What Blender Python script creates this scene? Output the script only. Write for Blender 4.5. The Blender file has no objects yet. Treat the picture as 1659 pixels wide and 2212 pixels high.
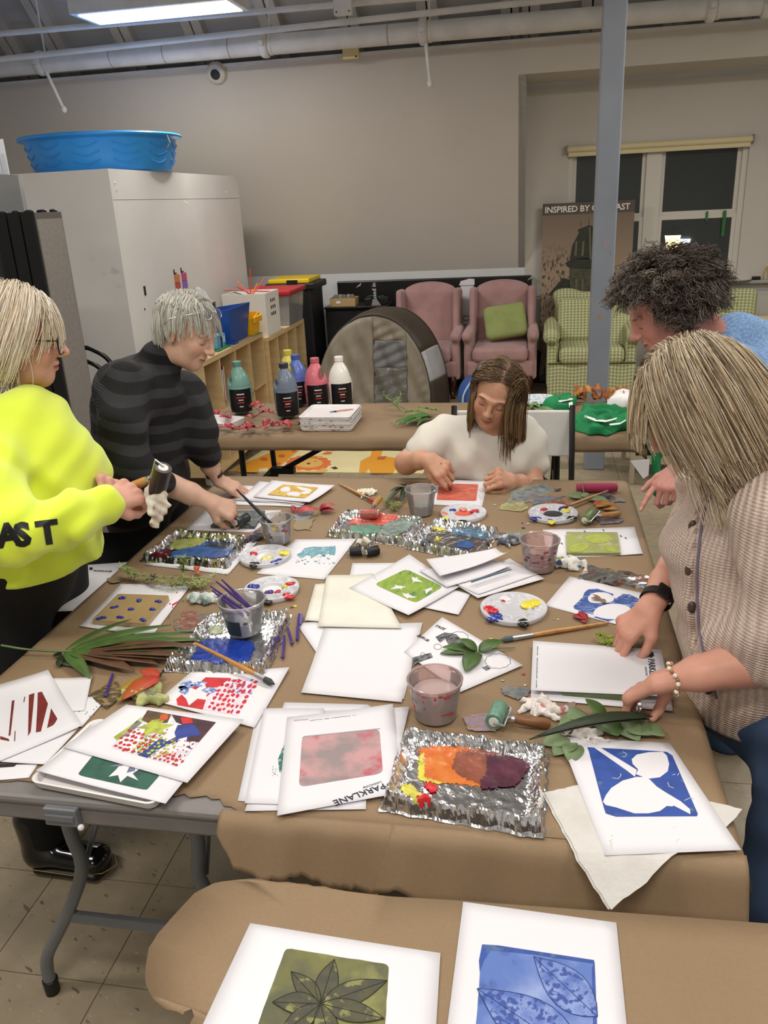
import bpy,bmesh,math,random
import numpy as np
from mathutils import Vector,Matrix,Euler
random.seed(7);RNG=np.random.default_rng(7)
SC=bpy.context.scene
COL=SC.collection
#  camera
CAM_H,FPX,IMW,IMH=1.71,1763.86,1659.0,2212.0
YAW,PITCH,ROLL=-0.192778,0.361972,0.0498535
def _axes():
 cy,sy,cp,sp=math.cos(YAW),math.sin(YAW),math.cos(PITCH),math.sin(PITCH)
 w=Vector((sy*cp,cy*cp,-sp));r=Vector((cy,-sy,0));d=w.cross(r)
 cr,sr=math.cos(ROLL),math.sin(ROLL)
 return r*cr+d*sr,-r*sr+d*cr,w
AR,AD,AW=_axes()
CAMP=Vector((0,0,CAM_H))
cam_data=bpy.data.cameras.new('camera');cam=bpy.data.objects.new('camera',cam_data);COL.objects.link(cam)
cam_data.sensor_fit='VERTICAL';cam_data.sensor_height=36.0
cam_data.lens=FPX/IMH*36.0
cam_data.clip_start=0.02;cam_data.clip_end=200
mw=Matrix.Identity(4)
for i in range(3):
 mw[i][0]=AR[i];mw[i][1]=-AD[i];mw[i][2]=-AW[i];mw[i][3]=CAMP[i]
cam.matrix_world=mw
SC.camera=cam
#  world, exposure
SC.view_settings.view_transform='Standard';SC.view_settings.look='None'
SC.view_settings.gamma=1.0;SC.view_settings.use_curve_mapping=False
SC.view_settings.exposure=-0.1
wd=bpy.data.worlds.new('night');SC.world=wd;wd.use_nodes=True
wd.node_tree.nodes['Background'].inputs[0].default_value=(0.045,0.05,0.055,1)
wd.node_tree.nodes['Background'].inputs[1].default_value=0.35
#  ceiling lamps (light of the fluorescent troffers, plus an added upward fill)
LAMPS=[(-2.47,5.85,2.945,1.02,0.30,50),(1.9,5.2,2.95,1.2,0.30,50),(-1.2,3.0,3.2,1.2,0.30,29),(0.9,2.2,3.2,1.2,0.30,30),(-2.2,0.6,3.2,1.2,0.30,34),(0.0,0.0,3.2,1.2,0.30,32),(2.2,0.4,3.2,1.2,0.30,22),(-0.9,-1.7,3.2,1.2,0.30,24),]
for(x,y,z,lx,ly,w)in LAMPS:
 ld=bpy.data.lights.new('troffer_light','AREA');ld.shape='RECTANGLE';ld.size=lx;ld.size_y=ly
 ld.energy=w;ld.color=(1.0,0.955,0.895)
 lo=bpy.data.objects.new('troffer_light',ld);COL.objects.link(lo);lo.location=(x,y,z-0.012)
 up=bpy.data.lights.new('added_roof_fill','AREA');up.shape='RECTANGLE';up.size=lx;up.size_y=ly  # upward fill added above each fixture to brighten rafters and roof deck
 up.energy=w*.30;up.color=ld.color
 uo=bpy.data.objects.new('added_roof_fill',up);COL.objects.link(uo);uo.location=(x,y,z+.10);uo.rotation_euler=(math.pi,0,0)
 #  helpers
TZ=0.742
def ray(px,py):return AW+AR*((px-(IMW-1)/2)/FPX)+AD*((py-IMH/2)/FPX)
def at(px,py,z=TZ):
 v=ray(px,py);return CAMP+v*((z-CAM_H)/v.z)
def atY(px,py,y):
 v=ray(px,py);return CAMP+v*(y/v.y)
def atX(px,py,x):
 v=ray(px,py);return CAMP+v*(x/v.x)
def lin(c):
 if isinstance(c,str):
  c=c.lstrip('#');c=[int(c[i:i+2],16)/255 for i in(0,2,4)]
 return tuple((x/12.92 if x<=.04045 else((x+.055)/1.055)**2.4)for x in c)
_m={}
def mat(name,c,rough=.55,metal=0.0,c2=None,scale=12.0,detail=3.0,lo=.35,hi=.65,bump=0.0,bscale=120.0,spec=.5,sub=0.0,stretch=None,coord='Object',coat=0.0,emit=0.0,alpha=1.0,trans=0.0,sheen=0.0,dist=0.004,ior=1.45,rough2=None):
 if name in _m:return _m[name]
 m=bpy.data.materials.new(name);m.use_nodes=True;_m[name]=m
 nt=m.node_tree;n=nt.nodes;L=nt.links
 b=n['Principled BSDF'];c=lin(c)
 b.inputs['Base Color'].default_value=(*c,1);b.inputs['Roughness'].default_value=rough
 b.inputs['Metallic'].default_value=metal;b.inputs['Specular IOR Level'].default_value=spec
 b.inputs['IOR'].default_value=ior
 if sub:b.inputs['Subsurface Weight'].default_value=sub;b.inputs['Subsurface Radius'].default_value=(.012,.005,.003)
 if coat:b.inputs['Coat Weight'].default_value=coat;b.inputs['Coat Roughness'].default_value=.1
 if sheen:b.inputs['Sheen Weight'].default_value=sheen
 if emit:b.inputs['Emission Color'].default_value=(*c,1);b.inputs['Emission Strength'].default_value=emit
 if trans:b.inputs['Transmission Weight'].default_value=trans
 if alpha<1:b.inputs['Alpha'].default_value=alpha
 vec=None
 if c2 is not None or bump or rough2 is not None:
  tc=n.new('ShaderNodeTexCoord');mp=n.new('ShaderNodeMapping')
  L.new(tc.outputs[coord],mp.inputs['Vector'])
  if stretch:mp.inputs['Scale'].default_value=stretch
  vec=mp.outputs[0]
 if c2 is not None or rough2 is not None:
  no=n.new('ShaderNodeTexNoise');no.inputs['Scale'].default_value=scale;no.inputs['Detail'].default_value=detail
  L.new(vec,no.inputs['Vector'])
  mr=n.new('ShaderNodeMapRange');mr.inputs[1].default_value=lo;mr.inputs[2].default_value=hi
  L.new(no.outputs['Fac'],mr.inputs[0])
  if c2 is not None:
   mx=n.new('ShaderNodeMix');mx.data_type='RGBA'
   L.new(mr.outputs[0],mx.inputs[0]);mx.inputs[6].default_value=(*c,1);mx.inputs[7].default_value=(*lin(c2),1)
   L.new(mx.outputs[2],b.inputs['Base Color'])
  if rough2 is not None:
   m2=n.new('ShaderNodeMapRange');m2.inputs[3].default_value=rough;m2.inputs[4].default_value=rough2
   L.new(mr.outputs[0],m2.inputs[0]);L.new(m2.outputs[0],b.inputs['Roughness'])
 if bump:
  nb=n.new('ShaderNodeTexNoise');nb.inputs['Scale'].default_value=bscale;nb.inputs['Detail'].default_value=4
  L.new(vec,nb.inputs['Vector'])
  bp=n.new('ShaderNodeBump');bp.inputs['Strength'].default_value=bump;bp.inputs['Distance'].default_value=dist
  L.new(nb.outputs['Fac'],bp.inputs['Height']);L.new(bp.outputs[0],b.inputs['Normal'])
 return m
def glassy(name,tint=(.9,.9,.9),gloss=.12,rough=.05,alpha=.85):
 """clear thin plastic / window pane: transparent with a specular layer"""
 if name in _m:return _m[name]
 m=bpy.data.materials.new(name);m.use_nodes=True;_m[name]=m
 nt=m.node_tree;n=nt.nodes;L=nt.links;n.remove(n['Principled BSDF'])
 tr=n.new('ShaderNodeBsdfTransparent');tr.inputs[0].default_value=(*tint,1)
 df=n.new('ShaderNodeBsdfDiffuse');df.inputs[0].default_value=(*tint,1)
 gl=n.new('ShaderNodeBsdfGlossy');gl.inputs['Roughness'].default_value=rough;gl.inputs['Color'].default_value=(1,1,1,1)
 fr=n.new('ShaderNodeFresnel');fr.inputs[0].default_value=1.45
 m1=n.new('ShaderNodeMixShader');m1.inputs[0].default_value=1-alpha
 L.new(tr.outputs[0],m1.inputs[1]);L.new(df.outputs[0],m1.inputs[2])
 m2=n.new('ShaderNodeMixShader')
 L.new(fr.outputs[0],m2.inputs[0])
 L.new(m1.outputs[0],m2.inputs[1]);L.new(gl.outputs[0],m2.inputs[2])
 L.new(m2.outputs[0],n['Material Output'].inputs[0])
 return m
 # node helper for special materials
class NT:
 def __init__(s,name,rough=.6,**kw):
  s.m=bpy.data.materials.new(name);s.m.use_nodes=True;s.n=s.m.node_tree.nodes;s.L=s.m.node_tree.links
  s.b=s.n['Principled BSDF'];s.b.inputs['Roughness'].default_value=rough
  s.tc=s.n.new('ShaderNodeTexCoord')
  for k,v in kw.items():s.b.inputs[k].default_value=v
 def node(s,t,**kw):
  x=s.n.new('ShaderNode'+t)
  for k,v in kw.items():
   if hasattr(x,k):setattr(x,k,v)
  return x
 def mapv(s,scale=(1,1,1),rot=(0,0,0),loc=(0,0,0),coord='Object'):
  mp=s.n.new('ShaderNodeMapping');mp.inputs['Scale'].default_value=scale;mp.inputs['Rotation'].default_value=rot;mp.inputs['Location'].default_value=loc
  s.L.new(s.tc.outputs[coord],mp.inputs[0]);return mp.outputs[0]
 def noise(s,v,scale,detail=3,lo=0,hi=1,dist=0):
  x=s.n.new('ShaderNodeTexNoise');x.inputs['Scale'].default_value=scale;x.inputs['Detail'].default_value=detail;x.inputs['Distortion'].default_value=dist
  s.L.new(v,x.inputs['Vector'])
  return s.rng(x.outputs['Fac'],lo,hi)
 def rng(s,f,lo,hi,a=0,b=1):
  mr=s.n.new('ShaderNodeMapRange');mr.inputs[1].default_value=lo;mr.inputs[2].default_value=hi;mr.inputs[3].default_value=a;mr.inputs[4].default_value=b
  s.L.new(f,mr.inputs[0]);return mr.outputs[0]
 def mix(s,f,a,b,blend='MIX'):
  x=s.n.new('ShaderNodeMix');x.data_type='RGBA';x.blend_type=blend
  for sock,v in((0,f),(6,a),(7,b)):
   if isinstance(v,(int,float)):x.inputs[sock].default_value=v
   elif isinstance(v,(tuple,list,str)):x.inputs[sock].default_value=(*lin(v),1)
   else:s.L.new(v,x.inputs[sock])
  return x.outputs[2]
 def math(s,op,a,b=None):
  x=s.n.new('ShaderNodeMath');x.operation=op
  for i,v in enumerate((a,b)):
   if v is None:continue
   if isinstance(v,(int,float)):x.inputs[i].default_value=v
   else:s.L.new(v,x.inputs[i])
  return x.outputs[0]
 def color(s,c):s.L.new(c,s.b.inputs['Base Color']);return s
 def bump(s,h,strength=.3,dist=.002):
  x=s.n.new('ShaderNodeBump');x.inputs['Strength'].default_value=strength;x.inputs['Distance'].default_value=dist
  s.L.new(h,x.inputs['Height']);s.L.new(x.outputs[0],s.b.inputs['Normal']);return s
WLOC={}
def _link(o,parent):
 COL.objects.link(o)
 if parent is not None:
  o.parent=parent
  l=WLOC.get(parent.name)
  if l is not None:o.matrix_parent_inverse=Matrix.Translation(-l)
 return o
def thing(name,label,cat,loc=(0,0,0),group=None):
 o=bpy.data.objects.new(name,None);o.empty_display_size=.05;COL.objects.link(o)
 o.location=loc;WLOC[o.name]=Vector(loc)
 return tag(o,label,cat,group)
def tag(o,label=None,cat=None,group=None,kind=None):
 if label:o['label']=label
 if cat:o['category']=cat
 if group:o['group']=group
 if kind:o['kind']=kind
 return o
def copy_thing(root,loc,rotz=0.0,label=None,scale=None):
 r=root.copy();COL.objects.link(r);r.location=loc;r.rotation_euler=(0,0,rotz)
 if scale:r.scale=scale
 if label:r['label']=label
 for ch in root.children:
  c=ch.copy();COL.objects.link(c);c.parent=r
  for g in ch.children:
   d=g.copy();COL.objects.link(d);d.parent=c
 return r
def mesh_obj(name,verts,faces,material,parent=None,smooth=False,mats=None,fmat=None):
 me=bpy.data.meshes.new(name)
 me.from_pydata([tuple(v)for v in verts],[],[tuple(f)for f in faces]);me.validate();me.update()
 for m in(mats or[material]):me.materials.append(m)
 if fmat is not None:me.polygons.foreach_set('material_index',fmat)
 if smooth:me.polygons.foreach_set('use_smooth',[True]*len(me.polygons))
 return _link(bpy.data.objects.new(name,me),parent)
def frame_from(d,up=Vector((0,0,1))):
 d=Vector(d).normalized();u=Vector(up)
 if abs(d.dot(u))>.98:u=Vector((1,0,0))
 x=u.cross(d).normalized();y=d.cross(x)
 return x,y,d
class MB:
 def __init__(s):s.v=[];s.f=[]
 def add(s,vs,fs):
  o=len(s.v);s.v+=[Vector(v)for v in vs];s.f+=[tuple(i+o for i in f)for f in fs];return s
 def box(s,lo,hi,M=None,bev=0.0):
  (x0,y0,z0),(x1,y1,z1)=lo,hi
  if bev<=0:
   vs=[Vector(p)for p in((x0,y0,z0),(x1,y0,z0),(x1,y1,z0),(x0,y1,z0),(x0,y0,z1),(x1,y0,z1),(x1,y1,z1),(x0,y1,z1))]
   fs=[(0,3,2,1),(4,5,6,7),(0,1,5,4),(1,2,6,5),(2,3,7,6),(3,0,4,7)]
  else:
   bm=bmesh.new();bmesh.ops.create_cube(bm,size=1)
   for v in bm.verts:v.co=Vector(((x0+x1)/2+v.co.x*(x1-x0),(y0+y1)/2+v.co.y*(y1-y0),(z0+z1)/2+v.co.z*(z1-z0)))
   bmesh.ops.bevel(bm,geom=bm.edges[:],offset=bev,segments=2,affect='EDGES',profile=.5)
   bm.verts.index_update();vs=[v.co.copy()for v in bm.verts];fs=[[v.index for v in f.verts]for f in bm.faces];bm.free()
  if M is not None:vs=[M@v for v in vs]
  return s.add(vs,fs)
 def tube(s,path,r,n=10,caps=True,up=(0,0,1)):
  path=[Vector(p)for p in path];rs=r if isinstance(r,(list,tuple))else[r]*len(path)
  vs=[];px=None
  for i,p in enumerate(path):
   d=(path[min(i+1,len(path)-1)]-path[max(i-1,0)]).normalized()
   if px is None:x,y,_=frame_from(d,up)
   else:
    x=(px-d*px.dot(d));x=x.normalized()if x.length>1e-6 else frame_from(d)[0];y=d.cross(x)
   px=x
   for k in range(n):
    a=2*math.pi*k/n;vs.append(p+(x*math.cos(a)+y*math.sin(a))*rs[i])
  fs=[]
  for i in range(len(path)-1):
   for k in range(n):fs.append((i*n+k,i*n+(k+1)%n,(i+1)*n+(k+1)%n,(i+1)*n+k))
  if caps:fs.append(tuple(range(n-1,-1,-1)));fs.append(tuple((len(path)-1)*n+k for k in range(n)))
  return s.add(vs,fs)
 def lathe(s,prof,c,n=24,M=None,close=False):
  c=Vector(c);vs=[];fs=[]
  for(r,z)in prof:
   for k in range(n):
    a=2*math.pi*k/n;p=Vector((r*math.cos(a),r*math.sin(a),z))
    vs.append(c+(M@p if M is not None else p))
  for i in range(len(prof)-1):
   for k in range(n):fs.append((i*n+k,i*n+(k+1)%n,(i+1)*n+(k+1)%n,(i+1)*n+k))
  if not close:
   if prof[0][0]>1e-5:fs.append(tuple(range(n-1,-1,-1)))
   if prof[-1][0]>1e-5:fs.append(tuple((len(prof)-1)*n+k for k in range(n)))
  else:
   i=len(prof)-1
   for k in range(n):fs.append((i*n+k,i*n+(k+1)%n,(k+1)%n,k))
  return s.add(vs,fs)
 def prism(s,poly,dz,M=None):
  """poly: list of 3D points (planar); extruded by vector dz"""
  poly=[Vector(p)for p in poly];dz=Vector(dz);n=len(poly)
  from mathutils.geometry import tessellate_polygon
  tris=tessellate_polygon([poly])
  vs=poly+[p+dz for p in poly];fs=[]
  nrm=Vector((0,0,0))
  for i in range(n):nrm+=poly[i].cross(poly[(i+1)%n])
  flip=nrm.dot(dz)<0
  for t in tris:
   a,b,c=t
   tn=(poly[b]-poly[a]).cross(poly[c]-poly[a])
   if tn.dot(dz)<0:a,b,c=a,c,b
   fs.append((a+n,b+n,c+n));fs.append((c,b,a))
  for i in range(n):
   j=(i+1)%n;fs.append((i,j,j+n,i+n)if not flip else(j,i,i+n,j+n))
  if M is not None:vs=[M@v for v in vs]
  return s.add(vs,fs)
 def flat(s,poly):
  from mathutils.geometry import tessellate_polygon
  poly=[Vector(p)for p in poly]
  fs=[]
  for a,b,c in tessellate_polygon([poly]):
   if(poly[b]-poly[a]).cross(poly[c]-poly[a]).z<0:a,b,c=a,c,b
   fs.append((a,b,c))
  return s.add(poly,fs)
 def ell(s,c,r,n=14,m=8,M=None):
  c=Vector(c);vs=[];fs=[]
  for i in range(m+1):
   t=math.pi*i/m
   for k in range(n):
    a=2*math.pi*k/n;p=Vector((r[0]*math.sin(t)*math.cos(a),r[1]*math.sin(t)*math.sin(a),-r[2]*math.cos(t)))
    vs.append(c+(M@p if M is not None else p))
  for i in range(m):
   for k in range(n):fs.append((i*n+k,i*n+(k+1)%n,(i+1)*n+(k+1)%n,(i+1)*n+k))
  return s.add(vs,fs)
 def grid(s,fn,nu,nv,close_u=False):
  vs=[fn(i/(nu if close_u else nu-1),j/(nv-1))for j in range(nv)for i in range(nu)]
  fs=[]
  for j in range(nv-1):
   for i in range(nu if close_u else nu-1):
    k=(i+1)%nu;fs.append((j*nu+i,j*nu+k,(j+1)*nu+k,(j+1)*nu+i))
  return s.add(vs,fs)
 def build(s,name,material,parent=None,smooth=False,solid=0.0,sub=0,weld=False):
  o=mesh_obj(name,s.v,s.f,material,parent,smooth)
  if smooth=='auto' or smooth==2:
   o.data.polygons.foreach_set('use_smooth',[True]*len(o.data.polygons))
   try:o.data.set_sharp_from_angle(angle=math.radians(38))
   except Exception:pass
  if weld:
   bm=bmesh.new();bm.from_mesh(o.data);bmesh.ops.remove_doubles(bm,verts=bm.verts,dist=1e-5);bm.to_mesh(o.data);bm.free()
  if solid:
   md=o.modifiers.new('thickness','SOLIDIFY');md.thickness=solid;md.offset=0
  if sub:
   md=o.modifiers.new('smooth','SUBSURF');md.levels=sub;md.render_levels=sub
  return o
def struct(o):o['kind']='structure';return o
def RZ(a,c=(0,0,0)):c=Vector(c);return Matrix.Translation(c)@Matrix.Rotation(a,4,'Z')@Matrix.Translation(-c)
def text_mesh(txt,M,size,material,name,parent,ext=0.0006,font_shear=0,align='LEFT',bold=0.0,space=1.0):
 cu=bpy.data.curves.new('lettering','FONT');cu.body=txt;cu.size=size;cu.extrude=ext;cu.align_x=align;cu.offset=bold;cu.space_character=space
 cu.resolution_u=2
 o=bpy.data.objects.new('lettering',cu);COL.objects.link(o)
 dg=bpy.context.evaluated_depsgraph_get();me=bpy.data.meshes.new_from_object(o.evaluated_get(dg))
 bpy.data.objects.remove(o);bpy.data.curves.remove(cu)
 me.transform(M);me.name=name;me.materials.clear();me.materials.append(material)
 return _link(bpy.data.objects.new(name,me),parent)
def basis(o,x,y):
 x=Vector(x).normalized();y=Vector(y);y=(y-x*y.dot(x)).normalized();z=x.cross(y)
 M=Matrix.Identity(4)
 for i in range(3):M[i][0]=x[i];M[i][1]=y[i];M[i][2]=z[i];M[i][3]=Vector(o)[i]
 return M
def catmull(pts,n=6,closed=False):
 pts=[Vector(p)for p in pts];out=[];N=len(pts)
 rngi=range(N)if closed else range(N-1)
 for i in rngi:
  p0=pts[(i-1)%N]if closed or i>0 else pts[0]*2-pts[1]
  p1=pts[i];p2=pts[(i+1)%N]
  p3=pts[(i+2)%N]if closed or i+2<N else p2*2-p1
  for k in range(n):
   t=k/n
   out.append(.5*((2*p1)+(p2-p0)*t+(2*p0-5*p1+4*p2-p3)*t*t+(3*p1-p0-3*p2+p3)*t**3))
 if not closed:out.append(pts[-1].copy())
 return out
 #  soft shapes: distance fields meshed with surface nets
class SDF:
 def __init__(s,lo,hi,res):
  s.lo=np.array(lo,float);s.res=res
  n=[int(math.ceil((hi[i]-lo[i])/res))+2 for i in range(3)]
  s.ax=[(lo[i]+np.arange(n[i])*res).astype(np.float32)for i in range(3)]
  s.d=np.full(n,9.0,np.float32)
 def _sl(s,lo,hi):
  out=[]
  for i in range(3):
   a=int(max(0,math.floor((lo[i]-s.lo[i])/s.res)));b=int(min(len(s.ax[i]),math.ceil((hi[i]-s.lo[i])/s.res)+1))
   if b<=a:return None
   out.append(slice(a,b))
  return tuple(out)
 def _pts(s,sl,c):
  return(s.ax[0][sl[0]][:,None,None]-np.float32(c[0]),s.ax[1][sl[1]][None,:,None]-np.float32(c[1]),s.ax[2][sl[2]][None,None,:]-np.float32(c[2]))
 def _comb(s,sl,dist,k,op):
  a=s.d[sl];b=dist.astype(np.float32)
  if op=='sub':b=-b
  if k>1e-6:
   h=np.maximum(k-np.abs(a-b),0)/k
   s.d[sl]=(np.minimum(a,b)-h*h*k*.25)if op=='add' else(np.maximum(a,b)+h*h*k*.25)
  else:s.d[sl]=np.minimum(a,b)if op=='add' else np.maximum(a,b)
 def cap(s,a,b,ra,rb=None,k=.01,op='add'):
  rb=ra if rb is None else rb;a=np.array(a,float);b=np.array(b,float);m=max(ra,rb)+k+.03
  sl=s._sl(np.minimum(a,b)-m,np.maximum(a,b)+m)
  if sl is None:return s
  x,y,z=s._pts(sl,a);d=b-a;L2=max(float(d@d),1e-12)
  t=np.clip((x*d[0]+y*d[1]+z*d[2])/L2,0,1)
  q=np.sqrt((x-t*d[0])**2+(y-t*d[1])**2+(z-t*d[2])**2)-(ra+(rb-ra)*t)
  s._comb(sl,q,k,op);return s
 def chain(s,pts,rs,k=.01,op='add'):
  for i in range(len(pts)-1):s.cap(pts[i],pts[i+1],rs[i],rs[i+1],k,op)
  return s
 def ecap(s,a,b,ra,rb,side,k=.01,op='add'):
  """tapered capsule with an elliptical section: ra=(along side, across)"""
  a=np.array(a,float);b=np.array(b,float);m=max(*ra,*rb)+k+.03
  sl=s._sl(np.minimum(a,b)-m,np.maximum(a,b)+m)
  if sl is None:return s
  x,y,z=s._pts(sl,a);d=b-a;L=max(np.linalg.norm(d),1e-9);d=d/L
  u=np.array(side,float);u=u-d*(u@d);u/=np.linalg.norm(u);v=np.cross(d,u)
  w=x*d[0]+y*d[1]+z*d[2];t=np.clip(w/L,0,1)
  pu=x*u[0]+y*u[1]+z*u[2];pv=x*v[0]+y*v[1]+z*v[2];pw=w-t*L
  rx=ra[0]+(rb[0]-ra[0])*t;ry=ra[1]+(rb[1]-ra[1])*t;rm=np.minimum(rx,ry)
  q=np.sqrt((pu/rx)**2+(pv/ry)**2+(pw/rm)**2)
  g=np.sqrt((pu/rx**2)**2+(pv/ry**2)**2+(pw/rm**2)**2)+1e-6
  s._comb(sl,np.where(q<.3,(q-1)*rm,q*(q-1)/g),k,op);return s
 def ell(s,c,r,M=None,k=.01,op='add'):
  c=np.array(c,float);R=max(r)+k+.03;sl=s._sl(c-R,c+R)
  if sl is None:return s
  x,y,z=s._pts(sl,c)
  A=np.eye(3)if M is None else np.array([[M[i][j]for j in range(3)]for i in range(3)],float)
  p=[(x*A[0][j]+y*A[1][j]+z*A[2][j])/r[j]for j in range(3)]
  q=np.sqrt(p[0]**2+p[1]**2+p[2]**2);g=np.sqrt((p[0]/r[0])**2+(p[1]/r[1])**2+(p[2]/r[2])**2)+1e-6
  s._comb(sl,np.where(q<.3,(q-1)*min(r),q*(q-1)/g),k,op);return s
 def rbox(s,c,hf,r,M=None,k=.01,op='add'):
  c=np.array(c,float);R=float(np.linalg.norm(hf))+k+.03 if M is not None else None
  lo,hi=(c-R,c+R)if R else(c-np.array(hf)-k-.03,c+np.array(hf)+k+.03)
  sl=s._sl(lo,hi)
  if sl is None:return s
  x,y,z=s._pts(sl,c)
  A=np.eye(3)if M is None else np.array([[M[i][j]for j in range(3)]for i in range(3)],float)
  q=[np.abs(x*A[0][j]+y*A[1][j]+z*A[2][j])-(hf[j]-r)for j in range(3)]
  d=np.sqrt(np.maximum(q[0],0)**2+np.maximum(q[1],0)**2+np.maximum(q[2],0)**2)+np.minimum(np.maximum(np.maximum(q[0],q[1]),q[2]),0)-r
  s._comb(sl,d,k,op);return s
 def half(s,n,c,k=.005):
  """keep only the side where (p-c).n < 0"""
  x,y,z=s._pts((slice(None),)*3,c);n=np.array(n,float);n/=np.linalg.norm(n)
  b=(x*n[0]+y*n[1]+z*n[2]).astype(np.float32);a=s.d
  h=np.maximum(k-np.abs(a-b),0)/k
  s.d=np.maximum(a,b)+h*h*k*.25;return s
 def disp(s,fn):
  x,y,z=s._pts((slice(None),)*3,(0,0,0));s.d=s.d+fn(x,y,z).astype(np.float32);return s
 def mesh(s,iso=0.0):
  d=s.d-iso;d[0]=d[-1]=1;d[:,0]=d[:,-1]=1;d[:,:,0]=d[:,:,-1]=1
  ins=d<0;n=d.shape
  cnt=np.zeros((n[0]-1,n[1]-1,n[2]-1),np.uint8)
  for i in(0,1):
   for j in(0,1):
    for k in(0,1):cnt+=ins[i:n[0]-1+i,j:n[1]-1+j,k:n[2]-1+k]
  I,J,K=np.nonzero((cnt>0)&(cnt<8))
  cor={}
  for i in(0,1):
   for j in(0,1):
    for k in(0,1):cor[i,j,k]=d[I+i,J+j,K+k]
  acc=np.zeros((len(I),3));num=np.zeros(len(I))
  for a in cor:
   for ax in range(3):
    if a[ax]:continue
    b=list(a);b[ax]=1;va,vb=cor[a],cor[tuple(b)]
    m=(va<0)!=(vb<0);t=np.where(m,va/np.where(m,va-vb,1),0)
    for c in range(3):acc[:,c]+=np.where(m,a[c]+(t if c==ax else 0),0)
    num+=m
  V=acc/num[:,None]
  V=(V+np.stack([I,J,K],1))*s.res+s.lo
  idx=np.full(cnt.shape,-1,np.int64);idx[I,J,K]=np.arange(len(I))
  F=[]
  for ax in range(3):
   sa=[slice(None)]*3;sb=[slice(None)]*3;sa[ax]=slice(0,-1);sb[ax]=slice(1,None)
   A,B=ins[tuple(sa)],ins[tuple(sb)]
   e=np.array(np.nonzero(A!=B));o1,o2=(ax+1)%3,(ax+2)%3
   def cell(p,q):
    c=e.copy();c[o1]+=p;c[o2]+=q;return idx[c[0],c[1],c[2]]
   ok=(e[o1]>0)&(e[o2]>0)&(e[o1]<n[o1]-1)&(e[o2]<n[o2]-1);e=e[:,ok]
   q=np.stack([cell(-1,-1),cell(0,-1),cell(0,0),cell(-1,0)],1)
   fl=~A[e[0],e[1],e[2]]
   q[fl]=q[fl][:,::-1];F.append(q)
  F=np.concatenate(F);F=F[(F>=0).all(1)]
  return V,F
def smooth_np(V,F,it=1,lam=.5):
 for _ in range(it):
  S=np.zeros_like(V);c=np.zeros(len(V))
  for a,b in((0,1),(1,2),(2,3),(3,0)):
   np.add.at(S,F[:,a],V[F[:,b]]);np.add.at(S,F[:,b],V[F[:,a]]);np.add.at(c,F[:,a],1);np.add.at(c,F[:,b],1)
  V=V+lam*(S/np.maximum(c,1)[:,None]-V)
 return V
def np_mesh(name,V,F,material,parent=None,smooth=True,cols=None,mats=None,fmat=None):
 me=bpy.data.meshes.new(name);V=np.ascontiguousarray(V,np.float32);F=np.ascontiguousarray(F,np.int32)
 me.vertices.add(len(V));me.vertices.foreach_set('co',V.ravel())
 me.loops.add(F.size);me.loops.foreach_set('vertex_index',F.ravel())
 me.polygons.add(len(F));me.polygons.foreach_set('loop_start',np.arange(0,F.size,F.shape[1],dtype=np.int32))
 for m in(mats or[material]):me.materials.append(m)
 if fmat is not None:me.polygons.foreach_set('material_index',np.ascontiguousarray(fmat,np.int32))
 me.update(calc_edges=True)
 if smooth:me.polygons.foreach_set('use_smooth',np.ones(len(F),bool))
 if cols is not None:
  at_=me.color_attributes.new('tint','FLOAT_COLOR','POINT');at_.data.foreach_set('color',np.ascontiguousarray(cols,np.float32).ravel())
 return _link(bpy.data.objects.new(name,me),parent)
def xf(V,M):
 A=np.array([[M[i][j]for j in range(4)]for i in range(4)],float)
 return V@A[:3,:3].T+A[:3,3]
def soft(name,sdf,material,parent,M=None,it=1):
 V,F=sdf.mesh();V=smooth_np(V,F,it)
 if M is not None:V=xf(V,M)
 return np_mesh(name,V,F,material,parent)
 #  the room
def wall_mat(name,c,c2):
 t=NT(name,.75);v=t.mapv()
 f=t.noise(v,1.2,4,.35,.7);g=t.noise(v,160,2)
 return t.color(t.mix(f,c,c2)).bump(g,.12,.002).m
M_WALL=wall_mat('painted_wall_greige','#c9c3ba','#c4beb6')
M_KNEE=wall_mat('painted_wall_pale','#d9dadb','#d2d3d4')
M_WHITEP=mat('white_painted_metal','#dedbd6',.45,c2='#cfccc6',scale=6)
M_CEIL=mat('painted_roof_deck','#bdbdbd',.7,c2='#b0b0b1',scale=3,stretch=(.4,4,4))
M_RAFT=mat('painted_rafter_steel','#c6c4c1',.6,c2='#b9b7b5',scale=5)
M_GROUT=mat('floor_joint_dark','#4a4238',.9)
def tile_mat():
 t=NT('vinyl_floor_tile',.38);v=t.mapv((1,1,1),(0,0,.5),coord='Object')
 info=t.node('ObjectInfo')
 vv=t.n.new('ShaderNodeVectorMath');vv.operation='ADD';t.L.new(v,vv.inputs[0]);t.L.new(info.outputs['Location'],vv.inputs[1])
 st=t.n.new('ShaderNodeMapping');st.inputs['Scale'].default_value=(22,70,1);t.L.new(vv.outputs[0],st.inputs[0])
 fl=t.noise(st.outputs[0],1.0,2,.66,.70)
 fl2=t.noise(st.outputs[0],1.7,2,.28,.33)
 cl=t.noise(vv.outputs[0],14,4,.3,.7)
 c=t.mix(cl,'#9f917a','#91846d')
 c=t.mix(fl,c,'#6b5e4e');c=t.mix(fl2,'#b0a48d',c)
 r=t.rng(cl,0,1,.3,.48);t.L.new(r,t.b.inputs['Roughness'])
 return t.color(c).m
M_TILE=tile_mat()
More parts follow.
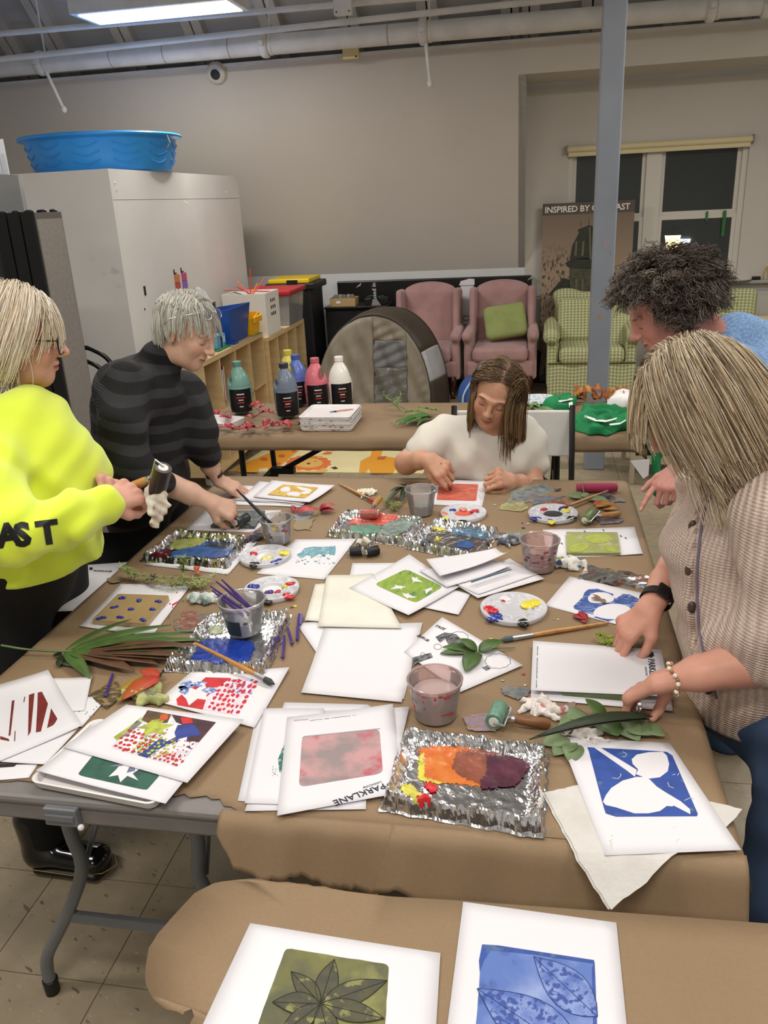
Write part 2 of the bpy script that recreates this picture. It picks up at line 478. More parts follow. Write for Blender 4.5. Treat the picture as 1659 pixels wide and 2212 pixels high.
# floor: slab with a vinyl tile grid
TS=.305;TX0,TY0=-1.293,1.575
floor=struct(MB().box((-5.6,-3.2,-.1),(4.2,8.25,-.004)).build('floor',M_GROUT))
tile_me=bpy.data.meshes.new('tile')
h=TS/2-.0011
tile_me.from_pydata([(-h,-h,-.004),(h,-h,-.004),(h,h,-.004),(-h,h,-.004),(-h,-h,0),(h,-h,0),(h,h,0),(-h,h,0)],[],[(4,5,6,7),(0,1,5,4),(1,2,6,5),(2,3,7,6),(3,0,4,7)])
tile_me.materials.append(M_TILE)
def proj(p):
 v=Vector(p)-CAMP;w=v.dot(AW)
 return((IMW-1)/2+FPX*v.dot(AR)/w,IMH/2+FPX*v.dot(AD)/w,w)if w>.05 else(-9e9,0,w)
cells=[]
for i in range(-14,18):
 for j in range(-16,22):
  c=Vector((TX0+(i+.5)*TS,TY0+(j+.5)*TS,0))
  if c.x-h<-5.6 or c.x+h>4.2 or c.y-h<-3.2 or c.y+h>8.2:continue
  x,y,w=proj(c);vis=-60<x<1720 and 500<y<2290
  if vis:
   for z in(TZ,):
    q=CAMP+(c-CAMP)*((z-CAM_H)/(0-CAM_H))
    if(-1.17<q.x<.28 and 1.05<q.y<2.78)or(-.6<q.x<.9 and q.y<.88)or(-1.5<q.x<.4 and 3.55<q.y<4.0):vis=False
  cells.append((0 if vis else 1,w,c))
cells.sort(key=lambda t:t[:2])
rest=MB()
for k,(nv,w,c)in enumerate(cells):
 if k<290 and nv==0:
  o=bpy.data.objects.new('tile',tile_me);COL.objects.link(o);o.location=c;o.parent=floor
 else:
  rest.box((c.x-h,c.y-h,-.004),(c.x+h,c.y+h,0))
tag(rest.build('tiles_beyond',M_TILE,floor),kind='stuff')
# back wall: knee wall, sloped upper wall, dormer alcove with window
YW,ZK,SL=8.2,1.07,.4434
XA=-.12
def ys(z):return YW-SL*(z-ZK)
ZT,ZS=2.855,2.624
b=MB().box((-5.6,YW,0),(XA,YW+.12,ZK))
struct(b.build('wall_back',M_KNEE))
b=MB().prism([(-5.6,ys(ZK),ZK),(-5.6,ys(ZT),ZT),(-5.6,ys(ZT)+.1,ZT),(-5.6,YW+.12,ZK)],(5.6+XA,0,0))
b.prism([(XA,ys(ZS),ZS),(XA,ys(ZT),ZT),(XA,ys(ZT)+.1,ZT),(XA,YW+.12,ZT),(XA,YW+.12,ZS)],(4.2-XA,0,0))
struct(b.build('wall_slope',M_WALL))
struct(MB().prism([(-5.6,ys(ZT)-.012,ZT-.02),(-5.6,ys(ZT)-.012,ZT+.006),(-5.6,ys(ZT)+.05,ZT+.006),(-5.6,ys(ZT)+.05,ZT-.02)],(9.8,0,0)).build('trim_1',M_WHITEP))
# alcove: left cheek, back wall with window opening
struct(MB().prism([(XA,YW,ZK),(XA,YW,ZS),(XA,ys(ZS),ZS)],(-.06,0,0)).build('wall_alcove_cheek',M_WALL))
WX0,WX1,WZ0,WZ1=.254,1.795,.895,2.10
b=MB()
b.box((XA,YW,0),(4.2,YW+.16,WZ0));b.box((XA,YW,WZ1),(4.2,YW+.16,ZS));b.box((XA,YW,WZ0),(WX0,YW+.16,WZ1));b.box((WX1,YW,WZ0),(4.2,YW+.16,WZ1))
struct(b.build('wall_alcove',M_WALL))
M_BASEB=mat('baseboard_cream','#cfc8b4',.5)
struct(MB().box((XA,YW-.014,0),(4.2,YW,.11),bev=.004).build('baseboard_back',M_BASEB))
struct(MB().box((XA,YW-.008,.80),(4.2,YW,.815)).build('trim_2',mat('rail_grey','#b9b8b4',.5)))
struct(MB().box((-5.7,-3.2,0),(-5.6,8.3,4.6)).build('wall_left',M_KNEE))
struct(MB().box((4.2,-3.2,0),(4.3,8.3,4.6)).build('wall_right',M_KNEE))
struct(MB().box((-5.7,-3.3,0),(4.3,-3.2,4.6)).build('wall_rear',M_KNEE))
# roof: 45 degree deck with rafters, then a flat ceiling over the room
RY,RZ0=7.62,2.86
zr=lambda y:RZ0+.30+(RY-y)
deck=MB();rt=[]
P0=[]
b=MB().prism([(-5.6,RY+.6,zr(RY+.6)),(-5.6,6.0,zr(6.0)),(-5.6,6.0,zr(6.0)+.06),(-5.6,RY+.6,zr(RY+.6)+.06)],(9.8,0,0))
b.box((-5.6,-3.2,zr(6.0)),(4.2,6.0,zr(6.0)+.06))
roof=struct(b.build('ceiling',M_CEIL))
# overlapping deck boards (steps seen between the rafters)
for k in range(7):
 y=RY+.35-k*.29;z=zr(y)
 MB().prism([(-5.6,y,z-.004),(-5.6,y-.26,z+.26-.035),(-5.6,y-.26,z+.26),(-5.6,y,z+.02)],(9.8,0,0)).build('deck_board',M_CEIL,roof)
for(rx,ry,dbl)in((-95,135,0),(34,122,0),(125,111,0),(270,93,0),(420,76,0),(583,54,0),(753,54,0),(923,36,0),(1104,22,0),(1143,20,0),(1280,10,0),(1465,-5,0),(1640,-15,0),(1790,-25,0)):
 v=ray(rx,ry);t=(RZ0+.14+RY-CAM_H)/(v.z+v.y);p=CAMP+v*t
 for dx in(-.045,.045):
  MB().prism([(p.x+dx-.038,RY+.1,zr(RY+.1)-.16),(p.x+dx-.038,5.9,zr(5.9)-.16),(p.x+dx-.038,5.9,zr(5.9)),(p.x+dx-.038,RY+.1,zr(RY+.1))],(.076,0,0)).build('rafter',M_RAFT,roof)
  # column
M_COL=NT('painted_column_bluegrey',.42)
v=M_COL.mapv();f=M_COL.noise(v,3,4,.3,.7);g=M_COL.noise(M_COL.mapv((1,1,.35)),22,4,.70,.74)
M_COL=M_COL.color(M_COL.mix(g,M_COL.mix(f,'#868d99','#9097a2'),'#6b6f78')).m
cx,cy=.392,5.34
col=MB().box((cx-.064,cy-.064,0),(cx+.064,cy+.064,4.4),bev=.008).build('column',M_COL)
tag(struct(col))
MB().box((cx-.02,cy-.0655,.98),(cx+.004,cy-.064,1.0)).build('tape_scrap',mat('tan_tape','#a58a5c',.6),col)
MB().prism([(cx+.0,cy-.0648,1.40),(cx+.008,cy-.0648,1.405),(cx+.006,cy-.0648,1.46),(cx+.001,cy-.0648,1.44)],(0,-.0004,0)).build('crayon_mark',mat('pink_crayon','#c98a86',.6),col)
# ---- window
M_FRAME=mat('window_frame_vinyl','#cfcabf',.4)
M_PANE=glassy('window_pane',(.78,.82,.82),rough=.02,alpha=.97)
win=MB()
fy0,fy1=YW+.03,YW+.10
for lo,hi in(((WX0,WZ0),(WX0+.045,WZ1)),((WX1-.045,WZ0),(WX1,WZ1)),((.945,WZ0+.045),(1.075,WZ1-.05)),((WX0+.045,WZ1-.05),(WX1-.045,WZ1)),((WX0+.045,WZ0),(WX1-.045,WZ0+.045))):
 win.box((lo[0],fy0,lo[1]),(hi[0],fy1,hi[1]))
window=struct(win.build('window_1',M_FRAME))
for(x0,x1)in((WX0+.045,.945),(1.075,WX1-.045)):
 for(z0,z1,dy)in((WZ0+.045,1.475,0),(1.475,WZ1-.05,.025)):
  r=MB();y0=fy0+.012+dy;y1=y0+.025;k=.035
  r.box((x0,y0,z0),(x0+k,y1,z1));r.box((x1-k,y0,z0),(x1,y1,z1));r.box((x0+k,y0,z0),(x1-k,y1,z0+k));r.box((x0+k,y0,z1-k),(x1-k,y1,z1))
  r.build('sash',M_FRAME,window)
  MB().box((x0+k,y0+.010,z0+k),(x1-k,y0+.014,z1-k)).build('pane',M_PANE,window)
struct(MB().box((WX0-.03,YW-.075,WZ0-.03),(2.6,YW+.04,WZ0),bev=.006).build('window_sill',mat('sill_grey','#a8a6a2',.45)))
for px_,z0,z1,w_ in((1527,1.42,1.50,.02),(1565,1.28,1.50,.03)):
 p=atY(px_,460,fy0);MB().box((p.x-w_/2,fy0-.001,z0),(p.x+w_/2,fy0+.001,z1)).build('tape_scrap',mat('green_tape','#2f6b35',.6),window)
 # roller blind
bl=thing('roller_blind','cream roller blind pulled up at the top of the dark window','blind',(1.02,YW-.02,2.06))
MB().tube([(WX0-.01,YW-.03,2.075),(WX1+.01,YW-.03,2.075)],.028,14).build('roll',mat('blind_cream','#d8cba2',.6),bl,smooth=2)
MB().box((WX0,YW-.034,2.015),(WX1,YW-.028,2.06)).build('hem',mat('blind_cream','#d8cba2',.6),bl)
for x in(WX0-.02,WX1+.01):MB().box((x,YW-.07,2.04),(x+.012,YW,2.11)).build('bracket',mat('bracket_grey','#8a857c',.5),bl)
# street outside
M_BLK=mat('black_metal','#141414',.4)
sl_=thing('street_lamp','glowing yellow street lantern outside the dark window','street lamp',(2.18,15.0,-1.5))
q=atY(1452,524,15.0)
sl_.location.x=q.x;WLOC[sl_.name]=sl_.location.copy()
MB().tube([(q.x,q.y,-1.5),(q.x,q.y,q.z-.16)],.05,10).build('post',M_BLK,sl_,2)
MB().lathe([(.07,-.16),(.13,.12)],q,6).build('lantern_glass',mat('lamp_glow','#ffd27a',.5,emit=14),sl_)
MB().lathe([(.19,.12),(.10,.22),(.02,.28)],q,6).build('lantern_cap',M_BLK,sl_)
struct(MB().box((-8,8.6,-1.8),(14,40,-1.5)).build('street_ground',mat('asphalt','#3a3a3c',.9)))
fb=thing('street_building','dim building facade across the night street seen through the window','building',(3.5,24,-1.5))
MB().box((-4,24,-1.5),(12,26,7)).build('facade',mat('night_facade','#6a6f70',.9,c2='#5a5e60',scale=.6),fb)
q2=atY(1476,521,23.98)
MB().box((q2.x-.17,23.97,q2.z-.05),(q2.x+.17,24.02,q2.z+.05)).build('lit_sign',mat('shop_glow','#ffffff',.5,emit=10),fb)
# ---- pipe with couplings and hangers along the slope top
PY=7.02
def zp(x):return atY(900,70,PY).z-(x+.9)*.004
pipe=thing('sprinkler_pipe','thick white pipe running along the top of the sloped wall','pipe',(0,PY,2.75))
rp=.072
xs=[-5.5,-3.2,-1.35,.55,2.3,4.1]
MB().tube([(-5.55,PY,zp(-5.5)),(4.15,PY,zp(4.1))],rp,20).build('main_pipe',M_WHITEP,pipe,2)
for px_ in(82,572,915,1528,1646):
 p=atY(px_,100,PY);z=zp(p.x)
 c=MB()
 R90=Matrix.Rotation(math.pi/2,4,'Y')
 c.lathe([(rp+.012,-.03),(rp+.022,-.015),(rp+.022,.015),(rp+.012,.03)],(p.x,PY,z),20,R90)
 c.box((p.x-.02,PY-rp-.05,z-.02),(p.x+.02,PY-rp,z+.02),bev=.006);c.box((p.x-.02,PY+rp,z-.02),(p.x+.02,PY+rp+.05,z+.02),bev=.006)
 c.build('coupling',M_WHITEP,pipe,2)
 c=MB().tube([(p.x+.05,PY,z+rp),(p.x+.05,PY,zr(PY)-.1)],.008,8)
 c.lathe([(rp+.004,-.012),(rp+.007,0),(rp+.004,.012)],(p.x+.05,PY,z),18,R90)
 c.build('hanger',M_WHITEP,pipe,2)
for px_ in(240,356,497,840):
 p=atY(px_,110,PY);MB().lathe([(rp+.0015,-.003),(rp+.0015,.003)],(p.x,PY,zp(p.x)),20,Matrix.Rotation(math.pi/2,4,'Y')).build('pipe_joint',mat('joint_grey','#8a8884',.6),pipe,2)
for(a,bb)in(((98,150),(138,238)),((918,60),(929,182))):
 p=atY(a[0],a[1],PY-.02);q=atY(bb[0],bb[1],PY-.02)
 MB().tube([(p.x,PY-.02,zp(p.x)-.06),q],.014,10).build('drop_pipe',M_WHITEP,pipe,2)
 MB().lathe([(.014,.03),(.024,.015),(.024,-.005),(.012,-.02)],q,12).build('sprinkler_head',M_WHITEP,pipe,2)
 # thinner conduits
M_STEEL=mat('galvanised_steel','#b6b7b8',.28,.9)
for nm,lab,a,bb,y,r,m in(('conduit','thin bare steel conduit just below the thick white pipe',(0,165),(1290,57),7.3,.013,M_STEEL),('conduit','white conduit crossing the rafters above the thick pipe',(10,72),(830,2),6.5,.02,M_WHITEP),('conduit','white pipe directly behind the upper side of the thick pipe',(0,128),(1140,5),6.72,.022,M_WHITEP)):
 p,q=atY(*a,y),atY(*bb,y);d=q-p
 p-=d*.4;q+=d*.8
 tag(MB().tube([p,q],r,10).build(nm,m,None,2),lab,'conduit')
jb=thing('junction_box','square cream junction box cover on the wall top conduit','junction box',atY(757,110,7.27))
p=atY(757,110,7.27)
MB().box((p.x-.065,p.y-.02,p.z-.06),(p.x+.065,p.y+.03,p.z+.06),bev=.006).build('cover',mat('cream_cover','#d9c68e',.45),jb)
for s in(-1,1):MB().lathe([(.008,0),(.006,.003)],(p.x+s*.045,p.y-.02,p.z-s*.045),8,Matrix.Rotation(math.pi/2,4,'X')).build('screw',M_BLK,jb)
jb=thing('junction_box','white junction box mounted on a rafter near the top edge','junction box',atY(740,8,6.4))
p=atY(740,8,6.4)
MB().box((p.x-.065,p.y-.02,p.z-.07),(p.x+.065,p.y+.03,p.z+.12),bev=.006).build('cover',M_WHITEP,jb)
for s in(-1,1):MB().lathe([(.006,0),(.005,.003)],(p.x+s*.045,p.y-.02,p.z-.05),8,Matrix.Rotation(math.pi/2,4,'X')).build('screw',M_BLK,jb)
# speaker / detector on the slope
p=atY(474,158,ys(2.68));p.y=ys(p.z)
nrm=Vector((0,-1,-SL)).normalized()
sp=thing('round_detector','round off-white detector with black centre on the sloped wall','detector',p)
Mq=basis((0,0,0),Vector((1,0,0)),nrm.cross(Vector((1,0,0))))
MB().lathe([(.085,-.004),(.085,.02),(.075,.045),(.05,.058),(.0,.06)],p,26,Mq).build('housing',mat('offwhite_plastic','#cdc9bb',.4),sp,2)
MB().lathe([(.042,.05),(.04,.066),(.02,.07),(0,.07)],p,20,Mq).build('black_centre',M_BLK,sp,2)
MB().tube(catmull([p+Vector((0,-.03,.05)),p+Vector((.02,-.05,.10)),p+Vector((.07,-.03,.13)),p+Vector((.12,.0,.13))],5),.005,6).build('cable',M_BLK,sp,2)
# fixtures: one in view, the rest carry on down the room
M_TUBE=mat('lamp_diffuser','#fff6e6',.5,emit=3.2)
for k,(x,y,z,lx,ly,w)in enumerate(LAMPS):
 lf=thing('ceiling_light','long rectangular fluorescent ceiling light glowing white' if k==0 else 'fluorescent ceiling light hung '+('','over the right side of the window alcove','over the seated woman','over the right half of the work table','left of and behind the camera','straight above the camera','right of and behind the camera','farthest back behind the camera')[k],'light',(x,y,z),None if k==0 else 'lights further down the room')
 MB().box((x-lx/2-.04,y-ly/2-.04,z),(x+lx/2+.04,y+ly/2+.04,z+.09)).build('housing',M_WHITEP,lf)
 MB().box((x-lx/2,y-ly/2,z-.006),(x+lx/2,y+ly/2,z)).build('diffuser',M_TUBE,lf)
 for s in(-1,1):MB().tube([(x+s*lx*.4,y,z+.09),(x+s*lx*.4,y,min(zr(y),zr(6.0)))],.006,6).build('hanger',M_WHITEP,lf)
 #  things along the back of the room
M_WPLY=NT('white_painted_plywood',.6)
v=M_WPLY.mapv();f=M_WPLY.noise(v,2.2,4,.35,.7);sm=M_WPLY.noise(M_WPLY.mapv((1,1,1.4)),9,5,.58,.78)
gm=M_WPLY.node('SeparateXYZ');M_WPLY.L.new(M_WPLY.tc.outputs['Object'],gm.inputs[0])
band=M_WPLY.math('MULTIPLY',M_WPLY.rng(gm.outputs[2],1.55,1.45),M_WPLY.rng(gm.outputs[2],1.15,1.28))
band=M_WPLY.math('MULTIPLY',band,M_WPLY.math('MULTIPLY',M_WPLY.rng(gm.outputs[0],-2.80,-2.66),M_WPLY.rng(gm.outputs[0],-2.571,-2.574)))
M_WPLY=M_WPLY.color(M_WPLY.mix(M_WPLY.math('MULTIPLY',M_WPLY.math('MULTIPLY',band,sm),.6),M_WPLY.mix(f,'#eae8e5','#e2e0dd'),'#55524e')).m
cb=thing('storage_cabinet','large white painted plywood enclosure with smudged corner under the blue pool','cabinet',(-3.1,6.1,0))
CX0,CX1,CY0,CY1,CZ=-3.75,-2.57,5.0,7.3,1.98
MB().box((CX0,CY0,0),(CX1-.02,CY1,CZ-.02)).build('body',M_WPLY,cb)
MB().box((CX0,CY0-.012,0),(CX1,CY0,CZ)).build('front_panel',M_WPLY,cb)
MB().box((CX1-.02,CY0,0),(CX1,CY1,1.80)).build('side_panel',M_WPLY,cb)
MB().box((CX1-.02,CY0,1.803),(CX1,CY1,CZ)).build('side_panel',M_WPLY,cb)
MB().box((CX0,CY0,CZ-.02),(CX1-.02,CY1,CZ)).build('top_panel',M_WPLY,cb)
for(y,z)in((5.05,1.90),(5.06,1.86),(6.1,1.78),(6.13,1.77),(7.0,1.85),(7.25,1.82),(5.6,1.0),(5.2,1.12),(5.5,1.15),(5.35,1.12)):
 MB().lathe([(.008,0),(.006,.003),(0,.004)],(CX1,y,z),8,Matrix.Rotation(math.pi/2,4,'Y')).build('screw_head',M_BLK if z<1.5 else M_WPLY,cb,2)
q=atX(312,628,CX1);MB().box((CX1,q.y-.012,q.z-.03),(CX1+.004,q.y+.012,q.z+.03)).build('latch',M_BLK,cb)
# blue wading pool with embossed panels
M_POOL=mat('blue_pool_plastic','#3aa2f4',.35,c2='#3597ea',scale=3)
pc=Vector((-2.98,5.75,CZ));pl=thing('wading_pool','round blue plastic wading pool with embossed sides on the white enclosure','pool',pc)
prof=[(.0,0),(.435,0),(.457,.013),(.50,.204),(.51,.213),(.54,.218),(.546,.228),(.54,.237),(.51,.235),(.49,.222),(.446,.026),(.0,.010)]
n=84
def poolr(a,r,z):
 seg=(a*12/(2*math.pi))%1.0
 return r*(1+(.012 if .1<seg<.9 else 0.0)*(1 if .015<z<.2 else 0))
V=[];Fc=[]
pr2=[]
for(r0,z0),(r1,z1)in zip(prof[:-1],prof[1:]):
 k=5 if abs(z1-z0)>.1 else 1
 for j in range(k):pr2.append((r0+(r1-r0)*j/k,z0+(z1-z0)*j/k))
pr2.append(prof[-1]);mbp=MB();vs=[]
for(r,z)in pr2:
 for k in range(n):
  a=2*math.pi*k/n;rr=poolr(a,r,z);vs.append(pc+Vector((rr*math.cos(a),rr*math.sin(a),z)))
fs=[(i*n+k,i*n+(k+1)%n,(i+1)*n+(k+1)%n,(i+1)*n+k)for i in range(len(pr2)-1)for k in range(n)]
mbp.add(vs,fs).build('basin',M_POOL,pl,2)
for s in range(12):
 for j in range(3):
  pts=[]
  for u in range(9):
   t=u/8;a=2*math.pi*(s+.16+.68*t)/12;z=.05+j*.05+.026*abs(2*t-1)**1.6;r=(.457+(z-.013)/.19*.043)*1.013
   pts.append(pc+Vector((r*math.cos(a),r*math.sin(a),z)))
  MB().tube(pts,.006,6).build('embossed_wave',M_POOL,pl,2)
MB().tube([pc+Vector((.53,-.1,.22)),pc+Vector((.55,-.11,.17)),pc+Vector((.53,-.12,.14))],.003,5).build('string',mat('string_tan','#b8a98c',.8),pl)
# folding display panels (black edges, grey felt) at the far left
M_FELT=mat('grey_felt','#8a857f',.9,c2='#827d77',scale=60,bump=.2,bscale=400)
M_DKG=mat('dark_grey_frame','#5f5c59',.5)
XR=-2.05;Y0,Y1,ZR=3.277,3.50,1.742
for k in range(3):
 x1=XR-k*.062;x0=x1-.056
 r=thing('display_panel',['tall grey felt display panel facing the room','middle black-edged display panel in the row by the white enclosure','leftmost black-edged display panel beside the grey locker'][k],'display panel',((x0+x1)/2,Y0+.1,0),'leaning display panels')
 MB().box((x0,Y0,.03),(x1-.004,Y1+.5*(k>0)*0,ZR-.004)).build('frame',M_BLK if k else M_DKG,r)
 MB().box((x0,Y0-.004,.03),(x1-.002,Y0+.012,ZR)).build('edge_strip',mat('black_matte','#0b0b0b',.7),r)
 if k==0:MB().box((x1-.004,Y0+.02,.05),(x1,Y1-.01,ZR-.03)).build('felt',M_FELT,r)
 for y in(Y0+.02,Y0+.12,Y1-.02):MB().lathe([(.016,0),(.016,.008),(.010,.012)],((x0+x1)/2,y,ZR-.004),10).build('cap',M_BLK,r,2)
 for y in(Y0+.03,Y1-.03):MB().box((x0+.01,y-.02,0),(x1-.01,y+.02,.03)).build('foot',M_BLK,r)
 # grey locker with a rack of papers standing on it
M_GLOCK=mat('grey_metal_locker','#7e848c',.4,c2='#747a82',scale=2)
lk=thing('metal_locker','blue grey metal locker at the left edge of the photo','locker',(-2.75,3.45,0))
MB().box((-3.1,3.2,.05),(-2.27,3.75,1.735),bev=.004).build('body',M_GLOCK,lk)
MB().box((-3.06,3.194,.08),(-2.31,3.2,1.70)).build('door',M_GLOCK,lk)
MB().box((-2.40,3.18,.9),(-2.38,3.194,1.05)).build('handle',M_STEEL,lk)
MB().box((-3.08,3.22,0),(-2.29,3.73,.05)).build('plinth',M_BLK,lk)
M_WPAP=mat('white_paper','#eceaec',.75,c2='#e6e4e6',scale=3)
rk=thing('paper_rack','clear plastic rack of white papers and folders standing on the locker','rack',(-2.42,3.5,1.735))
M_ACR=glassy('clear_acrylic',(.9,.92,.94),rough=.08,alpha=.8)
MB().box((-2.52,3.36,1.736),(-2.285,3.366,1.90)).build('front',M_ACR,rk)
MB().box((-2.52,3.36,1.736),(-2.285,3.62,1.74)).build('tray',M_ACR,rk)
MB().box((-2.289,3.36,1.736),(-2.285,3.62,1.90)).build('side',M_ACR,rk)
for k,(x0,x1,z1,c)in enumerate(((-2.52,-2.33,2.05,'#e4e2e0'),(-2.50,-2.31,2.02,'#dfe3ea'),(-2.48,-2.31,2.0,'#c9cfd6'),(-2.46,-2.30,1.98,'#e8e6e2'),(-2.44,-2.295,1.97,'#54647c'),(-2.43,-2.292,1.95,'#dadcde'))):
 tag(MB().box((x0,3.60-k*.035,1.741),(x1,3.602-k*.035,z1),).build('paper_folder',mat('folder_%d'%k,c,.6),None),['tallest white sheet at the back of the paper rack','pale bluish sheet second from the back of the rack','light grey folder in the middle of the paper rack','cream sheet in front of the grey folder in the rack','dark blue folder near the front of the paper rack','white sheet at the very front of the paper rack'][k],'paper','sheets in the paper rack')
MB().box((-2.43,3.356,1.75),(-2.385,3.359,1.86)).build('red_label',mat('red_label','#b3272f',.5),rk)
# black tubular trolley behind
tr=thing('hand_truck','black tubular hand truck leaning behind the woman in black','hand truck',(-2.35,3.95,0))
for k,pts in enumerate((((118,790),(140,784),(175,779),(205,788),(232,815),(240,850)),((150,760),(182,751),(205,758),(228,772),(245,795),(252,830)))):
 y=3.9+k*.12;P=[atY(a,b_,y)for a,b_ in pts]
 P=P+[Vector((P[-1].x+.02,y,.5)),Vector((P[-1].x+.03,y,.05))]
 MB().tube(catmull(P,5),.0125,10).build('tube_handle',mat('black_gloss','#0c0c0c',.25),tr,2)
p=atY(125,830,3.88)
MB().box((p.x-.04,3.86,.03),(p.x+.05,3.9,p.z+.09),bev=.004).build('upright',M_BLK,tr)
MB().box((p.x-.05,3.86,.0),(p.x+.35,4.15,.03)).build('toe_plate',M_BLK,tr)
# two hanging marker packs on the enclosure
for k,(px_,py_)in enumerate(((383,612),(398,608))):
 q=atX(px_,py_,CX1+.004);r=thing('marker_pack',['hanging pack of orange and tan markers on white enclosure','hanging pack of pink and blue markers on white enclosure'][k],'marker pack',q)
 cs=(('#d98a5a','#c8564a','#d9b98a'),('#c85a86','#8d6fc0','#3f86c0'))[k]
 for j in range(3):MB().box((CX1,q.y-.035,q.z-.10+.055*j),(CX1+.012,q.y+.035,q.z-.048+.055*j)).build('marker_strip',mat('pack_%d_%d'%(k,j),cs[2-j],.4),r)
 MB().box((CX1,q.y-.036,q.z+.066),(CX1+.006,q.y+.005,q.z+.075)).build('hook',mat('navy','#20305a',.5),r);MB().box((CX1,q.y-.036,q.z+.066),(CX1+.006,q.y-.028,q.z+.10)).build('hook',mat('navy','#20305a',.5),r)
 # ---- birch cubby shelves
M_BIRCH=mat('birch_ply','#d6bd90',.45,c2='#c9ae80',scale=5,stretch=(1,1,6),detail=5)
def cubby(name,label,x0,x1,y0,y1,z0,z1,cols,rows,t=.022):
 r=thing(name,label,'bookshelf',((x0+x1)/2,(y0+y1)/2,0))
 MB().box((x0,y0,z1-.035),(x1,y1,z1),bev=.003).build('top',M_BIRCH,r)
 MB().box((x0,y0,z0),(x1,y1,z0+.03)).build('bottom',M_BIRCH,r)
 for y in(y0,y1-t):MB().box((x0,y,z0+.03),(x1,y+t,z1-.035)).build('side',M_BIRCH,r)
 MB().box((x0,y0+t,z0+.03),(x0+.008,y1-t,z1-.035)).build('back',M_BIRCH,r)
 for c in range(1,cols):
  y=y0+(y1-y0)*c/cols;MB().box((x0+.008,y-t/3,z0+.03),(x1-.004,y+t/3,z1-.035)).build('divider',M_BIRCH,r)
 for rr in range(1,rows):
  z=z0+(z1-z0)*rr/rows;MB().box((x0+.008,y0+t,z-t/3),(x1-.004,y1-t,z+t/3)).build('shelf',M_BIRCH,r)
 return r
s1=cubby('cubby_shelf','nearer birch cubby shelf on casters with books',-2.41,-2.01,4.72,5.92,.10,.85,4,2)
for y in(4.85,5.68):
 for x in(-2.11,-2.35):
  w=MB().lathe([(.0,-.014),(.046,-.014),(.05,-.008),(.05,.008),(.046,.014),(0,.014)],(x,y,.05),18,Matrix.Rotation(math.pi/2,4,'Y')).build('caster_wheel',mat('caster_white','#d8d8d6',.4),s1,2)
  MB().box((x-.02,y-.02,.085),(x+.02,y+.02,.10)).build('fork',M_STEEL,w);MB().lathe([(.016,.0141),(.012,.018)],(x,y,.05),10,Matrix.Rotation(math.pi/2,4,'Y')).build('axle',M_BLK,w)
s2=cubby('cubby_shelf','farther birch cubby shelf beyond the nearer one',-2.39,-1.99,5.96,7.0,.0,.80,4,2)
MB().box((-1.995,5.99,.03),(-1.985,6.4,.37)).build('door',mat('birch_ply',''),s2)
# books in the cubbies
bk=0
for(y,z0,hgt,lean,c,lab)in((4.79,.145,.26,0,'#8d9ba6','pale grey book upright in the nearest cubby'),(4.83,.145,.25,.05,'#d6d7d8','white book leaning in the nearest cubby'),(5.10,.495,.25,.1,'#c4c0b8','off-white picture book in the upper cubby'),(5.135,.495,.235,.1,'#32363c','dark book leaning in the upper cubby'),(5.16,.495,.22,.12,'#3c78b0','blue picture book leaning in the upper cubby'),(5.19,.495,.235,.1,'#a8483e','red book leaning in the upper cubby'),(5.72,.495,.16,0,'#b84a38','small red box in the upper right cubby'),(5.76,.495,.12,0,'#6f8f5a','small green box in the upper right cubby'),(6.55,.42,.24,0,'#5b86a0','blue book in the farther shelf'),(6.30,.42,.3,0,'#101010','black binder in the farther shelf')):
 Mx=Matrix.Translation(Vector((0,y,z0)))@Matrix.Rotation(-lean,4,'X')
 r=thing('book',lab,'book',(-2.15,y,z0),'books in the cubby shelves')
 MB().box((-2.27,-.009,0),(-2.07,.009,hgt),Mx).build('cover',mat('book_%d'%bk,c,.5),r)
 MB().box((-2.265,-.0065,.003),(-2.0695,.0065,hgt-.003),Mx).build('pages',M_WPAP,r);bk+=1
for k,c in enumerate(('#cfd04a','#4a7a3a','#b8b14a')):
 tag(MB().box((-2.3+.01*k,4.76,.131+.008*k),(-2.05,4.95-.02*k,.138+.008*k)).build('magazine',mat('mag_%d'%k,c,.5),None),['yellow magazine at the bottom of the flat pile in the low cubby','green magazine in the middle of the flat low pile','olive magazine on top of the flat low pile'][k],'magazine','magazines lying in the low cubby')
 # ---- things on the shelves
M_BLUEB=mat('blue_bin_plastic','#1f4fa6',.4)
bb=thing('storage_bin','blue plastic bin with toys on the nearer cubby shelf','bin',(-2.2,5.55,.85))
def open_bin(mb,cx,cy,z0,hx0,hy0,hx1,hy1,hts,t=.006):
 lo=[(-hx0,-hy0),(hx0,-hy0),(hx0,hy0),(-hx0,hy0)];hi=[(-hx1,-hy1),(hx1,-hy1),(hx1,hy1),(-hx1,hy1)]
 H=hts if isinstance(hts,(list,tuple))else[hts]*4
 o=[Vector((cx+a,cy+b_,z0))for a,b_ in lo]+[Vector((cx+a,cy+b_,z0+h_))for(a,b_),h_ in zip(hi,H)]
 i=[Vector((cx+a*(1-t/hx0),cy+b_*(1-t/hy0),z0+t))for a,b_ in lo]+[Vector((cx+a*(1-t/hx1),cy+b_*(1-t/hy1),z0+h_))for(a,b_),h_ in zip(hi,H)]
 f=[(3,2,1,0)]+[(k,(k+1)%4,4+(k+1)%4,4+k)for k in range(4)]+[(8,9,10,11)]+[(8+(k+1)%4,8+k,12+k,12+(k+1)%4)for k in range(4)]+[(4+k,4+(k+1)%4,12+(k+1)%4,12+k)for k in range(4)]
 return mb.add(o+i,f)
open_bin(MB(),-2.19,5.52,.85,.14,.17,.17,.21,[.20,.24,.24,.20]).build('tub',M_BLUEB,bb)
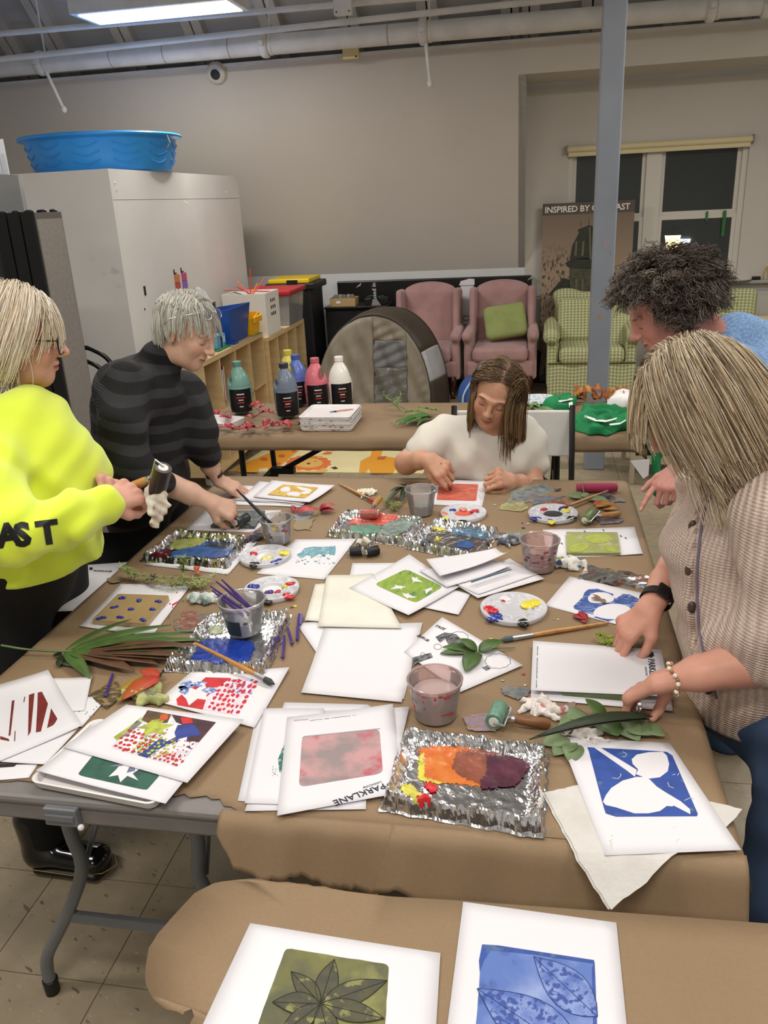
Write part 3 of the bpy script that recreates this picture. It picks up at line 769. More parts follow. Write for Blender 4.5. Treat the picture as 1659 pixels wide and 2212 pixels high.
MB().box((-2.05,5.35,.85),(-2.02,5.42,.87)).build('foot',M_BLUEB,bb)
for k,(dx,dy,dz,sx,sy,sz,c,nm,lab)in enumerate(((-.05,-.06,.20,.05,.03,.05,'#171717','toy_goggles','black toy goggles with light blue lenses in the blue bin'),(-.09,.02,.21,.06,.05,.06,'#b79a6d','cardboard_box','small brown cardboard carton in the blue bin'),(-.1,.08,.22,.05,.07,.04,'#23262b','toy_helmet','dark rounded toy lying in the blue bin'))):
 c0=Vector((-2.19+dx,5.52+dy,.85+dz));r=thing(nm,lab,nm.replace('_',' '),c0)
 if nm=='cardboard_box':
  MB().box((c0.x-sx,c0.y-sy,c0.z-.12),(c0.x+sx,c0.y+sy,c0.z+sz),bev=.003).build('carton',mat('carton_tan',c,.7),r)
  MB().box((c0.x+sx,c0.y-sy,c0.z-.02),(c0.x+sx+.002,c0.y+sy*.4,c0.z+sz-.01)).build('label',M_BLK,r)
 elif nm=='toy_goggles':
  MB().ell(c0,(sx,sy*1.6,sz)).build('body',M_BLK,r,True)
  for s in(-1,1):MB().ell(c0+Vector((.02,s*.03,.02)),(.028,.02,.04)).build('lens',mat('lens_blue','#3f93b5',.2),r,True)
 else:MB().ell(c0,(sx,sy,sz)).build('shell',mat('dark_toy','#23262b',.4),r,True);MB().tube([c0+Vector((0,-sy,0)),c0+Vector((0,0,sz+.01)),c0+Vector((0,sy,0))],.006,6).build('band',M_DKG,r)
p=Vector((-2.25,5.44,1.10));
bag=SDF(p-Vector((.12,.1,.1)),p+Vector((.12,.1,.16)),.008)
bag.ell(p,(.06,.05,.06)).ell(p+Vector((-.02,.01,.07)),(.04,.03,.06),k=.02).disp(lambda x,y,z:.012*np.sin(x*70+z*40)*np.sin(y*80-z*50))
tag(soft('plastic_bag',bag,glassy('thin_bag_plastic',(.92,.92,.93),rough=.15,alpha=.55),None),'crumpled clear plastic bag sticking up from the blue bin','bag')
tb=thing('tissue_box','light blue tissue box on the nearer cubby shelf','tissue box',(-2.1,5.17,.862))
M_TIS=mat('tissue_box_blue','#7fb6cf',.5,c2='#3f87b0',scale=18)
MB().box((-2.2,5.10,.862),(-2.05,5.26,.945),bev=.003).build('carton',M_TIS,tb)
MB().box((-2.2,5.16,.944),(-2.08,5.2,.9465)).build('slot',M_WPAP,tb);MB().box((-2.0495,5.165,.865),(-2.0485,5.195,.943)).build('side_print',mat('navy','#20305a'),tb);MB().box((-2.0495,5.21,.89),(-2.0485,5.25,.93)).build('label',mat('pale_blue','#b9d8e6',.5),tb)
tag(MB().box((-2.24,5.07,.851),(-2.03,5.29,.861),bev=.002).build('green_book',mat('green_cover','#2f8a58',.5),None),'thin green book lying under the tissue box','book')
tag(MB().box((-2.26,4.88,.851),(-2.06,5.03,.859),bev=.002).build('wooden_tray',M_BIRCH,None),'thin pale wooden board at the near end of the shelf top','board')
yb=thing('yellow_bin','yellow plastic parts bin beside the white box','bin',(-2.09,5.78,.85))
M_YEL=mat('yellow_plastic','#f0b410',.4)
open_bin(MB(),-2.09,5.79,.855,.075,.07,.085,.085,[.12,.12,.15,.15]).build('tub',M_YEL,yb)
MB().box((-2.005,5.70,.94),(-1.985,5.87,.985),bev=.006).build('front_lip',M_YEL,yb)
tag(MB().box((-2.2,5.70,.8505),(-2.0,5.89,.8545)).build('puzzle_board',mat('puzzle_green','#3f6a3c',.6,c2='#a8a08a',scale=30),None),'flat green printed board under the yellow bin','board')
wb=thing('white_box','open white fabric storage box with drinking straws inside','box',(-2.16,6.18,.80))
open_bin(MB(),-2.165,6.18,.801,.165,.165,.17,.17,.315).build('box',mat('white_fabric_box','#e6e4df',.8,bump=.2,bscale=500),wb)
for i in range(3):
 for j in range(3):MB().box((-1.9955,6.13+.045*i,.94+.05*j),(-1.9945,6.15+.045*i,.965+.05*j)).build('printed_mark',M_BLK,wb)
stc=[('#e0523a',(650-60,582),'tall red drinking straw standing upright in the white box'),]
for k,(c,a,bq,lab)in enumerate((('#e2553c',(541,655),(540,581),'red straw standing upright in the white box'),('#ee6a45',(541,642),(572,600),'orange-red straw leaning right in the white box'),('#f0a13a',(539,642),(556,612),'yellow-orange straw leaning right in the white box'),('#ee5b45',(538,637),(511,606),'red-orange straw leaning left in the white box'),('#c93a45',(535,632),(511,620),'short dark red straw leaning left in the white box'),('#c4404f',(497,627),(592,630),'long crimson straw lying across the white box top'),('#3f8a5a',(507,632),(528,638),'green straw lying in the white box'),('#bf3b50',(575,637),(590,628),'short crimson straw at the white box corner'))):
 p,q=atY(*a,6.15),atY(*bq,6.15+.02*k)
 tag(MB().tube([p+(p-q)*.15,q],.0045,7).build('drinking_straw',mat('straw_%d'%k,c,.35),None,2),lab,'straw','straws in the white box')
rb=thing('clear_bin','clear plastic bin with red lid full of small toys','bin',(-2.17,6.78,.80))
open_bin(MB(),-2.17,6.76,.801,.18,.2,.20,.22,.245).build('tub',glassy('clear_bin_plastic',(.82,.82,.83),rough=.1,alpha=.72),rb)
MB().box((-2.40,6.51,1.045),(-1.95,7.0,1.085),bev=.01).build('lid',mat('red_lid','#b3222c',.4),rb)
tc=['#b8322c','#8a6d4a','#c9c4ba','#57646a','#a8542f','#d8d2c4','#7a2f2a']
for k in range(46):
 p=Vector((-2.17+random.uniform(-.15,.17),6.76+random.uniform(-.17,.17),.825+abs(random.gauss(0,.06))))
 MB().box((-.02,-.012,-.01),(.03,.012,.012),Matrix.Translation(p)@Euler((random.random()*3,random.random()*3,random.random()*3)).to_matrix().to_4x4()).build('toy_piece',mat('toy_%d'%(k%7),tc[k%7],.5),rb)
tt=thing('storage_tote','black storage tote with yellow lid behind the red-lidded bin','tote',(-2.16,7.62,0))
M_TOTE=mat('tote_black','#17181b',.45)
MB().box((-2.42,7.42,.0),(-2.02,7.84,1.03),bev=.02).build('body',M_TOTE,tt)
MB().box((-2.45,7.40,1.0),(-1.98,7.86,1.06),bev=.012).build('rim',M_TOTE,tt)
MB().box((-2.42,7.41,1.06),(-2.03,7.84,1.10),bev=.01).build('lid',mat('yellow_lid','#e5c417',.4),tt);MB().box((-2.24,7.398,1.03),(-2.14,7.412,1.09)).build('latch',M_TOTE,tt)
# ---- black cabinet and board behind the tent
bc=thing('black_cabinet','low black cabinet behind the play tent','cabinet',(-1.62,7.9,0))
MB().box((-1.97,7.70,.04),(-1.40,8.03,.79)).build('body',mat('black_matte',''),bc);MB().box((-1.975,7.67,.79),(-1.38,8.04,.81),bev=.003).build('top',mat('black_top','#181614',.35),bc)
for x in(-1.83,-1.54):MB().box((x-.13,7.693,.06),(x+.13,7.70,.77)).build('door',mat('black_matte',''),bc)
MB().box((-1.95,7.72,0),(-1.42,8.0,.04)).build('plinth',mat('black_matte',''),bc)
bd=thing('folded_table','long black folded table top standing against the knee wall behind the armchairs','table',(-1.0,8.13,0))
MB().box((-1.95,8.145,.25),(-.05,8.19,1.0),bev=.012).build('table_top',mat('black_top',''),bd)
MB().box((-1.9,8.15,0),(-1.86,8.18,.25)).build('leg',M_BLK,bd);MB().box((-.14,8.15,0),(-.10,8.18,.25)).build('leg',M_BLK,bd)
for px_,py_ in((768,622),(1138,606)):
 p=atY(px_,py_,8.144);MB().prism([p,p+Vector((.05,0,.02)),p+Vector((.06,0,.05)),p+Vector((.02,0,.02))],(0,-.001,0)).build('scuff',mat('scuff_white','#a7a5a2',.7),bd)
cbx=thing('carton_box','open brown cardboard box on the black cabinet','box',(-1.83,7.8,.81))
open_bin(MB(),-1.80,7.78,.811,.12,.08,.125,.085,.075).build('carton',mat('carton_tan',''),cbx)
MB().box((-1.86,7.694,.84),(-1.82,7.697,.86)).build('label',M_WPAP,cbx)
for k in range(5):
 p=Vector((-1.88+.04*k,7.78,.85));tag(MB().ell(p+Vector((0,.02*(k%2),.03)),(.03,.03,.035),8,6).build('crumpled_item',mat('crumple_grey_%d'%(k%2),('#6f6a60','#8d877b')[k%2],.7),None),['crumpled grey item at the left of the brown carton','pale crumpled item second in the brown carton','crumpled grey item in the middle of the brown carton','pale crumpled item fourth in the brown carton','crumpled grey item at the right of the brown carton'][k],'scrap','scraps in the brown carton')
for k,(a,bq)in enumerate((((700,666),(812,659)),((745,665),(830,657)))):
 tag(MB().tube([atY(*a,7.76+.02*k)+Vector((0,0,.0)),atY(*bq,7.76+.02*k)],.006,6).build('dowel',mat('dowel_wood','#a88a64',.6),None),['lower thin wooden dowel lying on the black cabinet','upper thin wooden dowel lying on the black cabinet'][k],'dowel')
p=atY(809,662,7.72);sg=thing('standing_sign','narrow upright strip sign with white lettering behind the tent','sign',(p.x,7.72,.81))
MB().box((p.x-.03,7.725,.811),(p.x+.03,7.733,1.0)).build('strip',mat('black_top',''),sg);MB().prism([(p.x-.03,7.72,.811),(p.x+.06,7.72,.811),(p.x+.02,7.72,.87),(p.x-.015,7.72,.87)],(0,.004,0)).build('foot',mat('sign_foot','#8a8a88',.5),sg)
text_mesh('used in',basis((p.x+.018,7.724,.86),(0,0,1),(-1,0,0)),.055,mat('letter_white','#e8e6e2',.6),'lettering',sg)
pr=thing('printer','small black device with cables behind the play tent','device',(-1.5,7.85,.81))
MB().box((-1.60,7.75,.811),(-1.40,7.95,.87),bev=.006).build('body',M_BLK,pr);MB().tube(catmull([(-1.58,7.76,.88),(-1.53,7.72,.9),(-1.47,7.74,.885),(-1.41,7.72,.9)],5),.005,6).build('cable',mat('cable_green','#2e5a48',.5),pr)
tag(MB().box((-1.30,8.125,.77),(-1.12,8.14,.90)).build('paper_card',M_WPAP,None),'white card with yellow disc behind the left armchair','card')
# white paper banner with gold numbers between the pink chairs
pbn=thing('paper_banner','white paper banner with gold numbers hanging between the pink armchairs','banner',(-.68,8.06,.1))
MB().box((-.725,8.125,.08),(-.60,8.135,.97)).build('sheet',M_WPAP,pbn)
MB().prism([(-.74,8.12,.93),(-.59,8.12,.93),(-.59,8.12,.985),(-.64,8.12,.99),(-.72,8.12,.97)],(0,-.006,0)).build('folded_top',M_WPAP,pbn)
text_mesh('2 10',basis((-.63,8.123,.42),(0,0,1),(-1,0,0)),.13,mat('gold_ink','#b3935a',.5),'numbers',pbn)
# ---- play tent
M_TBR=mat('tent_brown','#4a4036',.55,c2='#423930',scale=4,bump=.25,bscale=14,dist=.02)
M_TTAN=mat('tent_tan','#8a8172',.5,c2='#7d7466',scale=4,bump=.2,bscale=7,stretch=(2,1,.6),dist=.03)
M_TGR=mat('tent_grey','#6b6965',.35,c2='#5b5956',scale=5,bump=.5,bscale=8,stretch=(1,1,2),dist=.03)
M_TSIL=mat('tent_silver','#b5b5b8',.4,c2='#a5a5a9',scale=5,bump=.5,bscale=12,dist=.02)
te=thing('play_tent','half dome brown and grey pop-up play tent with mesh window','tent',(-1.32,7.2,0))
tcx,tyf,tyb,tr0,tzr=-1.36,6.72,7.08,.52,.835
def arch(a,y,k=1.0):
# front hoop: half ellipse, leaning; a from 0 (right base) to pi (left base)
 x=tcx+.5*math.cos(a)*k+(.0 if y==tyf else .11);z=max(0,tzr*math.sin(a)**.85)*(1.0 if y==tyf else 1.02)
 return Vector((x,y+.12*math.sin(a),z))
def band(a0,a1,m,nm,na=14):
 def fn(u,w):
  a=a0+(a1-a0)*u;p=arch(a,tyf);q=arch(a,tyb);r=p.lerp(q,w);r.z+=.03*math.sin(w*math.pi)*math.sin(a);r.x+=.03*math.sin(w*math.pi)*math.cos(a);return r
 MB().grid(fn,na,6).build(nm,m,te,True,solid=.003)
band(math.radians(0),math.radians(16),M_TBR,'side_band');band(math.radians(16),math.radians(35),M_TSIL,'silver_band');band(math.radians(35),math.radians(150),M_TBR,'roof_band',24);band(math.radians(150),math.radians(180),M_TSIL,'silver_band')
def front(u,w):
 a=math.pi*u;p=arch(a,tyf);base=Vector((tcx+.5*math.cos(a)*.98,tyf,0.0));zz=p.z*w
 return Vector((tcx+.5*math.cos(a),tyf+.12*math.sin(a)*w+.012*math.sin(18*u+5*w)*(w*(1-w)*4),zz))
wx0,wx1,wz0,wz1=[*(atY(q_,720,tyf+.05).x for q_ in(803,876)),atY(840,794,tyf+.05).z,atY(840,737,tyf+.05).z]
def fpanel(x0,x1,z0f,z1f,m,nm):
 def fn(u,w):
  x=x0+(x1-x0)*u;ct=max(-1,min(1,(x-tcx)/.5));top=tzr*(1-ct*ct)**.425
  z0=min(z0f,top);z1=min(z1f,top);z=z0+(z1-z0)*w
  fold=.012*math.sin(40*x+18*z)+.008*math.sin(70*z-30*x)
  return Vector((x,tyf+.12*(z/tzr)*1.0*math.sqrt(max(0,1-ct*ct))**.5+fold*min(1,(top-z)*8),z))
 MB().grid(fn,22,14).build(nm,m,te,True,solid=.003)
xl,xr_=tcx-.4999,tcx+.4999
fpanel(xl,wx0,.0,2,M_TTAN,'front_panel');fpanel(wx1,xr_,0,2,M_TTAN,'front_panel');fpanel(wx0,wx1,wz1,2,M_TTAN,'front_panel');fpanel(wx0,wx1,0,wz0,M_TGR,'lower_panel')
fpanel(wx0,wx1,wz0,wz1,glassy('tent_mesh',(.30,.30,.31),rough=.6,alpha=.55),'mesh_window')
MB().tube([(x,tyf+.12*(z/tzr)+.035,z)for x,z in((wx0,wz0),(wx1,wz0),(wx1,wz1),(wx0,wz1),(wx0,wz0))],.006,6).build('window_binding',M_BLK,te)
for y in(tyf,tyb):MB().tube([arch(math.pi*k/30,y)for k in range(31)],.008,6).build('hoop',mat('tent_piping','#2a241e',.6),te,2)
# ---- pink wing chairs
M_PINK=mat('pink_upholstery','#b48d8a',.85,c2='#a98380',scale=7,bump=.15,bscale=600,sheen=.3,dist=.001)
M_LEG=mat('dark_wood_leg','#4a2417',.25,c2='#3a1b11',scale=12)
def wing_chair(loc,label,grp):
 r=thing('wing_chair',label,'armchair',(0,0,0),grp);res=.011
 s=SDF((-.36,-.05,.12),(.36,.56,1.05),res)
 T=Matrix.Rotation(math.radians(-9),3,'X')
 s.rbox((0,.44,.60),(.245,.055,.33),.05,T,0).ell((0,.495,.90),(.245,.06,.09),T,.03)
 soft('backrest',s,M_PINK,r)
 for sx in(-1,1):
  s=SDF((-.40,-.1,.12),(.40,.60,1.05),res)
  s.rbox((sx*.265,.34,.73),(.03,.12,.20),.028,Matrix.Rotation(math.radians(-9),3,'X'),0).rbox((sx*.27,.44,.60),(.035,.06,.33),.03,Matrix.Rotation(math.radians(-9),3,'X'),.03)
  soft('wing',s,M_PINK,r)
  s=SDF((-.42,-.2,.12),(.42,.60,.7),res)
  s.rbox((sx*.285,.16,.37),(.04,.25,.21),.03,None,0).cap((sx*.292,-.09,.555),(sx*.285,.35,.575),.05,.042,.03)
  soft('arm',s,M_PINK,r)
 s=SDF((-.34,-.2,.2),(.34,.5,.55),res)
 s.rbox((0,.11,.395),(.245,.27,.065),.045,None,0);soft('seat_cushion',s,M_PINK,r)
 s=SDF((-.36,-.2,.1),(.36,.5,.40),res)
 s.rbox((0,.15,.265),(.295,.28,.07),.02,None,0);soft('seat_base',s,M_PINK,r)
 for sx in(-1,1):
  MB().tube(catmull([(sx*.25,-.09,.21),(sx*.265,-.11,.14),(sx*.25,-.10,.07),(sx*.265,-.125,.012),(sx*.265,-.14,.0)],4),[.032]*5+[.025]*4+[.017]*4+[.02]*3+[.024],10).build('leg',M_LEG,r,2)
  MB().tube([(sx*.24,.42,.22),(sx*.25,.48,0)],[.025,.018],8).build('leg',M_LEG,r,2)
 r.location=loc;return r
wc=wing_chair((-1.0,7.47,0),'left pink wing armchair partly behind the play tent','pink wing chairs')
wc2=copy_thing(wc,(-.315,7.47,0),0,'right pink wing armchair holding the green cushion')
cu=SDF((-.55,7.3,.4),(.0,7.85,.95),.009)
T=Matrix.Rotation(math.radians(-22),3,'X')@Matrix.Rotation(math.radians(-8),3,'Y')
cu.rbox((-.28,7.68,.64),(.19,.05,.155),.045,T,0)
M_LIME=mat('lime_green_cotton','#9aa667',.9,c2='#8f9b5e',scale=9,bump=.5,bscale=16,dist=.01)
tag(soft('throw_cushion',cu,M_LIME,None,None,2),'plain green square cushion on the right pink armchair','cushion')
# ---- green gingham armchair
t=NT('green_gingham',.9);xyz=t.node('SeparateXYZ');t.L.new(t.tc.outputs['Object'],xyz.inputs[0])
def stripe(sock,per):
 f=t.math('FRACT',t.math('MULTIPLY',sock,1/per));return t.math('LESS_THAN',f,.5)
sx_=stripe(xyz.outputs[0],.030);sz_=stripe(t.math('ADD',xyz.outputs[2],xyz.outputs[1]),.030)
a_=t.mix(t.math('MULTIPLY',t.math('ADD',sx_,sz_),.5),'#cfcda6','#8b925c')
M_GING=t.color(a_).m
def gingham_chair(loc,label,grp):
 r=thing('gingham_armchair',label,'armchair',(0,0,0),grp);res=.011
 s=SDF((-.40,.2,.1),(.40,.70,.98),res)
 T=Matrix.Rotation(math.radians(-10),3,'X')
 s.rbox((0,.50,.56),(.31,.06,.30),.05,T,0).ell((-.21,.56,.83),(.12,.06,.06),T,.05)
 soft('backrest',s,M_GING,r)
 for sx in(-1,1):
  s=SDF((-.46,-.2,.0),(.46,.70,.75),res)
  s.rbox((sx*.33,.2,.32),(.05,.31,.22),.03,None,0).cap((sx*.345,-.12,.555),(sx*.335,.45,.58),.072,.07,.02)
  soft('arm',s,M_GING,r)
 s=SDF((-.34,-.2,.2),(.34,.55,.55),res);s.rbox((0,.12,.39),(.275,.30,.07),.045,None,0);soft('seat_cushion',s,M_GING,r)
 s=SDF((-.42,-.25,-.02),(.42,.6,.40),res);s.rbox((0,.17,.17),(.375,.31,.155),.015,None,0).disp(lambda x,y,z:.006*np.sin(x*30)*(z<.3));soft('skirt',s,M_GING,r)
 MB().tube([(-.37,-.145,.323),(.37,-.145,.323)],.006,6).build('welt',mat('welt_dark','#3f4526',.8),r)
 r.location=loc;return r
gc=gingham_chair((.475,7.42,0),'green gingham armchair beside the grey column','gingham armchairs')
gc2=copy_thing(gc,(1.47,7.38,0),-.25,'second gingham armchair behind the curly-haired woman')
for k,(c,T,hf)in enumerate((((.37,7.74,.63),Matrix.Rotation(math.radians(-14),3,'X'),(.18,.06,.19)),((.70,7.62,.56),Matrix.Rotation(math.radians(-20),3,'X')@Matrix.Rotation(math.radians(20),3,'Y'),(.14,.06,.15)))):
 s=SDF(Vector(c)-Vector((.28,.28,.28)),Vector(c)+Vector((.28,.28,.28)),.009);s.rbox(c,hf,.055,T,0)
 tag(soft('gingham_cushion',s,M_GING,None,None,2),['large gingham back cushion left of the column','gingham cushion on the armchair right of the column'][k],'cushion','gingham cushions')
 # bin + bottle beside the gingham chair
bn=thing('waste_basket','small brown waste basket by the baseboard','basket',(-.03,8.05,0))
MB().lathe([(.06,0),(.08,.27),(.085,.28),(.075,.28),(.055,.01)],(-.03,8.09,0),18).build('basket',mat('basket_brown','#4b2f24',.5),bn,2);MB().lathe([(.086,.27),(.09,.28),(.086,.29),(.082,.28)],(-.03,8.09,0),18,close=True).build('rim',mat('basket_brown',''),bn,2)
# ---- banner with tower
t=NT('banner_sky',.6);xyz=t.node('SeparateXYZ');t.L.new(t.tc.outputs['Object'],xyz.inputs[0])
tree=t.math('MULTIPLY',t.noise(t.mapv((1,1,.5)),55,6,.52,.6),t.rng(xyz.outputs[2],1.30,1.12));tree=t.math('MULTIPLY',tree,t.rng(xyz.outputs[0],.45,.30))
cs=t.mix(t.rng(xyz.outputs[2],1.62,1.0),'#6e5f52','#a08a73')
M_BSKY=t.color(t.mix(tree,cs,'#4b4238')).m
by=8.1
bx0,bx1,bz1=atY(1172,443,by).x,atY(1372,430,by).x,atY(1272,436,by).z
bn=thing('standing_banner','tall sepia banner with lettering and an old tower behind the column','banner',(.43,by+.02,0))
MB().box((bx0,by,.05),(bx1,by+.012,bz1)).build('print_panel',M_BSKY,bn)
MB().box((bx0,by-.04,0),(bx1,by+.06,.05),bev=.008).build('base',M_DKG,bn)
MB().box((bx0,by-.0012,bz1-.10),(bx1,by-.0004,bz1)).build('title_band',mat('banner_band','#594d44',.6),bn)
text_mesh('INSPIRED BY OUR PAST',basis((bx0+.018,by-.002,bz1-.078),(1,0,0),(0,0,1)),.074,mat('letter_white',''),'lettering',bn,bold=.0012,space=.97)
def bt(pts,m,nm,dy=.0016):
 P=[atY(x,y,by-dy)for x,y in pts];MB().prism(P,(0,-.0006,0)).build(nm,m,bn)
M_TW1=mat('tower_dark','#2f332c',.7,c2='#3a3d33',scale=30);M_TW2=mat('tower_trim','#6d6650',.7);M_TW3=mat('tower_mid','#454638',.7,c2='#5a5746',scale=24)
bt([(1247,496),(1273,486),(1300,497),(1300,502),(1296,505),(1250,503)],M_TW1,'tower_roof');bt([(1250,503),(1296,505),(1305,560),(1230,560),(1236,530)],M_TW1,'tower_upper')
bt([(1220,569),(1232,560),(1305,556),(1320,575),(1305,580),(1230,580)],M_TW1,'tower_cornice');bt([(1230,580),(1310,578),(1312,640),(1228,640)],M_TW3,'tower_lower')
bt([(1183,638),(1215,600),(1230,604),(1230,640)],M_TW1,'side_wing');bt([(1300,585),(1330,590),(1360,640),(1310,640)],M_TW1,'side_wing')
for a in(1243,1258):bt([(a,522),(a+4,520),(a+2,552),(a-3,553)],M_TW2,'tower_window',.0024)
bt([(1272,490),(1275,490),(1277,560),(1273,560)],M_TW2,'tower_edge',.0024)
for a in(1243,1256):bt([(a,603),(a+4,603),(a+4,632),(a,632)],M_TW2,'tower_window',.0024)
for a,z in((1254,478),(1271,472)):bt([(a,z),(a+.8,z),(a+.8,488),(a,488)],M_TW1,'finial')
# ---- side table at the right, radio cable on the sill
st=thing('side_table','pale wood side table at the right edge of the photo','table',(1.85,6.75,0))
MB().box((1.545,6.4,.70),(2.3,6.98,.735),bev=.004).build('table_top',M_BIRCH,st)
for x,y in((1.58,6.45),(1.58,6.93),(2.26,6.45),(2.26,6.93)):MB().box((x-.02,y-.02,0),(x+.02,y+.02,.70)).build('leg',mat('leg_grey','#55534f',.5),st)
cabl=thing('yellow_cable','coiled yellow cable with black plug on the window sill','cable',(2.0,YW-.03,WZ0))
p=atY(1648,590,YW-.04)
MB().tube(catmull([p+Vector((.02*math.cos(a*.9)+.03,0,.08*math.sin(a*.9)-.02))for a in range(9)],5),.006,6).build('coil',mat('cable_yellow','#c9a93a',.5),cabl,2)
MB().box((p.x-.09,p.y-.02,WZ0),(p.x-.02,p.y+.02,WZ0+.03),bev=.004).build('plug',M_BLK,cabl)
tag(MB().lathe([(0,0),(.13,0),(.16,.012),(.15,.012),(.12,.004),(0,.004)],(p.x-.25,YW-.03,WZ0),24).build('plate',mat('pale_plate','#cfcdc6',.4),None,2),'pale flat dish on the window sill beside the yellow cable','dish')
# ---- black wire cart below the second table, blue bag behind the seated woman
ct=thing('side_cart','black box on a beige metal frame stand under the second table end','cart',(.75,5.3,0))
M_BEI=mat('beige_metal','#b3a78f',.4)
MB().box((.62,5.02,.18),(1.02,5.5,.45)).build('box',mat('black_matte',''),ct)
for x in(.60,1.03):
 for y in(5.01,5.52):MB().box((x-.014,y-.014,0),(x+.014,y+.014,.47)).build('leg',M_BEI,ct)
MB().box((.60,4.995,.13),(1.03,5.53,.18)).build('shelf',M_BEI,ct);MB().tube([(.60,5.01,.48),(1.03,5.01,.48),(1.03,5.52,.48),(.60,5.52,.48),(.60,5.01,.48)],.01,8).build('top_rail',M_STEEL,ct)
bg=SDF((-.75,6.4,-.02),(-.2,6.9,.6),.01);bg.ell((-.50,6.65,.17),(.13,.11,.19)).cap((-.50,6.62,.35),(-.47,6.6,.40),.02)
bgt=thing('blue_backpack','blue bag with light blue strap behind the seated woman','bag',(-.5,6.65,0))
soft('bag_body',bg,mat('blue_fabric','#3a5a9c',.8,c2='#345292',scale=8),bgt);MB().tube(catmull([(-.58,6.56,.1),(-.57,6.55,.22),(-.50,6.58,.34)],5),.008,6).build('piping',mat('pale_blue',''),bgt,2)
# ---- play mat
t=NT('foam_mat_cream',.6);M_MAT=mat('foam_mat_cream','#ecdfae',.6,c2='#e6d8a4',scale=4)
mt=thing('play_mat','cream foam play mat with cartoon lion and giraffes on the floor','play mat',(-1.4,5.6,0))
Z0=.006
mfl,mfr=at(498,1021,0),at(913,1026,0)
mbl,mbr=at(640,930,0),at(920,925,0)
cor=[mfl+Vector((-.02,0,0)),mfr,Vector((mfr.x+.01,6.35,0)),Vector((-1.955,6.35,0)),Vector((-1.955,5.93,0))]
MB().prism([c for c in cor],(0,0,.012)).build('mat_sheet',M_MAT,mt)
def on_mat(pts,m,nm,z=.0125,sm=0):
 P=[at(x,y,z)for x,y in pts]
 if sm:P=catmull(P,sm,True)
 MB().prism(P,(0,0,.0005)).build(nm,m,mt)
M_OR=mat('print_orange','#e8a02c',.6);M_OR2=mat('print_rust','#c9692c',.6);M_LION=mat('print_lion_mane','#e2773a',.6);M_TAN=mat('print_tan','#e0b25e',.6);M_DK=mat('print_dark','#3a2c24',.6)
on_mat([(505,1018),(530,1000),(590,975),(628,961),(662,961),(630,985),(600,1010),(585,1020),(578,1020),(578,1010),(560,1012),(556,1020),(540,1020)],M_OR,'giraffe_print')
for x,y,r in((608,985,8),(570,992,9),(600,1002,7),(634,974,6)):on_mat([(x+r*math.cos(a*.7),y+r*.45*math.sin(a*.7))for a in range(9)],M_OR2,'giraffe_spot',.0131)
on_mat([(775,1020),(778,996),(800,985),(805,962),(830,962),(822,985),(860,990),(876,1000),(872,1022),(858,1022),(855,1012),(848,1022),(800,1022),(796,1012),(790,1021)],M_OR,'giraffe_print')
on_mat([(815,987),(835,985),(830,993),(814,993)],M_OR2,'giraffe_spot',.0131)
lc=(666,1001)
on_mat([(lc[0]+(46+5*(k%2))*math.cos(2*math.pi*k/28),lc[1]+(15+2*(k%2))*math.sin(2*math.pi*k/28)-1)for k in range(28)],M_LION,'lion_mane')
on_mat([(620,1020),(614,1014),(625,1009),(650,1018),(680,1018),(700,1011),(708,1016),(695,1021)],M_TAN,'lion_body',.0131)
on_mat([(lc[0]+31*math.cos(2*math.pi*k/20),lc[1]+10.5*math.sin(2*math.pi*k/20)-1)for k in range(20)],M_TAN,'lion_face',.0137)
on_mat([(661,1000),(671,1000),(666,1004)],M_DK,'lion_nose',.0143)
for x in(652,681):on_mat([(x-4,998),(x,995.5),(x+4,998),(x,996.6)],M_DK,'lion_eye',.0143)
for x,y in((653,987),(690,987)):on_mat([(x+7*math.cos(a*.8),y+3*math.sin(a*.8))for a in range(8)],M_TAN,'lion_ear',.0143)
on_mat([(714,1010),(724,1008),(730,1012),(722,1014)],M_DK,'lion_tail',.0131)
for x,y in((683,974),(695,971),(707,970),(720,972)):on_mat([(x+5*math.cos(a*.8),y+2.2*math.sin(a*.8))for a in range(8)],M_LION,'paw_print',.0131)
on_mat([(694,981),(706,975),(718,977),(714,981),(704,982)],M_LION,'paw_print',.0131)
on_mat([(905+14*math.cos(a*.7),1003+12*math.sin(a*.7))for a in range(9)],M_LION,'lion_mane')
#  tables
def kraft_mat():
 t=NT('kraft_paper',.72);v=t.mapv()
 a=t.noise(v,2.5,4,.3,.7);b=t.noise(t.mapv((1,1,1)),190,3,.3,.7);c=t.noise(v,9,3)
 col=t.mix(a,'#927a5e','#877054');col=t.mix(t.math('MULTIPLY',b,.35),col,'#7d6449')
 return t.color(col).bump(c,.18,.012).m
M_KRAFT=kraft_mat()
M_GREY=mat('grey_table_plastic','#7d7876',.5,c2='#74706e',scale=9,bump=.1,bscale=300)
M_GLEG=mat('grey_enamel_leg','#6f7276',.35)
def folding_table(label,x0,x1,y0,y1,legs=True,zt=.738):
 r=thing('folding_table',label,'table',((x0+x1)/2,(y0+y1)/2,0),'folding tables')
 MB().box((x0,y0,zt-.02),(x1,y1,zt),bev=.008).build('table_top',M_GREY,r)
 b=MB()
 b.box((x0+.004,y0+.004,zt-.055),(x1-.004,y0+.03,zt-.018),bev=.006);b.box((x0+.004,y1-.03,zt-.055),(x1-.004,y1-.004,zt-.018),bev=.006)
 b.box((x0+.004,y0+.03,zt-.055),(x0+.03,y1-.03,zt-.018));b.box((x1-.03,y0+.03,zt-.055),(x1-.004,y1-.03,zt-.018))
 b.build('apron',M_GREY,r)
 return r
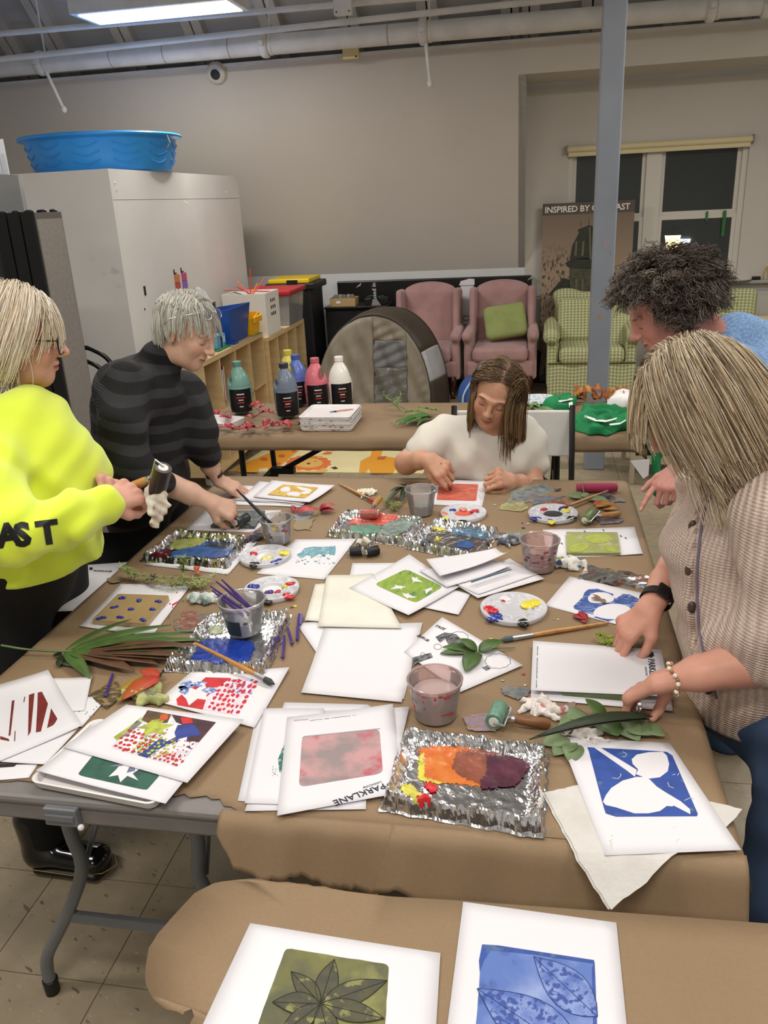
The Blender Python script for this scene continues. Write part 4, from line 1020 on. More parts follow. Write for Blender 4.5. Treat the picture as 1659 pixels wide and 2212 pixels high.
def leg_set(r,xl,xr,y,m=M_GLEG):
# S-bent tube legs with a cross bar, as on plastic folding tables
 for s,x in((-1,xl),(1,xr)):
  P=[(x+s*0,y,.70),(x,y,.50),(x+s*.01*-1,y,.40),(x+s*.035,y,.29),(x+s*.085,y,.20),(x+s*.13,y,.12),(x+s*.142,y,.07),(x+s*.142,y,.03)]
  l=MB().tube(catmull(P,4),.0145,12).build('leg',m,r,2)
  MB().lathe([(.017,0),(.018,.04),(.016,.042)],(x+s*.142,y,0),12).build('rubber_foot',M_BLK,l,2)
  MB().tube([(x+s*-.005,y+.02,.39),(x-s*.05,y+.30,.69)],.006,8).build('brace',m,r,2)
 MB().box((xl-.06,y-.006,.235),(xr+.06,y+.006,.262)).build('crossbar',m,r)
TX0_,TXM,TX1_,TY0_,TY1_=-1.185,-.437,.312,1.055,2.84
tA=folding_table('grey folding table showing bare plastic at its near left end',TX0_,TXM,TY0_,TY1_)
leg_set(tA,-.955,-.665,1.235);leg_set(tA,-.955,-.665,2.62)
q=atY(140,1773,TY0_-.004)
MB().box((q.x-.035,TY0_-.012,.69),(q.x+.03,TY0_+.004,.728),bev=.003).build('latch',M_GLEG,tA);MB().box((q.x-.03,TY0_-.016,.705),(q.x+.025,TY0_-.012,.716)).build('latch',M_GLEG,tA)
MB().ell((q.x+.035,TY0_-.012,.693),(.006,.006,.006)).build('latch_pin',M_WPAP,tA,True)
tB=folding_table('right hand folding table completely covered by the kraft paper',TXM+.004,TX1_,TY0_,TY1_)
leg_set(tB,-.2,.1,1.235);leg_set(tB,-.2,.1,2.62)
tN=folding_table('nearest folding table at the bottom of the photo',-.36,1.4,.16,.90)
leg_set(tN,-.18,.15,.4)
# kraft paper over the two main tables: flat part, right drape, torn front drape
random.seed(3)
def rough_edge(n,amp,seed):
 rg=random.Random(seed);v=[rg.uniform(-1,1)for _ in range(n+3)]
 return lambda u:amp*(v[int(u*n)]*(1-(u*n)%1)+v[int(u*n)+1]*((u*n)%1))
eR=rough_edge(60,.004,4);eL=rough_edge(40,.006,9);wr=rough_edge(14,.004,5)
ZP=.7405
def front_len(x):
 pts=[(-.52,.012),(-.49,.06),(-.46,.075),(-.38,.072),(-.30,.085),(-.215,.088),(-.19,.07),(-.10,.12),(.0,.15),(.15,.17),(.33,.18)]
 for(a,la),(b,lb)in zip(pts,pts[1:]):
  if a<=x<=b:return la+(lb-la)*(x-a)/(b-a)
 return pts[0][1]if x<pts[0][0]else pts[-1][1]
kp=thing('kraft_paper','large brown kraft paper sheet covering the main work table','paper cover',((TX0_+TX1_)/2,1.95,ZP))
XS=[TX0_-.005+(TX1_+.008-TX0_)*i/110 for i in range(111)]
def flatz(x,y):return ZP+.0012*math.sin(x*9+y*4)*math.sin(y*11)+.0005*math.sin(x*40)
def wrap_right(s,y):
 if s<=0:return TX1_+s,flatz(TX1_+s,y)
 R=.028;a=min(s/R,1.35);rest_=max(0,s-R*1.35)
 return TX1_+R*math.sin(a)+rest_*math.cos(1.35),ZP-R*(1-math.cos(a))-rest_*math.sin(1.35)
def paper_pt(xx,yy,ds=0):
 x,z=wrap_right(xx-TX1_,yy)if xx>TX1_-.0001 else(xx,flatz(xx,yy))
 return Vector((x,yy,z))
xs_all=XS+[TX1_+.012*k for k in range(1,9)]
ny=60;vs=[];fs=[]
for j in range(ny+1):
 for i,x in enumerate(xs_all):
  y0=1.092+eL((i%40)/41)if x<-.515 else TY0_+.012
  if-.53<x<-.505:y0=1.075
  vs.append(paper_pt(x+(wr(j/(ny+1))if i>108 else 0),y0+(TY1_+.03-y0)*j/ny))
nx=len(xs_all)
for j in range(ny):
 for i in range(nx-1):fs.append((j*nx+i,j*nx+i+1,(j+1)*nx+i+1,(j+1)*nx+i))
MB().add(vs,fs).build('flat_sheet',M_KRAFT,kp,True,solid=.0006)
# front drape, in two leaves either side of the tear
def drape(xa,xb,nm,n=46,tear=None):
 def fn(u,w):
  x=xa+(xb-xa)*u;Lh=front_len(x)+eR(u*.99)*1.6
  if tear=='r':x=x+(.055*w**1.4)*(u**14)*-.4;Lh+=0
  if tear=='l':x=x-.035*(1-u)**10*w
  s=w*(Lh+.035);R=.03;a=min(s/R,1.2);rs_=max(0,s-R*1.2)
  y=TY0_+.012-R*math.sin(a)-rs_*math.cos(1.2)*1.0-.006*math.sin(x*24)*w-.004*math.sin(x*61+2)*w
  z=ZP-R*(1-math.cos(a))-rs_*math.sin(1.2)
  return Vector((x,y,z+.0003))
 MB().grid(fn,n,12).build(nm,M_KRAFT,kp,True,solid=.0006)
drape(-.52,-.218,'front_drape',50,'r');drape(-.2175,.335,'front_drape',80,'l')
# near table cover with a torn rounded end
kn=thing('kraft_paper','torn rounded end of kraft paper on the nearest table','paper cover',(.4,.55,ZP))
out=[(1659,1990),(1330,1968),(1000,1945),(840,1936),(750,1925),(680,1912),(620,1904),(540,1897),(480,1901),(420,1914),(395,1935),(360,1972),(335,2005),(318,2036),(310,2062),(307,2088),(313,2120),(330,2148),(352,2166),(378,2178),(392,2184),(399,2177),(412,2172),(416,2188),(404,2205),(398,2230)]
P=[at(*p,ZP)for p in out];P2=[]
for a,b_ in zip(P,P[1:]):
 m=max(1,int((b_-a).length/.012))
 for k in range(m):P2.append(a.lerp(b_,k/m))
rg=random.Random(2);P2=[p+Vector((rg.uniform(-.0022,.0022),rg.uniform(-.0022,.0022),0))if i>8 and p.x<-.3 else p for i,p in enumerate(P2)]
P2+=[Vector((-.42,.5,ZP)),Vector((-.40,.2,ZP)),Vector((1.42,.2,ZP)),Vector((1.42,.97,ZP))]
sheet_=MB().flat(P2)
o=sheet_.build('flat_sheet',M_KRAFT,kn,False)
bm=bmesh.new();bm.from_mesh(o.data)
for _ in range(4):
 lg=[e for e in bm.edges if e.calc_length()>.045]
 if not lg:break
 bmesh.ops.subdivide_edges(bm,edges=lg,cuts=1)
bmesh.ops.triangulate(bm,faces=bm.faces)
for v_ in bm.verts:
 d=max(0,-.36-v_.co.x);e=max(0,v_.co.y-.905)
 v_.co.z+=-.55*d*d-.25*d*max(0,.8-v_.co.y)+.004*math.sin(v_.co.y*40+v_.co.x*22)*min(1,d*20)-e*e*3
bm.to_mesh(o.data);bm.free();o.data.polygons.foreach_set('use_smooth',[True]*len(o.data.polygons))
md=o.modifiers.new('thickness','SOLIDIFY');md.thickness=.0006;md.offset=0
MB().grid(lambda u,w:Vector((-.30+1.75*u,.972-.03*math.sin(w*1.4)+.0*w+(-.05)*0,ZP-.028*(1-math.cos(w*1.4))if w<.99 else ZP-.05)),40,6)
#  second table and what stands on it
T2X0,T2X1,T2Y0,T2Y1=-1.60,.43,3.475,4.06
t2=thing('folding_table','black-legged folding table covered in kraft paper behind the seated woman','table',(-.6,3.73,0))
MB().box((T2X0,T2Y0,.705),(T2X1,T2Y1,.738),bev=.006).build('table_top',M_GREY,t2)
M_BT=mat('black_tube','#0e0e0f',.35)
for x,s in((-1.36,1),(.10,-1)):
 for y in(3.53,3.98):
  l=MB().tube(catmull([(x,y,.70),(x,y,.45),(x+s*.02,y,.2),(x+s*.06,y,.03)],4),.014,10).build('leg',M_BT,t2,2)
  MB().lathe([(.017,0),(.018,.03)],(x+s*.06,y,0),10).build('rubber_foot',M_BLK,l,2)
 MB().tube([(x,3.53,.42),(x,3.98,.42)],.010,8).build('crossbar',M_BT,t2,2)
 MB().box((-.011,-.011,0),(.011,.011,.44),Matrix.Translation((x,3.73,.42))@Matrix.Rotation(s*math.radians(62),4,'Y')).build('brace',M_BT,t2)
 MB().box((x+s*.12-.05,3.71,.47),(x+s*.12+.07,3.75,.50),Matrix.Identity(4)).build('brace_clip',M_BT,t2)
k2=thing('kraft_paper','kraft paper cover with rolled edge on the second table','paper cover',(-.6,3.73,ZP))
def k2fn(u,w):
 x=T2X0-.03+(T2X1-T2X0+.07)*u
 s=w*(T2Y1-T2Y0+.02+.085);d=s-(T2Y1-T2Y0+.02)
 sag=.004*math.sin(x*13)+.003*math.sin(x*31)
 if d<=0:p=Vector((x,T2Y1+.02-s,ZP+.0008*math.sin(x*17+s*20)))
 else:
  R=.035;a=min(d/R,1.45);r_=max(0,d-R*1.45);p=Vector((x,T2Y0-R*math.sin(a)-r_*math.cos(1.45)-sag*min(1,d*10),ZP-R*(1-math.cos(a))-r_*math.sin(1.45)))
 e=max(0,x-T2X1+.02);p.z-=e*e*10
 e=max(0,T2X0+.02-x);p.z-=e*e*8
 return p
MB().grid(k2fn,90,40).build('flat_sheet',M_KRAFT,k2,True,solid=.0006)
ZT2=.7425
# paint jugs
def jug(px_,py_,hgt,label,c,ccap,yaw,w=.057,c2=None):
 p=at(px_,py_,ZT2);r=thing('paint_jug',label,'paint bottle',p,'paint jugs on the second table')
 mcol=mat('jug_'+c,c,.32,coat=.2);s=SDF((-.10,-.10,-.005),(.10,.10,hgt+.02),.0052)
 hb=hgt*.56
 s.cap((0,0,.05),(0,0,hb-.03),w*.97,w*.97,0).rbox((0,0,.07),(w*.96,w*.96,.07),w*.9,None,.01).half((0,0,-1),(0,0,.001),.01)
 s.ell((0,0,hb-.01),(w*1.0,w*1.0,hgt*.36),None,.02).cap((0,0,hgt*.8),(0,0,hgt*.93),w*.36,w*.33,.02)
 s.half((0,0,1),(0,0,hgt*.93),.004)
 s.ecap((w*.56,-.1,hb+.034),(w*.56,.1,hb+.034),(.0115,.028),(.0115,.028),(1,0,0),.008,'sub')
 s.disp(lambda x,y,z:.0015*((np.abs(z-hb+.005)<.004))+.0015*(np.abs(z-.022)<.003))
 Mx=Matrix.Translation(p)@Matrix.Rotation(yaw,4,'Z')
 soft('jug_body',s,mcol,r,Mx)
 MB().lathe([(w*.40,hgt*.915),(w*.40,hgt*.99),(w*.36,hgt),(0,hgt)],p,22).build('cap',mat('cap_'+ccap,ccap,.4),r,2)
 n_=22
 lb=MB().grid(lambda u,v_:p+Vector(((w+.0045)*math.cos(-2.2+2.0*u),(w+.0045)*math.sin(-2.2+2.0*u),.02+.115*v_)),n_,2).build('label',mat('label_black','#101012',.4),r,True)
 for kk,(h_,wd,cc)in enumerate(((.112,.6,'#e8e6e2'),(.096,.7,'#c23b3b'),(.083,.4,'#d8d4cc'),(.07,.5,'#c23b3b'),(.05,.3,'#d8d4cc'))):
  MB().grid(lambda u,v_:p+Vector(((w+.0052)*math.cos(-1.2-(.5*wd)+wd*u),(w+.0052)*math.sin(-1.2-(.5*wd)+wd*u),h_-.004+.005*v_)),8,2).build('label_print',mat('lbl_'+cc,cc,.5),r)
jug(523,893,.265,'dark green paint jug with grip hole at the left','#6f9a8f','#5d8880',math.pi)
jug(622,902,.27,'slate grey paint jug with grip hole in front','#6f7a8c','#2f3440',math.pi)
jug(646,876,.265,'royal blue paint jug behind the slate one','#5a70b8','#4459a0',math.pi+.5)
jug(630,868,.275,'yellow paint jug hidden behind the blue and slate jugs','#d8ca58','#cfc04e',math.pi)
jug(687,884,.262,'red-pink paint jug left of the white jug','#d4707c','#c46470',.1)
jug(738,881,.262,'white paint jug at the right of the row','#e9e6df','#efece6',1.2)
# stack of white melamine trays
random.seed(11)
trc=[at(641,921,ZT2),at(757,921,ZT2),at(768,892,ZT2+.05),at(652,892,ZT2+.05)]
cxy=Vector((-1.04,3.63,0));cxy=(at(643,932,ZT2)+at(757,930,ZT2))/2+Vector((.01,.11,0))
M_TRAYW=mat('white_tray_plastic','#e9e6e6',.35,c2='#e2dedd',scale=8)
hx=(at(757,930,ZT2)-at(643,932,ZT2)).length/2
def tray_mesh(hx,hy,hgt=.012,t=.002,rim=.006):
 b=MB();n_=6
 def ring(sx,sy,z,rr):
  P=[]
  for cx_,cy_,a0 in((sx-rr,sy-rr,0),(-sx+rr,sy-rr,90),(-sx+rr,-sy+rr,180),(sx-rr,-sy+rr,270)):
   for k in range(n_+1):a=math.radians(a0+90*k/n_);P.append(Vector((cx_+rr*math.cos(a),cy_+rr*math.sin(a),z)))
  return P
 rs=[ring(hx-.006,hy-.006,0,.016),ring(hx,hy,hgt,.02),ring(hx-rim*.4,hy-rim*.4,hgt+.001,.02),ring(hx-rim,hy-rim,hgt-.001,.016),ring(hx-rim-.005,hy-rim-.005,t,.012)]
 N=len(rs[0]);vs=[p for r_ in rs for p in r_];fs=[tuple(range(N-1,-1,-1))]
 for i in range(len(rs)-1):
  for k in range(N):fs.append((i*N+k,i*N+(k+1)%N,(i+1)*N+(k+1)%N,(i+1)*N+k))
 fs.append(tuple((len(rs)-1)*N+k for k in range(N)))
 return b.add(vs,fs)
tme=tray_mesh(hx,.125).build('paint_tray',M_TRAYW,None,2)
TL=['bottom','second','third','fourth','fifth','sixth','seventh','top']
for k in range(8):
 o=tme if k==0 else tme.copy()
 if k:COL.objects.link(o)
 o.location=(cxy.x+random.uniform(-.003,.003),cxy.y+random.uniform(-.003,.003),ZT2+.0012+k*.0078);o.rotation_euler.z=random.uniform(-.01,.01)
 tag(o,'%s white plastic tray of the stack by the paint jugs'%(TL[k]+(' ' if k in(0,7)else ' from bottom')).strip(),'tray','stacked white trays')
ztop=ZT2+.0012+7*.0078
for k,(dx,dy,c,pts)in enumerate(((0,0,'#c98a78',((.0,.03),(.05,.06),(.09,.075),(.10,.06),(.06,.03),(.02,.01))),(0,0,'#5a78a8',((-.01,.02),(.02,.03),(.03,.01),(.0,.0))))):
 MB().prism([(dx+x,dy+y,.0034)for x,y in pts],(0,0,.0004)).build('paint_smear',mat('smear_t%d'%k,c,.5),o)
for k in range(26):
 a=random.uniform(-hx*.95,hx*.95);zz=ztop+random.uniform(-.055,.008)
 MB().box((a,-.1262,zz-ztop),(a+random.uniform(.004,.02),-.1245,zz-ztop+.003)).build('paint_stain',mat('stain_%d'%(k%4),('#7c8a9a','#b06a68','#c9b070','#55606a')[k%4],.6),o)
 #  plants
def leaf(mb,base,tip,w,nrm=(0,0,1),curl=.15,n=7,fold=.15,lobes=0):
 base,tip,nrm=Vector(base),Vector(tip),Vector(nrm);d=tip-base;L=d.length;d.normalize();sd=nrm.cross(d).normalized();up=d.cross(sd)
 vs=[];
 for i in range(n+1):
  t=i/n;ww=w*.5*math.sin(math.pi*min(1,t**.8*.97+.015))**.8
  if lobes:ww*=1+.35*math.sin(t*lobes*math.pi*2)
  c=base+d*(L*t)+up*(curl*L*math.sin(t*math.pi)-.0*t)
  vs+=[c-sd*ww+up*(fold*ww),c,c+sd*ww+up*(fold*ww)]
 fs=[]
 for i in range(n):
  a=i*3;fs+=[(a,a+1,a+4,a+3),(a+1,a+2,a+5,a+4)]
 return mb.add(vs,fs)
M_RLEAF=mat('red_leaf','#b02f3c',.5,c2='#8e2230',scale=40);M_RLEAF2=mat('red_leaf_pink','#c24a4a',.5,c2='#a8323a',scale=40)
M_STEM=mat('stem_brown','#7a6a44',.7)
def sprig(name,label,stem_px,n,lw,m1,m2,z=ZT2,seed=1,hl=.03,zamp=.03,cat='leaves'):
 rg=random.Random(seed);S=catmull([at(a,b_,z+dz)for a,b_,dz in stem_px],6)
 r=thing(name,label,cat,(S[0].x,S[0].y,z))
 MB().tube([s_+Vector((0,0,.003))for s_ in S],.0018,6).build('stem',M_STEM,r,2)
 for k in range(n):
  s_=S[int((k+.5)/n*(len(S)-1))];a=rg.uniform(0,6.28)
  d=Vector((math.cos(a),math.sin(a),rg.uniform(-.05,.45)));L=lw*rg.uniform(.7,1.2)
  b0=s_+Vector((0,0,.004));tp=b0+d*L;tp.z=max(tp.z,z+.004)
  leaf(MB(),b0+d*.006,tp,L*.55,(rg.uniform(-.4,.4),rg.uniform(-.6,.1),1),rg.uniform(.05,.25)).build('leaf',m1 if rg.random()<.6 else m2,r,True,solid=.0004)
 return r
sprig('leaf_sprig','long sprig of red leaves lying in front of the jugs',[(500,930,.01),(545,925,.02),(590,922,.02),(650,918,.015),(700,912,.01)],26,.055,M_RLEAF,M_RLEAF2,seed=5)
sprig('leaf_sprig','red leaf sprig behind the small white tray',[(425,905,.02),(455,900,.02),(485,902,.02),(505,907,.01)],9,.06,M_RLEAF,M_RLEAF2,seed=8)
sprig('leaf_sprig','upright red leaf twig between the two grip jugs',[(545,905,.05),(560,895,.10),(580,890,.10),(600,898,.07)],5,.05,M_RLEAF,M_RLEAF2,seed=9)
sprig('leaf_sprig','bright red leaves at the foot of the green jug',[(535,882,.03),(548,880,.05),(560,888,.03)],5,.06,M_RLEAF2,M_RLEAF,seed=12)
# white low tray with a leaf
wt=thing('white_dish','shallow white rectangular dish at the left end of the second table','tray',at(468,920,ZT2))
Mx=Matrix.Translation(at(468,922,ZT2)+Vector((.0,.03,0)))@Matrix.Rotation(-.25,4,'Z')
b=tray_mesh(.11,.075,.03,.003);b.v=[Mx@v_ for v_ in b.v];b.build('dish',M_TRAYW,wt,2)
leaf_o=leaf(MB(),at(428,918,ZT2+.035),at(452,912,ZT2+.04),.05,(0,-.5,1)).build('red_leaf',M_RLEAF,None,True,solid=.0005);tag(leaf_o,'single big red leaf lying over the white dish','leaf')
# green herbs and blades
M_HERB=mat('herb_green','#6f8f45',.5,c2='#88a858',scale=30);M_BLADE=mat('blade_green','#3f6a34',.4,c2='#55803f',scale=20)
def blades(name,label,base_px,tips,w,m,z,lift=.02,cat='leaves'):
 b0=at(*base_px,z);r=thing(name,label,cat,b0);
 for k,(a,b_,dz)in enumerate(tips):
  tp=at(a,b_,z+dz);st=b0+Vector(((k%3-1)*.008,(k%2)*.008,.002+k*.0012));leaf(MB(),st,tp,w,(0,-.3,1),.08,8,.3).build('leaf_blade',m,r,True,solid=.0006)
 return r
blades('leek_leaves','bunch of long dark green blades on the second table',(935,905),[(843,915,.01),(850,921,.01),(862,912,.03),(875,918,.02),(890,910,.03),(868,905,.03),(900,920,.015)],.022,M_BLADE,ZT2)
def fern(name,label,pxs,z,m,seed,fl=.03,dens=9,cat='leaves',rs=.0012):
 rg=random.Random(seed);r=thing(name,label,cat,at(pxs[0][0][0],pxs[0][0][1],z))
 for path in pxs:
  S=catmull([at(q_[0],q_[1],z+(q_[2]if len(q_)>2 else .01))for q_ in path],5);MB().tube(S,rs,5).build('stem',m,r)
  b=MB()
  for s_ in S[3:]:
   for k in range(dens):
    a=rg.uniform(0,6.28);d=Vector((math.cos(a),math.sin(a),rg.uniform(-.2,.6))).normalized();leaf(b,s_,s_+d*fl*rg.uniform(.5,1),fl*.16,(0,0,1),.1,3)
  tag(b.build('leaflets',m,r,True),kind='stuff')
 return r
fern('herb_sprig','feathery green herb sprig lying right of the white jug',[[(925,895,.02),(900,888,.04),(875,890,.04)],[(935,890,.02),(905,895,.03),(880,900,.03)],[(960,890,.01),(930,884,.03),(905,880,.03)]],ZT2,M_HERB,3,.028)
fern('herb_sprig','thin upright herb stalk leaning above the second table',[[(890,905,.01),(862,885,.03),(858,870,.07),(866,850,.10)],[(862,885,.03),(845,868,.08),(828,850,.11)]],ZT2,M_HERB,4,.03,4)
leaf(b:=MB(),at(825,882,ZT2+.002),at(880,888,ZT2+.004),.008);tag(b.build('dry_grass',mat('blade_dark','#3f3a2c',.6),None,True,solid=.0005),'narrow dark dry blade lying behind the herbs','leaf')
# right end of the second table
pp=thing('paper_plate','pale patterned paper plate at the right of the second table','plate',at(1163,868,ZT2))
MB().lathe([(0,.0),(.075,.0),(.095,.012),(.11,.014),(.109,.016),(.094,.0145),(.074,.003),(0,.003)],at(1163,868,ZT2),30).build('plate',mat('plate_pattern','#d9dde0',.5,c2='#a9bccb',scale=45,lo=.5,hi=.56),pp,2);MB().lathe([(.11,.0138),(.1115,.015),(.11,.0165),(.1085,.015)],at(1163,868,ZT2),30,close=True).build('rim',mat('plate_rim','#9db0bd',.5),pp,2)
blades('corn_leaves','green folded leaves beside the patterned plate',(1150,885),[(1160,868,.02),(1172,905,.03),(1165,880,.05),(1195,905,.01),(1210,898,.01),(1140,875,.03)],.03,mat('leaf_pale_green','#7d9a6a',.5,c2='#62834f',scale=20),ZT2)
pf=thing('foil_wrapper','purple and white printed wrapper lying by the seated woman','wrapper',at(1180,925,ZT2))
MB().prism([at(x,y,ZT2+.001)for x,y in((1158,917),(1192,918),(1206,925),(1196,930),(1160,932))],(0,0,.002)).build('wrapper',mat('purple_foil','#5a5a9c',.35,c2='#cfd0dc',scale=60,lo=.48,hi=.55),pf);MB().prism([at(x,y,ZT2+.0035)for x,y in((1170,919),(1180,919),(1190,931),(1183,931))],(0,0,.0006)).build('white_band',M_WPAP,pf)
def cloth(name,label,pxs,z,thick,m,cat,seed=0,amp=.012,res=.007,fold=70):
 P=[at(a,b_,z)for a,b_ in pxs];c=sum(P,Vector())/len(P);lo=Vector((min(p.x for p in P)-.05,min(p.y for p in P)-.05,z-.02));hi=Vector((max(p.x for p in P)+.05,max(p.y for p in P)+.05,z+thick+.05))
 s=SDF(lo,hi,res);rg=random.Random(seed);R=max((hi.x-lo.x),(hi.y-lo.y))*.16
 tri=[P[i].lerp(c,k)for i in range(len(P))for k in(.18,.5,.8)]+[c]
 for i,p in enumerate(P):
  q_=P[(i+1)%len(P)]
  for k in(.2,.5,.8):
   a=p.lerp(c,k*.7+.1);e=q_.lerp(c,k*.7+.1);h_=thick*(.35+.5*rg.random())*(.5+.5*k)
   s.ecap((a.x,a.y,z+h_*.4),(e.x,e.y,z+h_*.5),(R*.5,thick*.3),(R*.5,thick*.3),(e.y-a.y,a.x-e.x,rg.uniform(-.3,.3))if(e-a).length>.01 else(1,0,0),.02)
 ph=rg.random()*6;s.disp(lambda x,y,zz:amp*np.sin(x*fold+y*fold*.6+ph)*np.sin(y*fold*.8-x*fold*.4)+amp*.5*np.sin(x*fold*2.1-y*fold*1.3))
 s.half((0,0,-1),(0,0,z+.0006),.002)
 return soft(name,s,m,None,None,1)
M_GRN=mat('green_cotton','#1f8a52',.85,c2='#1a7a48',scale=8,bump=.4,bscale=30,dist=.004)
g1=cloth('tshirt',None,[(1215,925),(1245,905),(1250,888),(1330,890),(1372,905),(1378,930),(1330,935),(1300,945),(1270,945)],ZT2,.035,M_GRN,'shirt',1,.0035,fold=38)
g1t=tag(g1,'large crumpled green t-shirt with white print on second table','shirt','green t-shirts')
for k,pts in enumerate((((1262,897),(1275,901),(1290,906),(1310,908),(1333,902),(1330,906),(1308,912),(1285,910),(1268,903)),((1315,916),(1340,913),(1352,906),(1350,910),(1338,917),(1318,919)),((1262,900),(1266,897),(1268,899),(1264,902)))):
 MB().prism([at(x,y,ZT2+.052)for x,y in pts],(0,0,.0008)).build('white_print',mat('print_white','#e8ece8',.7),g1)
g2=cloth('tshirt',None,[(1163,882),(1195,872),(1205,860),(1240,862),(1245,875),(1230,892),(1200,893)],ZT2,.03,M_GRN,'shirt',2,.0035,fold=42)
tag(g2,'smaller green t-shirt beside the patterned plate','shirt','green t-shirts')
for pts in(((1205,866),(1235,860),(1238,863),(1208,869)),((1228,870),(1236,868),(1237,880),(1229,881))):MB().prism([at(x,y,ZT2+.045)for x,y in pts],(0,0,.0008)).build('white_print',mat('print_white',''),g2)
s=SDF((.36,3.22,.42),(.62,3.72,.80),.008);rg=random.Random(4)
s.ecap((.455,3.58,.755),(.505,3.46,.69),(.10,.012),(.09,.012),(.2,1,0),.02).ecap((.505,3.46,.69),(.52,3.42,.5),(.09,.012),(.05,.012),(.2,1,0),.02).disp(lambda x,y,z:.006*np.sin(y*60+z*14))
tag(soft('tshirt',s,M_GRN,None),'green t-shirt hanging off the right end of the second table','shirt','green t-shirts')
# brown dry leaves pile, napkins
M_DRY=mat('dry_leaf_brown','#a8642c',.55,c2='#7d431c',scale=25);M_DRY2=mat('dry_leaf_ochre','#c08a3a',.55,c2='#8f5a22',scale=25)
rg=random.Random(21);k=0
for row,(y_,z_)in enumerate(((866,.0),(858,.02),(852,.035))):
 for x_ in range(1245,1370,17):
  b0=at(x_+rg.uniform(-5,5),y_+rg.uniform(-4,4),ZT2+z_+.006);a=rg.uniform(0,6.28);d=Vector((math.cos(a),math.sin(a)*.6,rg.uniform(.0,.6)))
  o=leaf(MB(),b0,b0+d*rg.uniform(.05,.075),.05,(rg.uniform(-.7,.7),-.7,1),rg.uniform(.15,.4),6,.35,2).build('dry_leaf',M_DRY if k%3 else M_DRY2,None,True,solid=.0006)
  tag(o,'curled dry brown leaf in the heap behind the green t-shirts' if k%3 else 'curled ochre leaf in the heap behind the green t-shirts','leaf','dry brown leaves in the heap' if k%3 else 'dry ochre leaves in the heap');k+=1
M_NAP=mat('white_tissue','#efeeee',.9,c2='#e4e3e3',scale=14,bump=.4,bscale=40,dist=.004)
n1=cloth('napkin',None,[(1312,880),(1315,862),(1345,852),(1368,862),(1375,880),(1345,884)],ZT2+.012,.055,M_NAP,'napkin',5,.004,fold=45)
tag(n1,'crumpled white napkin beside the brown leaves','napkin')
n2=cloth('bubble_wrap',None,[(1365,900),(1385,895),(1412,905),(1412,918),(1372,915)],ZT2,.04,M_NAP,'napkin',6,.004)
tag(n2,'white padded wrap at the right corner of the second table','wrap')
o=MB().prism([Vector((.395,3.365,.66)),Vector((.47,3.36,.67)),Vector((.47,3.36,.60)),Vector((.45,3.36,.585))],(0,-.002,0)).build('paper_scrap',M_WPAP,None);tag(o,'small white paper triangle hanging below the second table corner','paper')
#  paper sheets and prints on the work table
ZS0=ZP+.0016
M_PAPER=mat('letter_paper','#dfdde2',.7,c2='#dad8dd',scale=2.5)
M_TOWEL=mat('paper_towel','#cfccc8',.9,c2='#c6c3be',scale=22,bump=.5,bscale=150,dist=.002)
M_CREAM=mat('cream_tissue','#e0ddd2',.85,c2='#d9d6ca',scale=12,bump=.3,bscale=120,dist=.002)
def sheet(px4,layer,label,name='paper_sheet',cat='paper',m=None,lift=(0,0,0,0),group=None,wav=.0,n=11,z=None,bulge=0.0):
 """px4: top-left, top-right, bottom-right, bottom-left corners as seen in the photo"""
 z=ZS0+layer*.0009 if z is None else z
 A,B,C_,D=[at(a,b_,z)for a,b_ in px4]
 def fn(u,w):
  p=A.lerp(B,u).lerp(D.lerp(C_,u),w)
  k=((1-u)*(1-w),u*(1-w),u*w,(1-u)*w)
  p.z+=sum(l*(max(0,q-.35)/.65)**2 for l,q in zip(lift,k))+wav*(math.sin(u*7+layer)*math.sin(w*5+layer*2)*.5+.5)+bulge*math.sin(math.pi*w)*u*u
  return p
 o=MB().grid(fn,n,n).build(name,m or M_PAPER,None,True,solid=.0003)
 tag(o,label,cat,group);o['_z']=z;return o
def decal(par,pts,m,name='print',dz=.0004,sm=0,z=None):
 z=(par['_z']if z is None else z)+.00018+dz
 P=[at(a,b_,z)for a,b_ in pts]
 if sm:P=catmull(P,sm,True)
 return MB().prism(P,(0,0,.00012)).build(name,m,par)
def rrect(p4,r=.12,n=4,noise=0,seed=0):
 """rounded quad in pixel space"""
 rg=random.Random(seed);out=[]
 for i in range(4):
  a,p,c=Vector((*p4[i-1],0)),Vector((*p4[i],0)),Vector((*p4[(i+1)%4],0))
  s_=p.lerp(a,r);e=p.lerp(c,r)
  for k in range(n+1):
   t_=k/n;q_=s_.lerp(p,t_).lerp(p.lerp(e,t_),t_);out.append((q_.x+rg.uniform(-noise,noise),q_.y+rg.uniform(-noise,noise)))
  if noise:
   nx_=Vector((*p4[(i+1)%4],0));f=e;g=nx_.lerp(p,r)
   for k in range(1,8):q_=f.lerp(g,k/8);out.append((q_.x+rg.uniform(-noise,noise),q_.y+rg.uniform(-noise,noise)))
 return out
def quad(p4):
 A,B,C_,D=[Vector((*p,0))for p in p4]
 def f(u,w):
  p=A.lerp(B,u).lerp(D.lerp(C_,u),w);return(p.x,p.y)
 return f
def ink(name,c,c2,scale=30,lo=.4,hi=.6,c3=None,sc3=60,rough=.55,stretch=None,lo3=.55,hi3=.62,bump=.0):
 if name in _m:return _m[name]
 t=NT(name,rough);v=t.mapv(stretch or(1,1,1));col=t.mix(t.noise(v,scale,5,lo,hi),c,c2)
 if c3:col=t.mix(t.noise(v,sc3,4,lo3,hi3),col,c3)
 t.color(col)
 if bump:t.bump(t.noise(v,scale*3,3),bump,.002)
 _m[name]=t.m;return t.m
